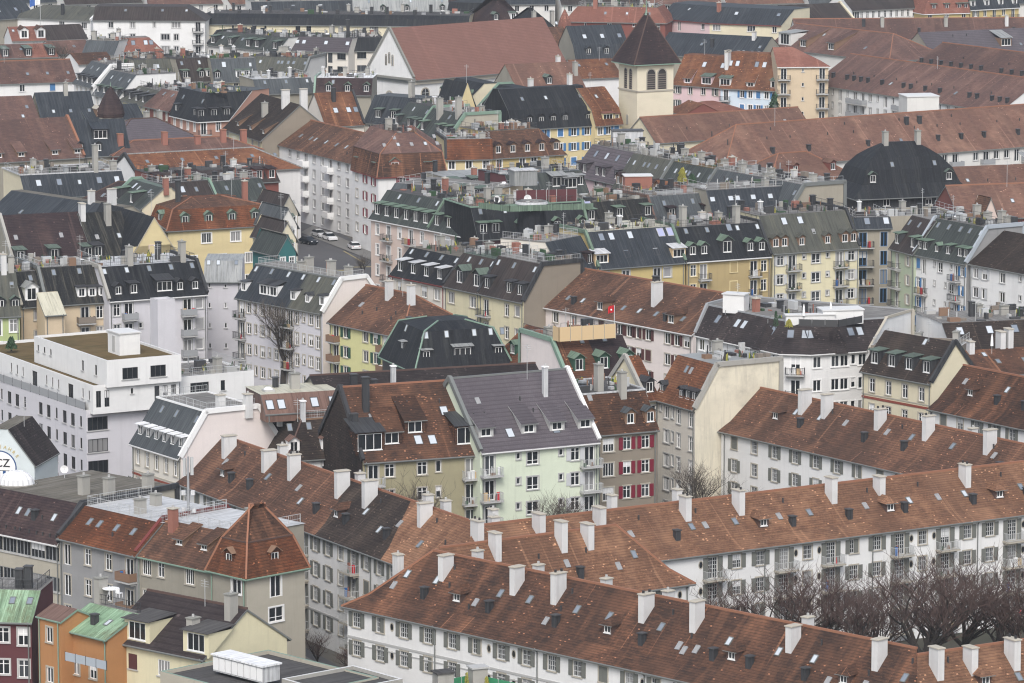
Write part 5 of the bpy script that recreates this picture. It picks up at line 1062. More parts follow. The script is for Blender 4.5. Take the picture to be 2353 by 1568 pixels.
# ---- white corner palace and neighbours
H('white corner building with dark brown turreted mansard and a white roof terrace', [(1599, 764), (1793, 806), (1862, 808), (1996, 799)], 14.8, w=13, lv=[(3.0, 741)], ref=1, m=(1, 0, 0, 0), roof='tile_dark', wall='white', top='terrace_slab', gut='gutter_white', vL='panel_grey', vR='sandstone', trim='panel_grey',
  fac={0: dict(p='WWW.RWWRW', rows=4, sh=3.1, tp=.7), 1: dict(p='.B.', rows=4, sh=3.1, tp=.7), 2: dict(p='W.WWNA', rows=4, sh=3.1, tp=.7)}, st=dict(frame='paint_white', surr='paint_white'), dorm=[(0, 0, .45, '.VV.VV..VV..'), (0, 0, .02, '..z....z..'), (1, 0, .45, '.V.V.'), (2, 0, .45, 'V....VV'), (2, 0, .02, '..z..')], D=dict(bw=2.0))
H('cream house with black tiled roof, four green-topped dormers and red frieze', [(1981, 847), (2140, 876)], 14.4, wx=2244, lv=[(None, 785)], ref=1, roof='tile_blackbrown', wall='cream', endw='cream', vR='metal_dark', bands=[(10.7, .3, 'frieze_red'), (11.2, .14, 'sandstone')],
  fac={0: dict(p='TTTT', rows=4, sh=3.3, tp=1.0)}, st=dict(surr='sandstone', tr=1), dorm=[(0, 0, .15, 'bbbb'), (0, 0, .8, '..v.')], D=dict(droof='copper_dark', cheek='metal_dark', ds=1.05))
H('dark tiled roof with a terrace and pale skylights at the right edge', [(2186, 800), (2420, 789)], 14.6, w=13, lv=[(3.2, 742)], m=(1, 0, 0, 0), roof='tile_blackbrown', wall='white', top='terrace_slab', dorm=[(0, 0, .5, '.V..V..V.VV'), (0, 0, .2, '..V..')], clutter=4)
H('brown roof strip with small skylights behind the cream gable', [(2236, 862), (2420, 850)], 14.4, w=11, lv=[(None, 806)], roof='tile_front', wall='white', dorm=[(0, 0, .4, '..v.v.'), (0, 0, .7, '.v..v')], chim=[(.18, 5, 'c', 1.4), (.6, 6, 'W', 2.4), (.7, 6, 'W', 2.2)])
H('terrace deck building with steel pergola and white chimney, right of the corner palace', [(2000, 792), (2196, 802)], 16.0, w=9, roof='slate_brown', wall='wood_grey', top='terrace_slab', rail='rail_light', clutter=3, name='terrace_building', cat='building')
# ---- upper right
H('rust-brown long roof with rows of black vents, crossing behind the dome roof', [(1665, 385), (2420, 327)], 13.4, w=16.5, lv=[(None, 286)], m=(1, 0, 1, 1), roof='tile_hall', wall='offwhite', ridge='ridge_tile', st=dict(rk='panel', rail='panel_grey', bw=2.8, surr='frame_grey'),
  fac={0: dict(p='W.W.WBAWWFB.WBWWFB.W', rows=2, tp=.7, x0=.35)}, dorm=[(0, 0, .28, '....k..k....k..v..k.k.k..k.k', 0), (0, 0, .6, '.i..i.i..i.i....i.i.i..i.i.'), (0, 0, .82, 'i..i...i..i..i....')], chim=[(.60, 6, 'd', 1.2), (.64, 6, 'd', 1.2)])
H('parish hall with cream timber gable and rust-brown roof at the foot of the bell tower', [(1506, 325), (1868, 300)], 11.5, w=11, lv=[(None, 269)], roof='tile_hall', wall='cream', ridge='ridge_tile', name='parish_hall', cat='church hall', dorm=[(0, 0, .4, '..i..i...x.')], endw='cream')
H('brown hipped roof between the parish hall and the dome roof', [(1768, 420), (1968, 404)], 12.6, w=13, lv=[(None, 352)], m=(1, 1, 1, 1), roof='tile_hall', wall='offwhite', ridge='ridge_tile', dorm=[(0, 0, .25, '..g..g.')], D=dict(cheek='brick_red', droof='tile_hall'))
H('huge black bell-shaped roof with two chimneys, right of centre', [(1972, 448), (2222, 438)], 13.5, w=13.2, lv=[(.9, 425), (1.8, 391), (3.2, 363), (4.5, 346), (6.3, 326)], ref=0, m=(1, 1.15, 1, 1.15), roof='slate_black', wall='metal_dark', top='slate_black', ov=.9, fac={0: dict(p='..W...WW..', rows=1)},
  dorm=[(0, 1, .1, '.g......g.'), (0, 2, .2, '...v...v..')], chim=[(.36, 6, 'y', 2.0), (.66, 6, 'y', 2.0)])
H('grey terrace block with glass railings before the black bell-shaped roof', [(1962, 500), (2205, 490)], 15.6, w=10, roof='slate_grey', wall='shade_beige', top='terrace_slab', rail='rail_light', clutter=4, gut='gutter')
H('mauve slate mansard house with four bright skylights below the bell tower', [(1318, 398), (1420, 420)], 14, w=11, lv=[(3.8, 331)], m=(1, 0, 0, 0), roof='tile_mauve', wall='rose', top='terrace_slab', dorm=[(0, 0, .08, 'bb.bb.b'), (0, 0, .62, '.V.V.V.V')], D=dict(droof='tile_mauve', cheek='tile_mauve'), clutter=5, fac={0: dict(p='W.WW.', rows=3)}, st=dict(surr='sandstone'))
for i, (lb, a, b_, yy, rf, tp_) in enumerate((
    ('olive slate mansard, left third of the long terrace row below the bell tower', (1410, 428), (1500, 446), 352, 'slate_olive', 'gravel_roof'),
    ('grey-green mansard with orange dormers, middle of the long terrace row', (1500, 446), (1600, 466), 370, 'slate_green', 'sedum'),
    ('grey-green mansard with a planted terrace, right end of the long terrace row', (1600, 466), (1800, 505), 388, 'slate_grey', 'terrace_slab'))):
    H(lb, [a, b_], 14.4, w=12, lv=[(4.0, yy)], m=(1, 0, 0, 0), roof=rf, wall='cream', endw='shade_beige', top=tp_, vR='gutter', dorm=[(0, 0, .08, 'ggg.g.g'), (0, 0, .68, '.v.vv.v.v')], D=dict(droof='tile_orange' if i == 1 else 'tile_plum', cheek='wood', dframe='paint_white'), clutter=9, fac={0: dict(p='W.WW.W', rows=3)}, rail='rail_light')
H('slate roof with red-framed skylights and metal awnings behind the wine-red terrace', [(1178, 452), (1350, 440)], 14, w=12, lv=[(2.4, 402)], m=(1, 0, 0, 0), roof='slate_green', wall='wine', top='slate_grey', dorm=[(0, 0, .3, 'V.V.P.b'), (0, 0, .2, '.....P.')], D=dict(droof='metal_grey'), rail='rail_light', clutter=2)
H('rooftops with terraces and small chimneys behind the pinkish corner house', [(890, 452), (1100, 470)], 14, w=13, lv=[(2.4, 420)], m=(1, 0, 0, 0), roof='slate_grey', wall='beige', top='terrace_slab', noclut=True, clutter=3, dorm=[(0, 0, .4, '.v.v..b.b')], rail='rail_light')
H('grey slate block with small black dormers behind the brick-red corner house', [(1040, 440), (1190, 432)], 13, w=12, lv=[(2.4, 408)], m=(1, 0, 0, 0), roof='slate_grey', wall='stone', top='metal_grey', noclut=True, clutter=2, dorm=[(0, 0, .15, 'b.b..bb'), (0, 0, .6, '..v.v')], D=dict(droof='copper_dark'))
H('red-brown roof right of the black bell-shaped roof, nearer half', [(2205, 500), (2420, 492)], 12.6, w=13, lv=[(None, 426)], roof='tile_hall', wall='brick_red', ridge='ridge_tile', dorm=[(0, 0, .4, '..v.v..')])
H('red-brown roof right of the black bell-shaped roof, farther half', [(2180, 440), (2420, 430)], 13, w=13, lv=[(None, 384)], roof='tile_hall', wall='cream', dorm=[(0, 0, .35, '..v.i..i..P')], D=dict(droof='metal_grey', cheek='cream'))
H('pale pink gabled stair tower standing before the red-brown roof', [(2258, 505), (2292, 503)], 16.8, w=4, lv=[(1.4, 453)], m=(0, 1, 0, 1), roof='tile_brown', wall='pink', fac={0: dict(p='W', rows=1, tp=.9)}, name='stair_tower', cat='tower')
H('white housing row with grey balconies under the great brown roof, upper right', [(1869, 190), (2300, 254)], 14.2, w=19, lv=[(None, 123)], roof='tile_far', wall='white', ridge='ridge_tile', st=dict(rk='panel', rail='panel_grey', bw=3.2, surr='frame_grey', ws=.85, bd=1.4),
  fac={0: dict(p='BWNFNBBWNFNBBWNFNBWNBWNN', rows=4, sh=2.8, tp=.6)}, dorm=[(0, 0, .25, 'kk.kkkk.kv.kk.k.k.v.kk.kkk'), (0, 0, .42, '...i..i..i..i.i..i....i...')])
H('great brown roof behind the white housing row, at the right edge', [(2090, 152), (2440, 198)], 14, w=18, lv=[(None, 97)], roof='tile_far', wall='white', ridge='ridge_tile', dorm=[(0, 0, .2, 'kkkkkkk.kkkkk.k'), (0, 0, .5, '..i..i...i')])
H('brown roof with a broad flat white dormer and two long shed dormers', [(1763, 106), (2043, 138)], 14, w=17, lv=[(None, 53)], m=(1, 1, 1, 0), roof='tile_far', wall='offwhite', ridge='ridge_tile', dorm=[(0, 0, .12, '.Q.s..s......', 0), (0, 0, .62, '.vvv.......'), (0, 0, .3, '......v..')], D=dict(wallm='offwhite', droof='metal_grey', cheek='wood', ds=1.3))
H('bright red hipped roof over a beige balcony house', [(1786, 151), (1903, 150)], 18.9, w=13, lv=[(None, 108)], m=(1, 1, 1, 0), roof='tile_red', wall='beige', gut='gutter_white', fac={0: dict(p='B.n.B', rows=5, sh=3.0)}, st=dict(bw=2.6))
H('pink house with grey shutters and a boxed-out orange roof storey', [(1546, 191), (1655, 198)], 13.6, w=13, lv=[(4.8, 124)], m=(1, 0, 1, 0), roof='tile_orange', wall='rose', top='tile_orange', fac={0: dict(p='S.W.W.S', rows=4, sh=2.9)}, st=dict(surr='sandstone', ws=.85), dorm=[(0, 0, .02, '.s.P.'), (0, 0, .6, '..V.V')], D=dict(cheek='rose', ds=.9), chim=[(.97, 3.5, 'W', 3.0)])
H('sky blue house with blue shutters under a brown roof with terrace cut-outs', [(1655, 199), (1792, 206)], 13.6, w=13, lv=[(4.8, 119)], m=(1, 0, 1, 0), roof='tile_orange', wall='sky_blue', endw='beige', top='tile_orange', fac={0: dict(p='B.SWSWS', rows=4, sh=2.9)}, st=dict(surr='paint_white', shut='shutter_blue', ws=.85, bw=2.2), dorm=[(0, 0, .02, 'P..s..P'), (0, 0, .6, 'VV..VV..V')], D=dict(cheek='offwhite', ds=.9), chim=[(.02, 3.0, 'W', 3.0), (.95, 4, 'c', 2.5)])
H('low plum-red pyramid roof between the tower and the sky blue house', [(1562, 262), (1730, 259)], 9, w=14, lv=[(None, 231)], m=(1, 1, 1, 1), roof='tile_red', wall='wine', name='pavilion')
H('small red-roofed annex touching the bell tower on the right', [(1540, 253), (1573, 262)], 11, w=8, lv=[(None, 229)], roof='tile_orange', wall='brick_red', fac={0: dict(p='D', rows=1)})
# ---- top rows
H('dark slate roof falling right behind the bell tower', [(1505, 122), (1740, 134)], 14, w=14, lv=[(None, 73)], roof='slate_blue', wall='stone', dorm=[(0, 0, .45, '...v....v'), (0, 0, .2, '...........vvvv')], chim=[(.5, 3, 'd', 1.8), (.85, 6, 'c', 1.6)])
H('curved cream and pink balcony building with dark roof, upper right of the tower', [(1518, 40), (1630, 50), (1795, 56)], 14.5, w=13, lv=[(5.5, 6)], m=(1, 0, 0, 0), roof='slate_blue', wall='cream', top='slate_blue', gut='gutter_red', fac={0: dict(p='VF.W', rows=3, sh=3.2), 1: dict(p='X..X.W', rows=3, sh=3.2)}, dorm=[(0, 0, .6, '.v..'), (1, 0, .5, '.V..V')], D=dict(walls={0: 'rose'}), chim=[(.95, 4, 'r', 2)])
H('cream house with dark brown roof at the top, right of the curved balconies', [(1795, 53), (1962, 45)], 14, w=13, lv=[(None, 13)], roof='slate_brown', wall='cream', fac={0: dict(p='W.W..W', rows=2)}, vR='cream')
H('white roof-terrace house with a row of tall windows at the top right', [(1957, 22), (2122, 14)], 15, w=12, lv=[(None, -16)], roof='slate_brown', wall='white', fac={0: dict(p='LTTTTTTTTTTT', rows=2, sh=3.0)}, st=dict(ws=.8))
H('ochre house with curved red mansard at the top right', [(2124, 29), (2226, 26)], 14, w=12, lv=[(1.6, -8)], m=(1, 0, 0, 1), roof='tile_red', wall='mustard', top='tile_red', gut='gutter_white', dorm=[(0, 0, .1, '.w.w.ww')], D=dict(cheek='brick_red'), fac={0: dict(p='W.W.W', rows=2)})
H('ochre house with black mansard in the top right corner', [(2228, 20), (2340, 14)], 14.5, w=12, lv=[(2.0, -14)], m=(1, 0, 0, 0), roof='slate_blue', wall='mustard', top='slate_blue', gut='gutter_white', dorm=[(0, 0, .1, 'w.w.w.w')], fac={0: dict(p='SWBWB', rows=3)}, st=dict(ws=.9))
H('beige house cut by the top right corner', [(2340, 12), (2440, 8)], 14, w=12, lv=[(None, -20)], roof='tile_hall', wall='beige', fac={0: dict(p='W.W', rows=3)})
H('long rust-brown roof near the top right with grey chimneys', [(1830, 88), (2440, 84)], 13, w=13, lv=[(None, 43)], roof='tile_far', wall='offwhite', ridge='ridge_tile', chim=[(.33, 4, 'y', 2), (.26, 4, 'd', 1.6), (.57, 4, 'y', 2), (.8, 4, 'c', 2.2)], dorm=[(0, 0, .3, '...i..k....k.i')])
H('mauve-grey tiled roof with paired skylights at the upper right edge', [(2142, 124), (2400, 112)], 13.4, w=13, lv=[(None, 74)], roof='tile_mauve', wall='stone', dorm=[(0, 0, .2, '.v.v.....P.vv.'), (0, 0, .75, '..ii....i')], D=dict(cheek='wood', droof='metal_grey'))
H('black mansard house with pointed dormers above the nave roof', [(1322, 133), (1446, 129)], 14, w=12, lv=[(1.4, 103), (6, 59)], m=(1, 0, 1, 0), roof='slate_blue', wall='stone', top='slate_blue', dorm=[(0, 0, .2, '.g.g.g'), (0, 1, .3, '.V.V.V')], D=dict(droof='slate_blue'))
H('narrow brown-red house between the nave roof and the black mansard', [(1284, 111), (1322, 109)], 14, w=12, lv=[(1.0, 105), (6, 62)], m=(1, 0, 1, 0), roof='tile_brown', wall='brick_red', top='tile_brown', fac={0: dict(p='.W.', rows=2)})
H('orange mansard with stepped red gables and a small onion turret, top centre', [(1300, 46), (1528, 50)], 14.5, w=12, lv=[(2.4, 14)], m=(1, 1, 0, 1), roof='tile_red', wall='brick_red', top='gravel_roof', dorm=[(0, 0, .4, '...v.v.v.')], fac={0: dict(p='.n.W.n.T', rows=2)}, chim=[(.28, 2.4, 't', 3.2)])
H('steep brown turreted roof at the top, left of the orange mansard', [(1115, 62), (1215, 58)], 14, w=14, lv=[(None, -12)], m=(1, 1, 1, 1), roof='tile_plum', wall='wine', dorm=[(0, 0, .2, '.g.w.')])
H('dark steep roof with cream gable dormer at the top centre', [(1180, 88), (1300, 84)], 14, w=14, lv=[(None, 16)], m=(1, 1, 1, 1), roof='slate_black', wall='cream', dorm=[(0, 0, .1, '.G...'), (0, 0, .4, '.v..v')], chim=[(.5, 4, 'y', 2), (.85, 4, 'y', 2)])
H('black slate house with white dormer windows at the top centre', [(1025, 47), (1110, 50)], 14, w=13, lv=[(2.0, 4)], m=(1, 0, 0, 0), roof='slate_black', wall='offwhite', top='slate_black', dorm=[(0, 0, .1, 'w.w.')], D=dict(cheek='metal_dark'))
H('pale streaked grey roof along the top centre', [(812, 29), (1030, 27)], 14, w=12, lv=[(2.4, -2)], m=(1, 0, 0, 0), roof='metal_grey', wall='stone', top='gravel_roof', dorm=[(0, 0, .7, '.v...v..v'), (0, 0, .05, '..c.c..c')])
H('dark flat-topped attic with white panels along the top, left of the streaked roof', [(580, 32), (812, 28)], 14, w=12, lv=[(1.6, 4)], m=(1, 0, 0, 0), roof='slate_blue', wall='offwhite', top='terrace_slab', clutter=8, dorm=[(0, 0, .3, '.V..V..V..V')])
H('cream block with long barrel-shaped black roof edge, upper centre', [(470, 52), (1075, 58)], 14.4, w=13, lv=[(.9, 39), (2.6, 30)], m=(1, 0, 0, 0), roof='slate_black', wall='cream', top='bitumen', clutter=12, fac={0: dict(p='..n..n..WW.nn..X..W..n.n', rows=3, sh=2.9)}, st=MOD)
H('cream block with mauve mansard and big skylights left of the church', [(640, 111), (800, 117)], 14, w=13, lv=[(2.0, 83)], m=(1, 0, 0, 1), roof='tile_mauve', wall='warm_white', top='bitumen', fac={0: dict(p='.n..FX', rows=3, sh=3.0)}, st=MOD, dorm=[(0, 0, .35, '.VVV..V..V')], clutter=5)
H('cream block with black rounded roof edge touching the church gable', [(800, 114), (880, 113)], 14, w=13, lv=[(1.4, 86)], m=(1, 0, 0, 0), roof='slate_black', wall='warm_white', top='bitumen', fac={0: dict(p='.X.n', rows=4, sh=3.0)}, st=MOD, chim=[(.02, 2, 'd', 4)], clutter=2)
H('slanting dark roofs with skylight strips below the mauve mansard', [(560, 160), (700, 165)], 14, w=12, lv=[(3.0, 128)], m=(1, 0, 0, 0), roof='slate_olive', wall='offwhite', top='bitumen', vR='gutter', dorm=[(0, 0, .5, '..v..vvvv.v')], clutter=6, rail='rail_dark')
H('flat white gravel terrace in front of the slanting skylight roofs', [(590, 204), (745, 198)], 12.4, w=11, roof='metal_light', wall='concrete', top='snow_white', clutter=3, rail='rail_light')
H('grey house with tilted skylights between barrel roof and mauve mansard', [(478, 100), (640, 115)], 14, w=12, lv=[(3.0, 72)], m=(1, 0, 0, 0), roof='slate_green', wall='offwhite', top='bitumen', vL='metal_dark', dorm=[(0, 0, .45, '.vv.v.vv..v'), (0, 0, .05, 'b.b.bb.b')], clutter=5)
H('plain white apartment block with dark roof and green balcony, top left', [(214, 44), (470, 45)], 16, w=12, lv=[(5.0, 14)], m=(1, 1, 0, 0), roof='slate_brown', wall='white', top='slate_brown', fac={0: dict(p=['.W.W.N.X.B', '.B.B..XW.B'], rows=4, sh=2.9)}, st=dict(surr='frame_grey', rail='rail_dark'), dorm=[(0, 0, .6, '..v..v.v.')])
H('grey-green weathered roof over a white wall, top left', [(25, 38), (208, 46)], 14, w=12, lv=[(None, 10)], m=(1, 0, 1, 1), roof='slate_olive', wall='white', vR='paint_white', fac={0: dict(p='....D.D', rows=2)}, dorm=[(0, 0, .4, 'i....ii')], chim=[(.6, 2, 'd', 2.5)])
H('dark blue roof with two skylights in the top left corner', [(-40, 44), (80, 36)], 14, w=12, lv=[(None, 0)], roof='slate_blue', wall='stone', dorm=[(0, 0, .3, '..V.V.')])
H('orange trapezoid roof with four blue skylights in front of the white block', [(256, 117), (372, 114)], 14, w=9, lv=[(2.4, 87)], m=(1, 1, 1, 1), roof='tile_red', wall='brick_red', top='terrace_slab', dorm=[(0, 0, .4, '..VV.VV.')], chim=[(.2, 3, 'y', 2)])
H('grey roofscape with concrete chimneys left of the orange trapezoid roof', [(190, 120), (262, 122)], 14, w=10, lv=[(3, 92)], m=(1, 0, 0, 0), roof='slate_grey', wall='offwhite', top='gravel_roof', clutter=4)
H('flat grey terraces with pots and chimneys below the orange trapezoid roof', [(300, 140), (480, 131)], 14, w=11, roof='slate_grey', wall='stone', top='gravel_roof', clutter=12)
H('red-orange roof with white twin gables at the left top', [(28, 92), (105, 90)], 14, w=10, lv=[(None, 61)], roof='tile_red', wall='white', dorm=[(0, 0, .1, '.G.G'), (0, 0, .6, 'v..v')], D=dict(cheek='paint_white', droof='tile_brown'))
H('dull red roof with dormers below the twin gables', [(0, 132), (132, 128)], 13.5, w=11, lv=[(None, 102)], roof='tile_far', wall='stone', dorm=[(0, 0, .05, 'b.b.b'), (0, 0, .5, '..v..v')], split=[(0, 'tile_far'), (.55, 'tile_red')])
H('brown roof behind the bare tree at the upper left', [(125, 122), (215, 118)], 13.5, w=11, lv=[(None, 94)], roof='tile_far', wall='white', dorm=[(0, 0, .4, '..v.')])
H('mossy roof over a white wall with strip windows, left top behind the twin gables', [(100, 90), (200, 86)], 14, w=10, lv=[(None, 58)], roof='slate_brown', wall='white', fac={0: dict(p='.D.D', rows=1)})
H('low white house with a blue lean-to under the long left roof', [(180, 146), (262, 142)], 13, w=9, lv=[(None, 122)], roof='tile_brown', wall='white', fac={0: dict(p='.W.', rows=1)})
# far filler streets beyond the top of the frame and behind the first rows
_fr = random.Random(3); _cols = ['slate_blue', 'slate_brown', 'tile_far', 'tile_hall', 'slate_grey', 'tile_plum']
_fw = {'slate_blue': 'slate-blue', 'slate_brown': 'grey-brown', 'tile_far': 'red-brown', 'tile_hall': 'rusty', 'slate_grey': 'grey', 'tile_plum': 'plum'}
for i, x in enumerate(range(-40, 2400, 190)):
    rf = _cols[i % 6]; nb = ('top left corner', 'weathered grey-green roof', 'white apartment block', 'white panelled attic', 'streaked grey roof', 'steep turreted roof', 'orange mansard', 'bell tower tip', 'curved cream balconies', 'dark brown cream house', 'tall-windowed white terrace', 'curved red mansard', 'top right corner')[i % 13]
    H('%s roof at the very top edge behind the %s' % (_fw[rf], nb), [(x, 8), (x + 175, 4 + _fr.uniform(-4, 4))], 15, w=13, lv=[(None, -30 + _fr.uniform(-6, 4))], roof=rf, wall='offwhite', fac={0: dict(p='WWWWW', rows=1)}, dorm=[(0, 0, .2, '.g.g.v')], clutter=0)
# ================================================================ church
def find(sub):
    for k, v in HREG.items():
        if sub in k: return v
    raise KeyError(sub)
def arch_mesh(w, h, fr, pane, louv=False):
    b = MB(); n = 8; r = w / 2
    def ring(q, y): return [(-r * q, y, 0)] + [(-r * q * math.cos(math.pi * i / n), y, h - r + r * q * math.sin(math.pi * i / n)) for i in range(n + 1)] + [(r * q, y, 0)]
    o, i_, g = ring(1.25, -.1), ring(1.0, -.1), ring(1.0, -.02)
    ob = ring(1.25, 0)
    for k in range(len(o) - 1):
        b.face([o[k], o[k + 1], i_[k + 1], i_[k]], fr); b.face([i_[k], i_[k + 1], g[k + 1], g[k]], fr); b.face([ob[k], ob[k + 1], o[k + 1], o[k]], fr)
    b.face([g[k] for k in range(len(g) - 1, -1, -1)], pane)
    if louv:
        z = .3
        while z < h - r: b.box(-r * .95, -.09, z, r * .95, -.03, z + .14, 'wood_grey'); z += .42
    else:
        b.box(-.05, -.08, 0, .05, -.03, h - .05, 'rail_light'); b.box(-r, -.075, h - r, r, -.035, h - r + .08, 'rail_light')
    return b.mesh('arched_window')
H('white church nave with huge pale red roof and a plain triangular gable', [(950, 177), (1301, 148)], 13.5, wlx=840, lv=[(None, 64)], roof='tile_church', wall='white', ov=.9, gut='gutter', name='church', cat='church', endw='white', vL='blockstone')
croot, cpts, clev, cang, cw = find('white church nave'); cL = cpts[1][0]
am = arch_mesh(2.0, 4.0, 'sandstone', 'pane_dark')
for k in range(7): link('arched_window', am, croot, (3.2 + k * 5.2, 0, 6.9), 0)
link('niche', arch_mesh(2.2, 4.2, 'sandstone', 'blind_grey'), croot, (0, cw * .5, 5.6), -math.pi / 2)
ln = arch_mesh(.55, 2.4, 'sandstone', 'pane_dark')
for k, zz in ((-1, 0), (0, .5), (1, 0)): link('lancet_window', ln, croot, (0, cw * .5 + k * 1.1, 15.4 + zz), -math.pi / 2)
q = MB(); q.box(-.75, -.75, 12.75, -.01, cw + .75, 13.2, 'blockstone'); q.box(-.35, -.3, 12.1, -.012, cw + .3, 12.75, 'gutter'); q.box(-.005, -.45, 11.9, cL, -.01, 12.75, 'sandstone'); q.build('cornice', croot)
# bell tower
H('tall cream church bell tower with brown pyramid roof and louvred twin arches', [(1421.5, 133), (1464, 140.5)], 26, wx=1547, lv=[(3.0, 30)], ref=0, m=(1.35, 1, 1.35, 1), roof='tile_plum', wall='tower_cream', gut='gutter_green', ov=.9, name='bell_tower', cat='church tower', ridge='ridge_dark', endw='tower_cream')
troot, tp_, tlv, tang, tw = find('bell tower with brown'); tL = tp_[1][0]
ba = arch_mesh(1.75, 3.9, 'sandstone', 'soot_and_shade', True); bs = arch_mesh(1.15, 3.9, 'sandstone', 'soot_and_shade', True)  # black fill paints the unlit belfry interior behind the louvres
for k in (-1, 1):
    link('belfry_opening', ba, troot, (tL, tw / 2 + .25 + k * 1.2, 20.4), math.pi / 2)
    link('belfry_opening', bs, troot, (tL * .52 + k * 1.0, 0, 20.4), 0)
q = MB(); q.box(-.16, -.16, 20.0, tL + .16, -.003, 20.3, 'sandstone'); q.box(tL + .003, -.158, 20.0, tL + .16, tw + .16, 20.3, 'sandstone')
q.box(-.1, -.1, 25.0, tL + .1, -.003, 25.5, 'sandstone'); q.box(tL + .003, -.1, 25.0, tL + .1, tw + .1, 25.5, 'sandstone'); q.build('string_course', troot)
sl = arch_mesh(.4, 1.9, 'sandstone', 'soot_and_shade')  # slits filled black for the darkness inside the tower
for k in (-.45, .45): link('slit_window', sl, troot, (tL * .48 + k * .5, 0, 13.4), 0); link('slit_window', sl, troot, (tL, tw * .55 + k, 13.4), math.pi / 2)
q = MB(); q.bar((0, 0, 0), (0, 0, 1.0), .35, 'gutter_green', 6, .12); q.bar((0, 0, 1.0), (0, 0, 3.4), .09, 'gutter_green', 5); q.bar((-.6, 0, 2.5), (.6, 0, 2.5), .07, 'gutter_green', 4)
q.build('finial', troot, (tL / 2, tw / 2, tlv[-1][1] - .3))

# pointed turret beside the dark slate roof, black round cap on the mansard
def turret(label, px, py, z0, r, h, mat, wallm, bulge=1.06, n=8):
    p = at(px, py, z0); t = empty('turret', p, .3); tag(t, label, 'turret')
    b = MB(); b.bar((0, 0, -z0 + .5), (0, 0, 0), r * .93, wallm, n); b.build('wall', t)
    b = MB(); prof = [(0, 1.0), (.12, bulge), (.35, .93), (.6, .66), (.8, .38), (.93, .16), (1.0, .03)]
    for (a, ra), (c, rc) in zip(prof, prof[1:]):
        for i in range(n):
            t0, t1 = 2 * math.pi * i / n, 2 * math.pi * (i + 1) / n
            b.face([(ra * r * math.cos(t0), ra * r * math.sin(t0), a * h), (ra * r * math.cos(t1), ra * r * math.sin(t1), a * h), (rc * r * math.cos(t1), rc * r * math.sin(t1), c * h), (rc * r * math.cos(t0), rc * r * math.sin(t0), c * h)], mat)
    b.build('roof', t); b = MB(); b.bar((0, 0, h * .96), (0, 0, h + .9), .12, 'gutter_green', 5, .03); b.build('finial', t)
turret('dark brown pointed turret spire among slate roofs, upper left', 255, 268, 14, 2.6, 6.0, 'tile_plum', 'stone')
turret('small onion turret in front of the orange mansard at the top', 1475 - 178, 70, 13, 1.7, 5.2, 'tile_red', 'terracotta')
cr = find('round dark turret cap')
q = MB(); zc = cr[2][-1][1]
pc = at(1221, 530, zc - 3.4); tc_ = empty('roof_turret', pc); tag(tc_, 'black round roof turret with a grey metal lid beside the green terrace screens', 'turret')
q.bar((0, 0, -2.5), (0, 0, 3.6), 2.5, 'slate_black', 14, 2.1); q.build('drum', tc_)
q = MB(); q.bar((0, 0, 3.61), (0, 0, 4.3), 2.25, 'metal_grey', 14); q.bar((0, 0, 4.3), (0, 0, 4.7), 2.6, 'metal_light', 14, 2.4); q.build('lid', tc_)

# ================================================================ screens, fences and terraces
def panel_row(label, pts, z, h, mat, post, name='balustrade', cat='balustrade', group=None, step=1.6):
    P = [at(x, y, z) for x, y in pts]; t = empty(name, P[0]); tag(t, label, cat, group)
    po = MB()
    for a, c in zip(P, P[1:]):
        n = max(1, round((c - a).length / step)); d = (c - a) / n; an = math.atan2(d.y, d.x); l = d.length
        m_ = cached(('pan', mat, round(l, 2), h), lambda: (lambda b: (b.box(.05, -.04, .08, l - .05, .04, h, mat), b.mesh('panel'))[1])(MB()))
        for i in range(n):
            s = a + d * i - P[0]; link('panel', m_, t, s, an); po.bar(s, s + Vector((0, 0, h + .08)), .05, post, 4)
        po.bar(c - P[0], c - P[0] + Vector((0, 0, h + .08)), .05, post, 4)
    po.build('post_row', t)
r9 = find('tall pale pink firewall'); z9 = r9[2][-1][1]
panel_row('yellow board fence round a roof terrace beside the pink firewall', [(1270, 782), (1284, 786), (1414, 777)], z9, 1.9, 'fence_yellow', 'sandstone', 'board_fence', 'fence')
zc = cr[2][-1][1]
panel_row('green corrugated screen along the black mansard terrace', [(1100, 479), (1170, 487), (1362, 481)], zc, 1.0, 'copper_green', 'gutter_green')
panel_row('wine-red wall screen behind the green corrugated terrace screen', [(1185, 466), (1325, 463)], zc, 2.0, 'wine', 'rail_light')
panel_row('long concrete-grey parapet screen on the terrace row, right of centre', [(1505, 452), (1640, 440)], 18.0, .9, 'panel_grey', 'rail_light')
zg = 10.3
panel_row('green glass balustrade of the planted terrace at the bottom edge, front run', [(1120, 1600), (1200, 1620)], zg, 1.0, 'glassgreen', 'rail_light')
panel_row('green glass balustrade of the planted terrace at the bottom edge, rear run', [(1000, 1590), (1090, 1572), (1200, 1596)], zg, 1.0, 'glassgreen', 'rail_light')
panel_row('tinted blue panels along the terrace of the orange house', [(150, 1518), (245, 1540)], 10.0, .9, 'shutter_greyblue', 'rail_dark')
zt_ = find('dark brown turreted mansard')[2][-1][1]
panel_row('black canvas screen round the white roof terrace of the corner palace', [(1835, 750), (1925, 752), (1980, 742)], zt_, 1.0, 'frame_dark', 'rail_dark')
panel_row('dark grey balustrade panels along the left terrace of the modern building', [(-50, 859), (196, 942)], 13.0, 1.0, 'panel_grey', 'metal_dark', step=2.6)
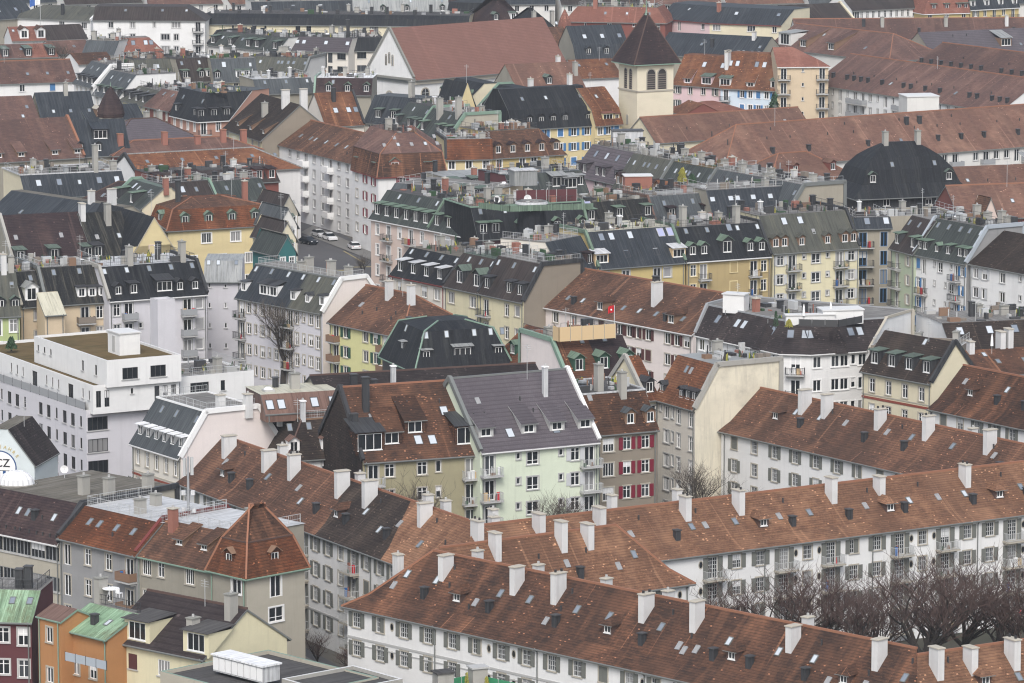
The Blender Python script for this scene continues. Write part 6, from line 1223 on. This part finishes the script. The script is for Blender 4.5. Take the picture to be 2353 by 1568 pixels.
def terrace_box(label, px, py, z, sx, sy, sz, mat, top, ang=.4, name='roof_cabin', cat='roof cabin', group=None, door=True):
    p = at(px, py, z); t = empty(name, p, ang); tag(t, label, cat, group)
    b = MB(); b.box(-sx / 2, -sy / 2, -.3, sx / 2, sy / 2, sz, mat); b.build('wall', t)
    b = MB(); b.box(-sx / 2 - .15, -sy / 2 - .15, sz + .002, sx / 2 + .15, sy / 2 + .15, sz + .15, top); b.build('roof', t)
    if door: b = MB(); b.box(-.42, -sy / 2 - .06, 0, .42, -sy / 2 - .003, min(2.0, sz - .2), 'frame_grey'); b.build('door', t)
pz = find('white penthouse box')[2][-1][1]
terrace_box('white lift tower with a grey door on the sedum roof of the penthouse', 285, 805, pz, 3.6, 2.8, 2.4, 'white', 'gutter_white', find('white penthouse box')[3] + 1.57 * 0)
zw = zt_
terrace_box('low white stepped wall box on the corner palace terrace, right', 1930, 735, zw, 5.5, 3.0, 1.5, 'white', 'gutter_white', .2, door=False)
terrace_box('long white parapet block on the corner palace terrace, centre', 1860, 740, zw, 6.5, 1.0, 1.0, 'white', 'gutter_white', .1, door=False)
terrace_box('white curved stair head at the left end of the corner palace terrace', 1690, 712, zw, 3.0, 2.0, 2.2, 'white', 'gutter_white', -.4, door=False)
terrace_box('white box house with a slit window before the great brown roof, upper right', 2110, 272, 13, 6.5, 6, 4.6, 'offwhite', 'gutter_white', .2, door=False)
terrace_box('pink-red roof cabin with a white lid above the terraces', 1252 + 212, 436, 17.5, 4.5, 3, 2.4, 'terracotta', 'gutter_white', .1, door=False)
terrace_box('pale blue-white roof cabin beside the bell tower foot', 1440, 327, 16.5, 5.5, 3, 2.2, 'metal_light', 'frame_dark', .1, door=False)
terrace_box('tilted grey glasshouse on the roof terrace before the brick-red corner house', 1205 - 3, 420, 17, 4, 3, 2.2, 'metal_grey', 'metal_light', .3, door=False)
terrace_box('taupe concrete chimney block beside the green balustrade, bottom edge', 1018, 1592, 10.4, 1.6, 1.4, 2.0, 'concrete', 'bitumen', .4, 'chimney_block', 'chimney', door=False)
terrace_box('pale grey concrete chimney block behind the planted terrace, bottom edge', 1098, 1578, 10.4, 1.5, 1.2, 1.9, 'concrete', 'frame_grey', .4, 'chimney_block', 'chimney', door=False)
# rooftop ventilation unit
t = empty('ventilation_unit', at(566, 1556, 12.45), find('low flat building')[3]); tag(t, 'long white louvred ventilation unit on the low bitumen roof, bottom edge', 'ventilation unit')
t.scale = (.85, .8, .75); q = MB(); q.box(-4.2, -1.3, .3, 4.2, 1.3, 2.3, 'metal_light'); q.build('casing', t)
q = MB(); q.box(-4.4, -1.5, 2.302, 4.4, 1.5, 2.5, 'snow_white'); q.build('lid', t)
pm_ = cached('vup', lambda: (lambda b: (b.box(-.45, -1.36, .5, .45, -1.303, 2.1, 'paint_white'), b.mesh('panel'))[1])(MB()))
for i in range(8): link('panel', pm_, t, (-3.7 + i * 1.06, 0, 0))

# ================================================================ trees
def tree_mesh(seed, h, spread, twig='twig', dens=1.0):
    rr = random.Random(seed); tb = MB(); cb = MB()
    def grow(p, d, r, l, lev):
        segs = 3 if lev < 2 else 2; q = p
        for s in range(segs):
            d = (d + Vector((rr.gauss(0, .16), rr.gauss(0, .16), rr.gauss(0.05, .10)))).normalized(); e = q + d * (l / segs); r2 = r * .86
            (tb if lev < 3 else cb).bar(q, e, r, 'bark' if lev < 3 else twig, 5 if lev < 2 else 3, r2); q, r = e, r2
            if lev >= 1 and lev < 5 and s < segs - 1 or (lev == 4):
                for _ in range(1 if lev < 3 else 2):
                    a = rr.uniform(0, 6.28); t = Vector((math.cos(a), math.sin(a), rr.uniform(.1, .8))).normalized()
                    dd = (d * .7 + t * .9).normalized()
                    if lev < 4: grow(q, dd, r * .5, l * rr.uniform(.5, .75), lev + 1)
                    elif rr.random() < .62: cb.bar(q, q + dd * l * .7 + Vector((0, 0, l * .1)), .012, twig, 3, .004)
        if lev < 4:
            k = {0: 6, 1: 3, 2: 3, 3: 2}[lev]; ph = rr.uniform(0, 6.28)
            for i in range(k):
                a = ph + 6.28 * i / k + rr.uniform(-.4, .4); up = {0: .75, 1: .55, 2: .4, 3: .3}[lev]
                t = Vector((math.cos(a) * spread, math.sin(a) * spread, up + rr.uniform(-.15, .3))).normalized()
                grow(q, (d * .55 + t * .75).normalized(), r * (.62 if lev == 0 else .66), l * rr.uniform(.55, .85) * (1 if lev else .85), lev + 1)
    grow(Vector((0, 0, 0)), Vector((0, 0, 1)), h * .028, h * .30, 0)
    zmax = max(v[2] for v in cb.v); k = h / zmax
    for b in (tb, cb): b.v = [(x * k, y * k, z * k) for x, y, z in b.v]
    return tb.mesh('trunk', uv=False), cb.mesh('crown', uv=False)
TV = [tree_mesh(11, 14, 1.35), tree_mesh(23, 14, 1.1), tree_mesh(37, 14, 1.5), tree_mesh(71, 14, 1.25)]
TG = [tree_mesh(51, 12, .9, 'twig_grey'), tree_mesh(64, 12, 1.0, 'twig_grey')]
def tree(label, px, py, h, var, rz=0, group=None, hz=None):
    base = 14 if var in TV else 12
    p = at(px, py, 0); t = empty('bare_tree', p, rz); tag(t, label, 'tree', group); s = h / base
    t.scale = ((hz or s) * .95, (hz or s) * .95, s)
    link('trunk', var[0], t); link('crown', var[1], t)
gt = 'bare trees in the courtyard of the white blocks'
tr_ = [(1712, 1600, 13.0, 'leftmost of the courtyard trees, dark and slender'), (1775, 1625, 14.0, 'second courtyard tree from the left, reddish twigs'), (1850, 1598, 13.2, 'third courtyard tree from the left, upright crown'),
       (1925, 1640, 14, 'dark bushy courtyard tree left of the two big trunks'), (2010, 1600, 13, 'courtyard tree whose limb leans left across the white wall'), (2065, 1650, 16.5, 'tallest courtyard tree with two heavy dark trunks'),
       (2140, 1610, 14.2, 'courtyard tree below the arched window hood'), (2215, 1600, 16, 'tall upright courtyard tree in front of the right balconies'), (2290, 1640, 15.2, 'bushy courtyard tree second from the right edge'),
       (2350, 1620, 15.0, 'courtyard tree cut by the right edge')]
for i, (x, y, h, lb) in enumerate(tr_):
    h *= 1.09
    tree('bare ' + lb, x, y, h, TV[i % 4], i * 1.3, gt, h / 12.5)
tree('large grey-brown bare tree before the cream house corner and stained firewall', 1592, 1262, 11.4, TG[0], .4)
tree('slim bare tree between the stained firewall and the white block', 1690, 1250, 9.0, TG[1], 2.0)
tree('short pollarded tree before the left shutters of the five-chimney block', 1800, 1248, 7.6, TG[1], 1.1)
tree('bare bushy tree before the mint green house, right', 1300, 1350, 12.2, TG[0], 2.2)
tree('bare bushy tree before the mint green house, left', 1222, 1352, 10.0, TG[1], 3.0)
tree('tall bare tree before the olive house', 975, 1350, 15, TG[1], .9)
tree('smaller bare tree at the left of the olive house wall', 915, 1352, 12.5, TG[0], 4.0)
tree('big grey bare tree hiding the yellow house with the pinkish firewall', 655, 930, 17, TG[0], 1.0)
tree('second grey bare tree by the dark mansard of the yellow house', 700, 925, 13, TG[1], 2.5)
tree('thin leafless birch among the slate mansards', 868, 470, 18, TG[1], 0, None, .75)
tree('grey bare tree crown in the upper left among red roofs', 140, 262, 18.5, TG[0], 2)
tree('bare brown tree beside the ochre dormer house', 1305, 520, 15, TG[1], 1)
tree('low bare tree at the street corner by the parked white hatchback', 838, 645, 5.5, TG[1], 2)
tree('pale leafless shrubs before the white house at the right edge', 2310, 880, 12.5, TG[0], 1)
tree('small dark street tree at the foot of the long white block, left', 733, 1560, 6.2, TV[0], 1, 'small street trees by the bottom street')
tree('small dark street tree at the foot of the long white block, right', 797, 1592, 5.4, TV[1], 2, 'small street trees by the bottom street')
def conifer(label, px, py, z, h, r, mat='leaf', name='conifer', cat='conifer', group=None):
    rr = random.Random(int(px)); b = MB(); n = int(260 if h > 5 else 110)
    for i in range(n):
        f = (i + .5) / n; zz = h * (.08 + .9 * f); R_ = r * (1 - f) ** .8 * rr.uniform(.55, 1.05) + .04; a = i * 2.4
        c = Vector((math.cos(a) * R_ * .6, math.sin(a) * R_ * .6, zz)); s = max(.12, r * .33) * rr.uniform(.6, 1.2)
        o = Vector((math.cos(a), math.sin(a), -.25)) * s; sd = Vector((-math.sin(a), math.cos(a), 0)) * s * .55
        b.face([c + sd, c + o * 1.3, c - sd + Vector((0, 0, s * .4))], mat); b.face([c - sd, c + o, c + sd + Vector((0, 0, s))], mat)
    t = empty(name, at(px, py, z)); tag(t, label, cat, group); b.build('crown', t, uv=False)
    b = MB(); b.bar((0, 0, -.2), (0, 0, h * .8), max(.05, r * .1), 'bark', 5, .03); b.build('trunk', t, uv=False)
conifer('dark green conifer before the sky blue house', 1777, 398, 0, 16, 2.6)
conifer('dark clipped evergreen at the corner of the cream frieze house', 2122, 1240, 0, 13.2, 1.4)
conifer('dark potted evergreen beside the white modern building', 303, 1180, 0, 4.5, 1.8)
conifer('slender yellow-green conifer in the green terrace planter, left', 1072, 1585, 10.3, 1.7, .3, 'leaf_yellow', group='small conifers in the terrace planters')
conifer('bushy yellow-green conifer in the green terrace planter, middle', 1118, 1592, 10.3, 1.6, .45, 'leaf_yellow', group='small conifers in the terrace planters')
conifer('low yellow-green conifer in the green terrace planter, right', 1160, 1600, 10.3, 1.1, .5, 'leaf_yellow', group='small conifers in the terrace planters')
conifer('yellow flowering bush on the long terrace row', 1567, 420, 18.5, 2.4, 1.1, 'leaf_yellow', 'bush', 'bush')
conifer('dark green bush on the terrace row beside the yellow bush', 1590, 425, 18.5, 1.7, 1.2, 'leaf', 'bush', 'bush')
conifer('round dark bush on the left terrace of the modern building', 26, 802, 16.3, 1.5, 1.0, 'leaf', 'bush', 'bush')
conifer('dark cypress on the corner palace terrace', 1782, 752, zt_, 2.2, .5, 'leaf', 'bush', 'bush')
conifer('yellow-green shrub in a white planter on the corner palace terrace', 1812, 752, zt_, 1.0, .7, 'leaf_yellow', 'bush', 'bush')

# ================================================================ vehicles
def car(label, px, py, ang, paint, sc=.92):
    t = empty('parked_car', at(px, py, .02), ang); tag(t, label, 'car', 'cars parked in the streets'); t.scale = (sc,) * 3
    prof = [(-2.1, .35), (-2.15, .75), (-2.0, .95), (-1.85, 1.0), (-1.35, 1.42), (.2, 1.47), (1.0, 1.02), (1.75, .90), (2.12, .72), (2.15, .35)]
    def body():
        b = MB(); lo = [(x, min(z, .98)) for x, z in prof]; W = .88
        ys = [(-W, 1), (-W + .1, 1.0), (W - .1, 1.0), (W, 1)]
        for s in (-1, 1): b.face([(x, s * W, z) for x, z in (lo if s < 0 else lo[::-1])][::-1], paint)
        for (x0, z0), (x1, z1) in zip(lo, lo[1:]): b.face([(x0, -W, z0), (x0, W, z0), (x1, W, z1), (x1, -W, z1)], paint)
        b.face([(lo[0][0], -W, .35), (lo[-1][0], -W, .35), (lo[-1][0], W, .35), (lo[0][0], W, .35)], 'rubber')
        rf = [(-1.28, 1.40), (-1.0, 1.48), (.0, 1.5), (.25, 1.44)]
        for (x0, z0), (x1, z1) in zip(rf, rf[1:]): b.face([(x0, -.66, z0 + .01), (x1, -.66, z1 + .01), (x1, .66, z1 + .01), (x0, .66, z0 + .01)], paint)
        return b.mesh('body')
    def glass():
        b = MB(); B0 = [(-1.95, .97), (1.05, .985)]; T0 = [(-1.3, 1.42), (.22, 1.46)]
        b.face([(-1.95, -.8, .97), (-1.95, .8, .97), (-1.3, .66, 1.41), (-1.3, -.66, 1.41)], 'pane_dark'); b.face([(1.05, .8, .985), (1.05, -.8, .985), (.22, -.66, 1.45), (.22, .66, 1.45)], 'pane_dark')
        for s in (-1, 1):
            f = [(-1.95, s * .84, .97), (1.05, s * .84, .985), (.22, s * .67, 1.45), (-1.3, s * .67, 1.41)]; b.face(f if s < 0 else f[::-1], 'pane_dark')
        return b.mesh('glasshouse')
    def wheel():
        b = MB(); b.bar((0, -.1, 0), (0, .1, 0), .32, 'rubber', 12); b.face([(.32 * math.cos(i * math.pi / 6), -.1, .32 * math.sin(i * math.pi / 6)) for i in range(12)], 'rubber')
        return b.mesh('wheel')
    def rim():
        b = MB(); b.bar((0, -.112, 0), (0, .112, 0), .19, 'rim', 6); return b.mesh('rim')
    def lamp(m): 
        b = MB(); b.box(-.03, -.17, 0, .03, .17, .14, m); return b.mesh('headlight' if m != 'lamp_red' else 'tail_light')
    link('body', cached(('cb', paint), body), t); link('glasshouse', cached('cg', glass), t)
    for x in (-1.3, 1.35):
        for y in (-.84, .84): w_ = link('wheel', cached('cwh', wheel), t, (x, y, .32)); link('rim', cached('crm', rim), w_)
    for y in (-.62, .62): link('headlight', cached('chl', lambda: lamp('lamp_clear')), t, (2.1, y, .66)); link('tail_light', cached('ctl', lambda: lamp('lamp_red')), t, (-2.1, y, .72))
a0 = find('long white street row')[3]
car('dark blue-black hatchback parked nearest the green facade', 709, 560, a0 + .15, 'car_black')
car('silver estate car parked behind the dark hatchback', 733, 544, a0, 'car_silver')
car('cream-white saloon with dark rear window in the street', 757, 552, a0 - .05, 'car_white')
car('white hatchback parked alone nearest the pinkish corner house', 813, 572, a0 + 2.95, 'car_white')
a1 = find('white block running down')[3]
car('dark car under the bare street tree at the bottom', 708, 1560, a1, 'car_black')
car('dark car at the bottom street between the two street trees', 755, 1585, a1, 'car_black')

# ================================================================ small things on terraces
def parasol(label, px, py, z, mat='plastic_white', open_=False):
    t = empty('parasol', at(px, py, z)); tag(t, label, 'parasol'); b = MB(); b.bar((0, 0, 0), (0, 0, 2.5), .03, 'rail_light', 5); b.build('pole', t)
    b = MB()
    if open_: b.bar((0, 0, 2.1), (0, 0, 2.6), 1.4, mat, 6, .05)
    else: b.bar((0, 0, 1.0), (0, 0, 2.1), .2, mat, 6, .14); b.bar((0, 0, 2.1), (0, 0, 2.6), .14, mat, 6, .02)
    b.build('canopy', t)
parasol('closed white parasol on the corner palace terrace, left', 1846, 742, zt_)
parasol('closed white parasol leaning on the corner palace terrace, right', 1908, 736, zt_)
parasol('closed white parasol on the deck behind the cream gable', 2352 - 4 - 290 + 220, 812, 17.5)
def table(label, px, py, z, mat='plastic_white', r=.6, chairs=3):
    t = empty('terrace_table', at(px, py, z)); tag(t, label, 'table'); b = MB(); b.bar((0, 0, .70), (0, 0, .75), r, mat, 14); b.face([(r * math.cos(i * .449), r * math.sin(i * .449), .752) for i in range(14)], mat); b.build('tabletop', t)
    for i in range(3): a = i * 2.09; b = MB(); b.bar((r * .7 * math.cos(a), r * .7 * math.sin(a), 0), (r * .3 * math.cos(a), r * .3 * math.sin(a), .7), .03, mat, 4); b.build('leg', t)
def chair(label, px, py, z, rz, mat='plastic_white'):
    t = empty('terrace_chair', at(px, py, z), rz); tag(t, label, 'chair'); b = MB(); b.box(-.25, -.25, .42, .25, .25, .47, mat); b.build('seat', t)
    b = MB(); b.box(-.25, .2, .475, .25, .26, .95, mat); b.build('backrest', t)
    for sx in (-.22, .22):
        for sy in (-.22, .22): b = MB(); b.box(sx - .02, sy - .02, 0, sx + .02, sy + .02, .418, mat); b.build('leg', t)
zb4 = find('green copper roof in the bottom left')[2][-1][1]
table('white round table on the terrace above the green copper roof', 255, 1368, zb4, r=.85)
chair('white plastic chair left of the round terrace table', 230, 1366, zb4, .6); chair('white plastic chair right of the round terrace table', 274, 1372, zb4, 2.5)
zb6 = find('narrow beige house')[2][-1][1]
table('small white table on the roof terrace before the plum roof', 186, 607, zb6, r=.5); chair('pale pink chair beside the small white terrace table', 207, 607, zb6, 1, 'flag_red' if False else 'plastic_white')
zc4 = find('white pointed dormers')[2][-1][1]
table('wooden table on the terrace of the white pointed-dormer house', 722, 930, zc4, 'wood'); 
def dish(label, px, py, z, r=.45, mat='plastic_white'):
    t = empty('satellite_dish', at(px, py, z), R.uniform(-.5, .5)); tag(t, label, 'satellite dish'); b = MB(); n = 12
    for i in range(n):
        a, c = 6.283 * i / n, 6.283 * (i + 1) / n
        b.face([(0, .12, 0), (r * math.cos(a), -.02, r * math.sin(a)), (r * math.cos(c), -.02, r * math.sin(c))], mat)
    b.build('dish', t, (0, 0, 1.0)); b = MB(); b.bar((0, .12, 0), (0, .12, 1.0), .04, 'rail_light', 5); b.build('pole', t)
zb1 = find('office with ribbon windows')[2][-1][1]
dish('white satellite dish on the gravel roof before the modern building', 148, 1098, zb1)
dish('white satellite dish on the terrace by the green corrugated screen, left', 1142, 472, zc, .6)
dish('white satellite dish on the terrace by the green corrugated screen, right', 1212, 470, zc, .6)
# dome on the gravel roof
t = empty('roof_dome', at(38, 1110, zb1)); tag(t, 'weathered white skylight dome on the gravel roof under the club wall', 'roof dome')
q = MB(); nn_ = 16
for k in range(4):
    a0_, a1_ = k * math.pi / 8, (k + 1) * math.pi / 8
    for i in range(nn_):
        t0, t1 = 6.2832 * i / nn_, 6.2832 * (i + 1) / nn_
        q.face([(2.0 * math.cos(a0_) * math.cos(t0), 1.6 * math.cos(a0_) * math.sin(t0), 1.5 * math.sin(a0_)), (2.0 * math.cos(a0_) * math.cos(t1), 1.6 * math.cos(a0_) * math.sin(t1), 1.5 * math.sin(a0_)), (2.0 * math.cos(a1_) * math.cos(t1), 1.6 * math.cos(a1_) * math.sin(t1), 1.5 * math.sin(a1_)), (2.0 * math.cos(a1_) * math.cos(t0), 1.6 * math.cos(a1_) * math.sin(t0), 1.5 * math.sin(a1_))], 'snow_white')
q.build('shell', t, smooth=True); q = MB(); q.bar((0, 0, -.1), (0, 0, .12), 2.3, 'concrete', 16); q.build('kerb', t)
# antenna mast
zb2 = find('grey stone house with orange mansard')[2][-1][1]
t = empty('antenna_mast', at(433, 1186, zb2)); tag(t, 'tall grey mobile phone mast with panel antennas on the white flat roof', 'antenna mast')
q = MB(); q.bar((0, 0, -.3), (0, 0, 6.4), .17, 'panel_grey', 8, .10); q.bar((0, 0, 6.4), (0, 0, 7.4), .03, 'panel_grey', 4); q.build('mast', t)
pa = cached('ant', lambda: (lambda b: (b.box(-.16, -.1, 0, .16, .1, 1.9, 'rail_light'), b.mesh('panel_antenna'))[1])(MB()))
for a, zz in ((2.6, 4.3), (.4, 4.4), (1.6, 4.4)): link('panel_antenna', pa, t, (.42 * math.cos(a), .42 * math.sin(a), zz), a)
bx = cached('abx', lambda: (lambda b: (b.box(-.22, -.14, 0, .22, .14, .5, 'metal_light'), b.mesh('relay_box'))[1])(MB()))
for dx, zz in ((-.5, 2.3), (.5, 2.3), (-.45, .5), (.55, .4)): link('relay_box', bx, t, (dx, 0, zz))
# flags
def flag(label, px, py, z, h, cols, L=1.6, W=1.6, ang=0, cross=False):
    t = empty('flag_on_pole', at(px, py, z), ang); tag(t, label, 'flag'); b = MB(); b.bar((0, 0, 0), (0, 0, h), .06, 'rail_light', 6); b.build('pole', t)
    b = MB(); n = 8
    for i in range(n):
        for j in range(2):
            x = lambda k: -L * k / n; y = lambda k: .16 * math.sin(k * 1.5); dz = lambda k: -.25 * L * (k / n) ** 1.5
            z0_, z1_ = h - W + W * j / 2, h - W + W * (j + 1) / 2
            b.face([(x(i), y(i), z0_ + dz(i)), (x(i + 1), y(i + 1), z0_ + dz(i + 1)), (x(i + 1), y(i + 1), z1_ + dz(i + 1)), (x(i), y(i), z1_ + dz(i))], cols[0] if (j == 0) == (i < 4) or len(cols) == 1 else cols[1])
    if cross:
        for s in (-.22, .22): b.box(-L * .62, s - .01, h - W * .72, -L * .38, s + .01, h - W * .48, 'paint_white')
    b.build('cloth', t)
flag('blue and white flag on a white pole at the top left', 93, 58, 18, 8.0, ['paint_white', 'flag_blue'], 2.4, 3.2)
flag('small red flag with a white cross on the yellow-fenced terrace', 1411, 772, z9, 4.0, ['flag_red'], .8, .9, cross=True)

# club crest on the white gable
groot, gp, glv, gang, gw = find('football club crest'); gL = gp[1][0]
ix = at(0, 1065, 12); gx = 75 / 154 * gL; gz = 11.55
def disc(r, y, mat, z0=-9, z1=9):
    b = MB(); n = 40; pts = [(r * math.cos(6.2832 * i / n), y, r * math.sin(6.2832 * i / n)) for i in range(n)]; b.face(pts, mat); b.face(pts[::-1], mat) if False else None; return b
cr_ = disc(2.05, -.02, 'club_blue'); o = cr_.build('club_crest', groot, (gx, 0, gz)); q = disc(1.9, -.03, 'paint_white'); q.build('crest_field', o)
q = MB(); R0 = 1.88
for k in range(5):
    x0, x1 = -1.75 + k * .7, -1.75 + k * .7 + .36
    zz = lambda x: -math.sqrt(max(0, R0 * R0 - x * x))
    q.face([(x0, -.04, zz(x0)), (x1, -.04, zz(x1)), (x1, -.04, -.35), (x0, -.04, -.35)], 'club_blue')
q.box(-1.9, -.045, -.36, 1.9, -.04, -.30, 'letter_black'); q.build('crest_stripes', o)
def text(s, size, mat, parent, loc, rz=0, rot=None, name='lettering'):
    c = bpy.data.curves.new(name, 'FONT'); c.body = s; c.size = size; c.align_x = 'CENTER'; c.extrude = .01; c.offset = .01; c.materials.append(M[mat])
    tmp = bpy.data.objects.new('tmp', c); C.objects.link(tmp); bpy.context.view_layer.update()
    me = bpy.data.meshes.new_from_object(tmp.evaluated_get(bpy.context.evaluated_depsgraph_get())); bpy.data.objects.remove(tmp); me.name = name
    ob = bpy.data.objects.new(name, me); C.objects.link(ob); ob.parent = parent; ob.location = loc; ob.rotation_euler = rot or (math.pi / 2, 0, 0); return ob
text('FCZ', 1.35, 'letter_black', o, (0, -.05, .12))
for i, chh in enumerate('JAHRE'):
    a = math.radians(88 - i * 13); text(chh, .55, 'gold', o, (2.45 * math.cos(a), -.04, 2.45 * math.sin(a) - .1), rot=(math.pi / 2, -(a - math.pi / 2) * 1.0, 0))
# ================================================================ person on the balcony
def person(label, px, py, z, ang):
    me = bpy.data.meshes.new('person')
    V = [(0, 0, .95), (0, 0, 1.15), (0, 0, 1.40), (0, -.02, 1.52), (0, -.03, 1.68), (.2, 0, 1.38), (.30, -.05, 1.12), (.18, -.30, 1.0), (-.2, 0, 1.38), (-.30, -.05, 1.12), (-.18, -.30, 1.0), (.10, 0, .9), (.11, 0, .5), (.11, -.0, .08), (.11, -.13, .04), (-.10, 0, .9), (-.11, 0, .5), (-.11, 0, .08), (-.11, -.13, .04)]
    E = [(0, 1), (1, 2), (2, 3), (3, 4), (2, 5), (5, 6), (6, 7), (2, 8), (8, 9), (9, 10), (0, 11), (11, 12), (12, 13), (13, 14), (0, 15), (15, 16), (16, 17), (17, 18)]
    Rr = [.15, .15, .16, .06, .11, .07, .05, .04, .07, .05, .04, .09, .065, .05, .04, .09, .065, .05, .04]
    me.from_pydata(V, E, []); ob = bpy.data.objects.new('person', me); C.objects.link(ob); ob.location = at(px, py, z); ob.rotation_euler = (0, 0, ang)
    md = ob.modifiers.new('skin', 'SKIN'); lay = me.skin_vertices[0].data if me.skin_vertices else None
    if lay is None:
        bpy.context.view_layer.objects.active = ob; me.attributes.new
    if me.skin_vertices:
        for i, r in enumerate(Rr): me.skin_vertices[0].data[i].radius = (r, r * .85)
        me.skin_vertices[0].data[0].use_root = True
    ob.modifiers.new('sub', 'SUBSURF').levels = 1; me.materials.append(M['cloth_dark']); tag(ob, label, 'person')
    b = MB(); b.bar((0, -.05, 1.60), (0, -.03, 1.84), .11, 'leaf_yellow', 8, .07); b.build('hair', ob)
wr = find('dark box extension')
person('person in dark clothes standing on a white balcony of the black mansard house', 428, 722, 9.9, 0)

# ================================================================ ground, streets
def sheet(name, pts, mat, z=0.0, label=None):
    b = MB(); P = [at(x, y, z) for x, y in pts]; b.face([(p.x, p.y, z) for p in P], mat); o = b.build(name, None, uv=False); o['kind'] = 'structure'; return o
b = MB(); b.face([(-4000, -200, 0), (4000, -200, 0), (4000, 9000, 0), (-4000, 9000, 0)], 'ground'); g = b.build('ground', None, uv=False); g['kind'] = 'structure'
sheet('road', [(668, 690), (905, 690), (880, 590), (720, 500), (676, 495)], 'asphalt', .02)
sheet('pavement', [(690, 533), (720, 517), (872, 585), (860, 600)], 'pavement', .12)
sheet('road_marking', [(790, 575), (840, 604), (838, 605.5), (788, 576.5)], 'road_paint', .03)
sheet('road_marking', [(740, 620), (800, 619), (800, 621.5), (740, 622.5)], 'road_paint', .03)
sheet('road_marking', [(812, 612), (860, 611), (860, 613), (812, 614)], 'road_paint', .03)
sheet('road', [(640, 1450), (830, 1560), (960, 1700), (640, 1700)], 'asphalt', .02)
sheet('pavement', [(690, 1500), (850, 1590), (950, 1680), (930, 1690), (690, 1530)], 'pavement', .12)
sheet('lawn', [(1500, 1500), (2480, 1400), (2560, 1640), (1650, 1760)], 'lawn', .02)
# low bushes between the courtyard trees: uncountable undergrowth
rr = random.Random(5); b = MB()
for i in range(2400):
    c = at(rr.uniform(1660, 2420), rr.uniform(1530, 1650), 0); a = rr.uniform(0, 6.28); hh = rr.uniform(.6, 2.6)
    b.bar(c, c + Vector((math.cos(a) * .8, math.sin(a) * .8, hh)), .03, 'twig', 3, .008)
    c2 = c + Vector((math.cos(a) * .4, math.sin(a) * .4, hh * .5)); b.bar(c2, c2 + Vector((math.cos(a + 1.4) * .7, math.sin(a + 1.4) * .7, hh * .5)), .018, 'twig', 3, .006)
u = b.build('undergrowth', None, uv=False); u['kind'] = 'stuff'; u['label'] = 'leafless brown undergrowth below the courtyard trees'; u['category'] = 'undergrowth'

# ================================================================ haze
hz = MB(); hz.box(-450, -5, -1, 450, 1750, 111, 'pane_dark'); hm = bpy.data.materials.new('haze_air'); hm.use_nodes = True
n_ = hm.node_tree.nodes; n_.clear(); out = n_.new('ShaderNodeOutputMaterial'); pv = n_.new('ShaderNodeVolumePrincipled')
pv.inputs['Color'].default_value = (.86, .92, 1.0, 1); pv.inputs['Density'].default_value = .00007; pv.inputs['Anisotropy'].default_value = .1
hm.node_tree.links.new(pv.outputs[0], out.inputs['Volume'])
ho = hz.build('haze', None, uv=False); ho.data.materials.clear(); ho.data.materials.append(hm); ho['kind'] = 'stuff'
SC.cycles.volume_step_rate = 4; SC.cycles.volume_max_steps = 64; SC.cycles.max_bounces = 5; SC.cycles.diffuse_bounces = 2; SC.cycles.glossy_bounces = 2; SC.cycles.volume_bounces = 1
if __import__('os').environ.get('HLOG'):
    for l in LOG: print(l)
    print('objects', len(bpy.data.objects))
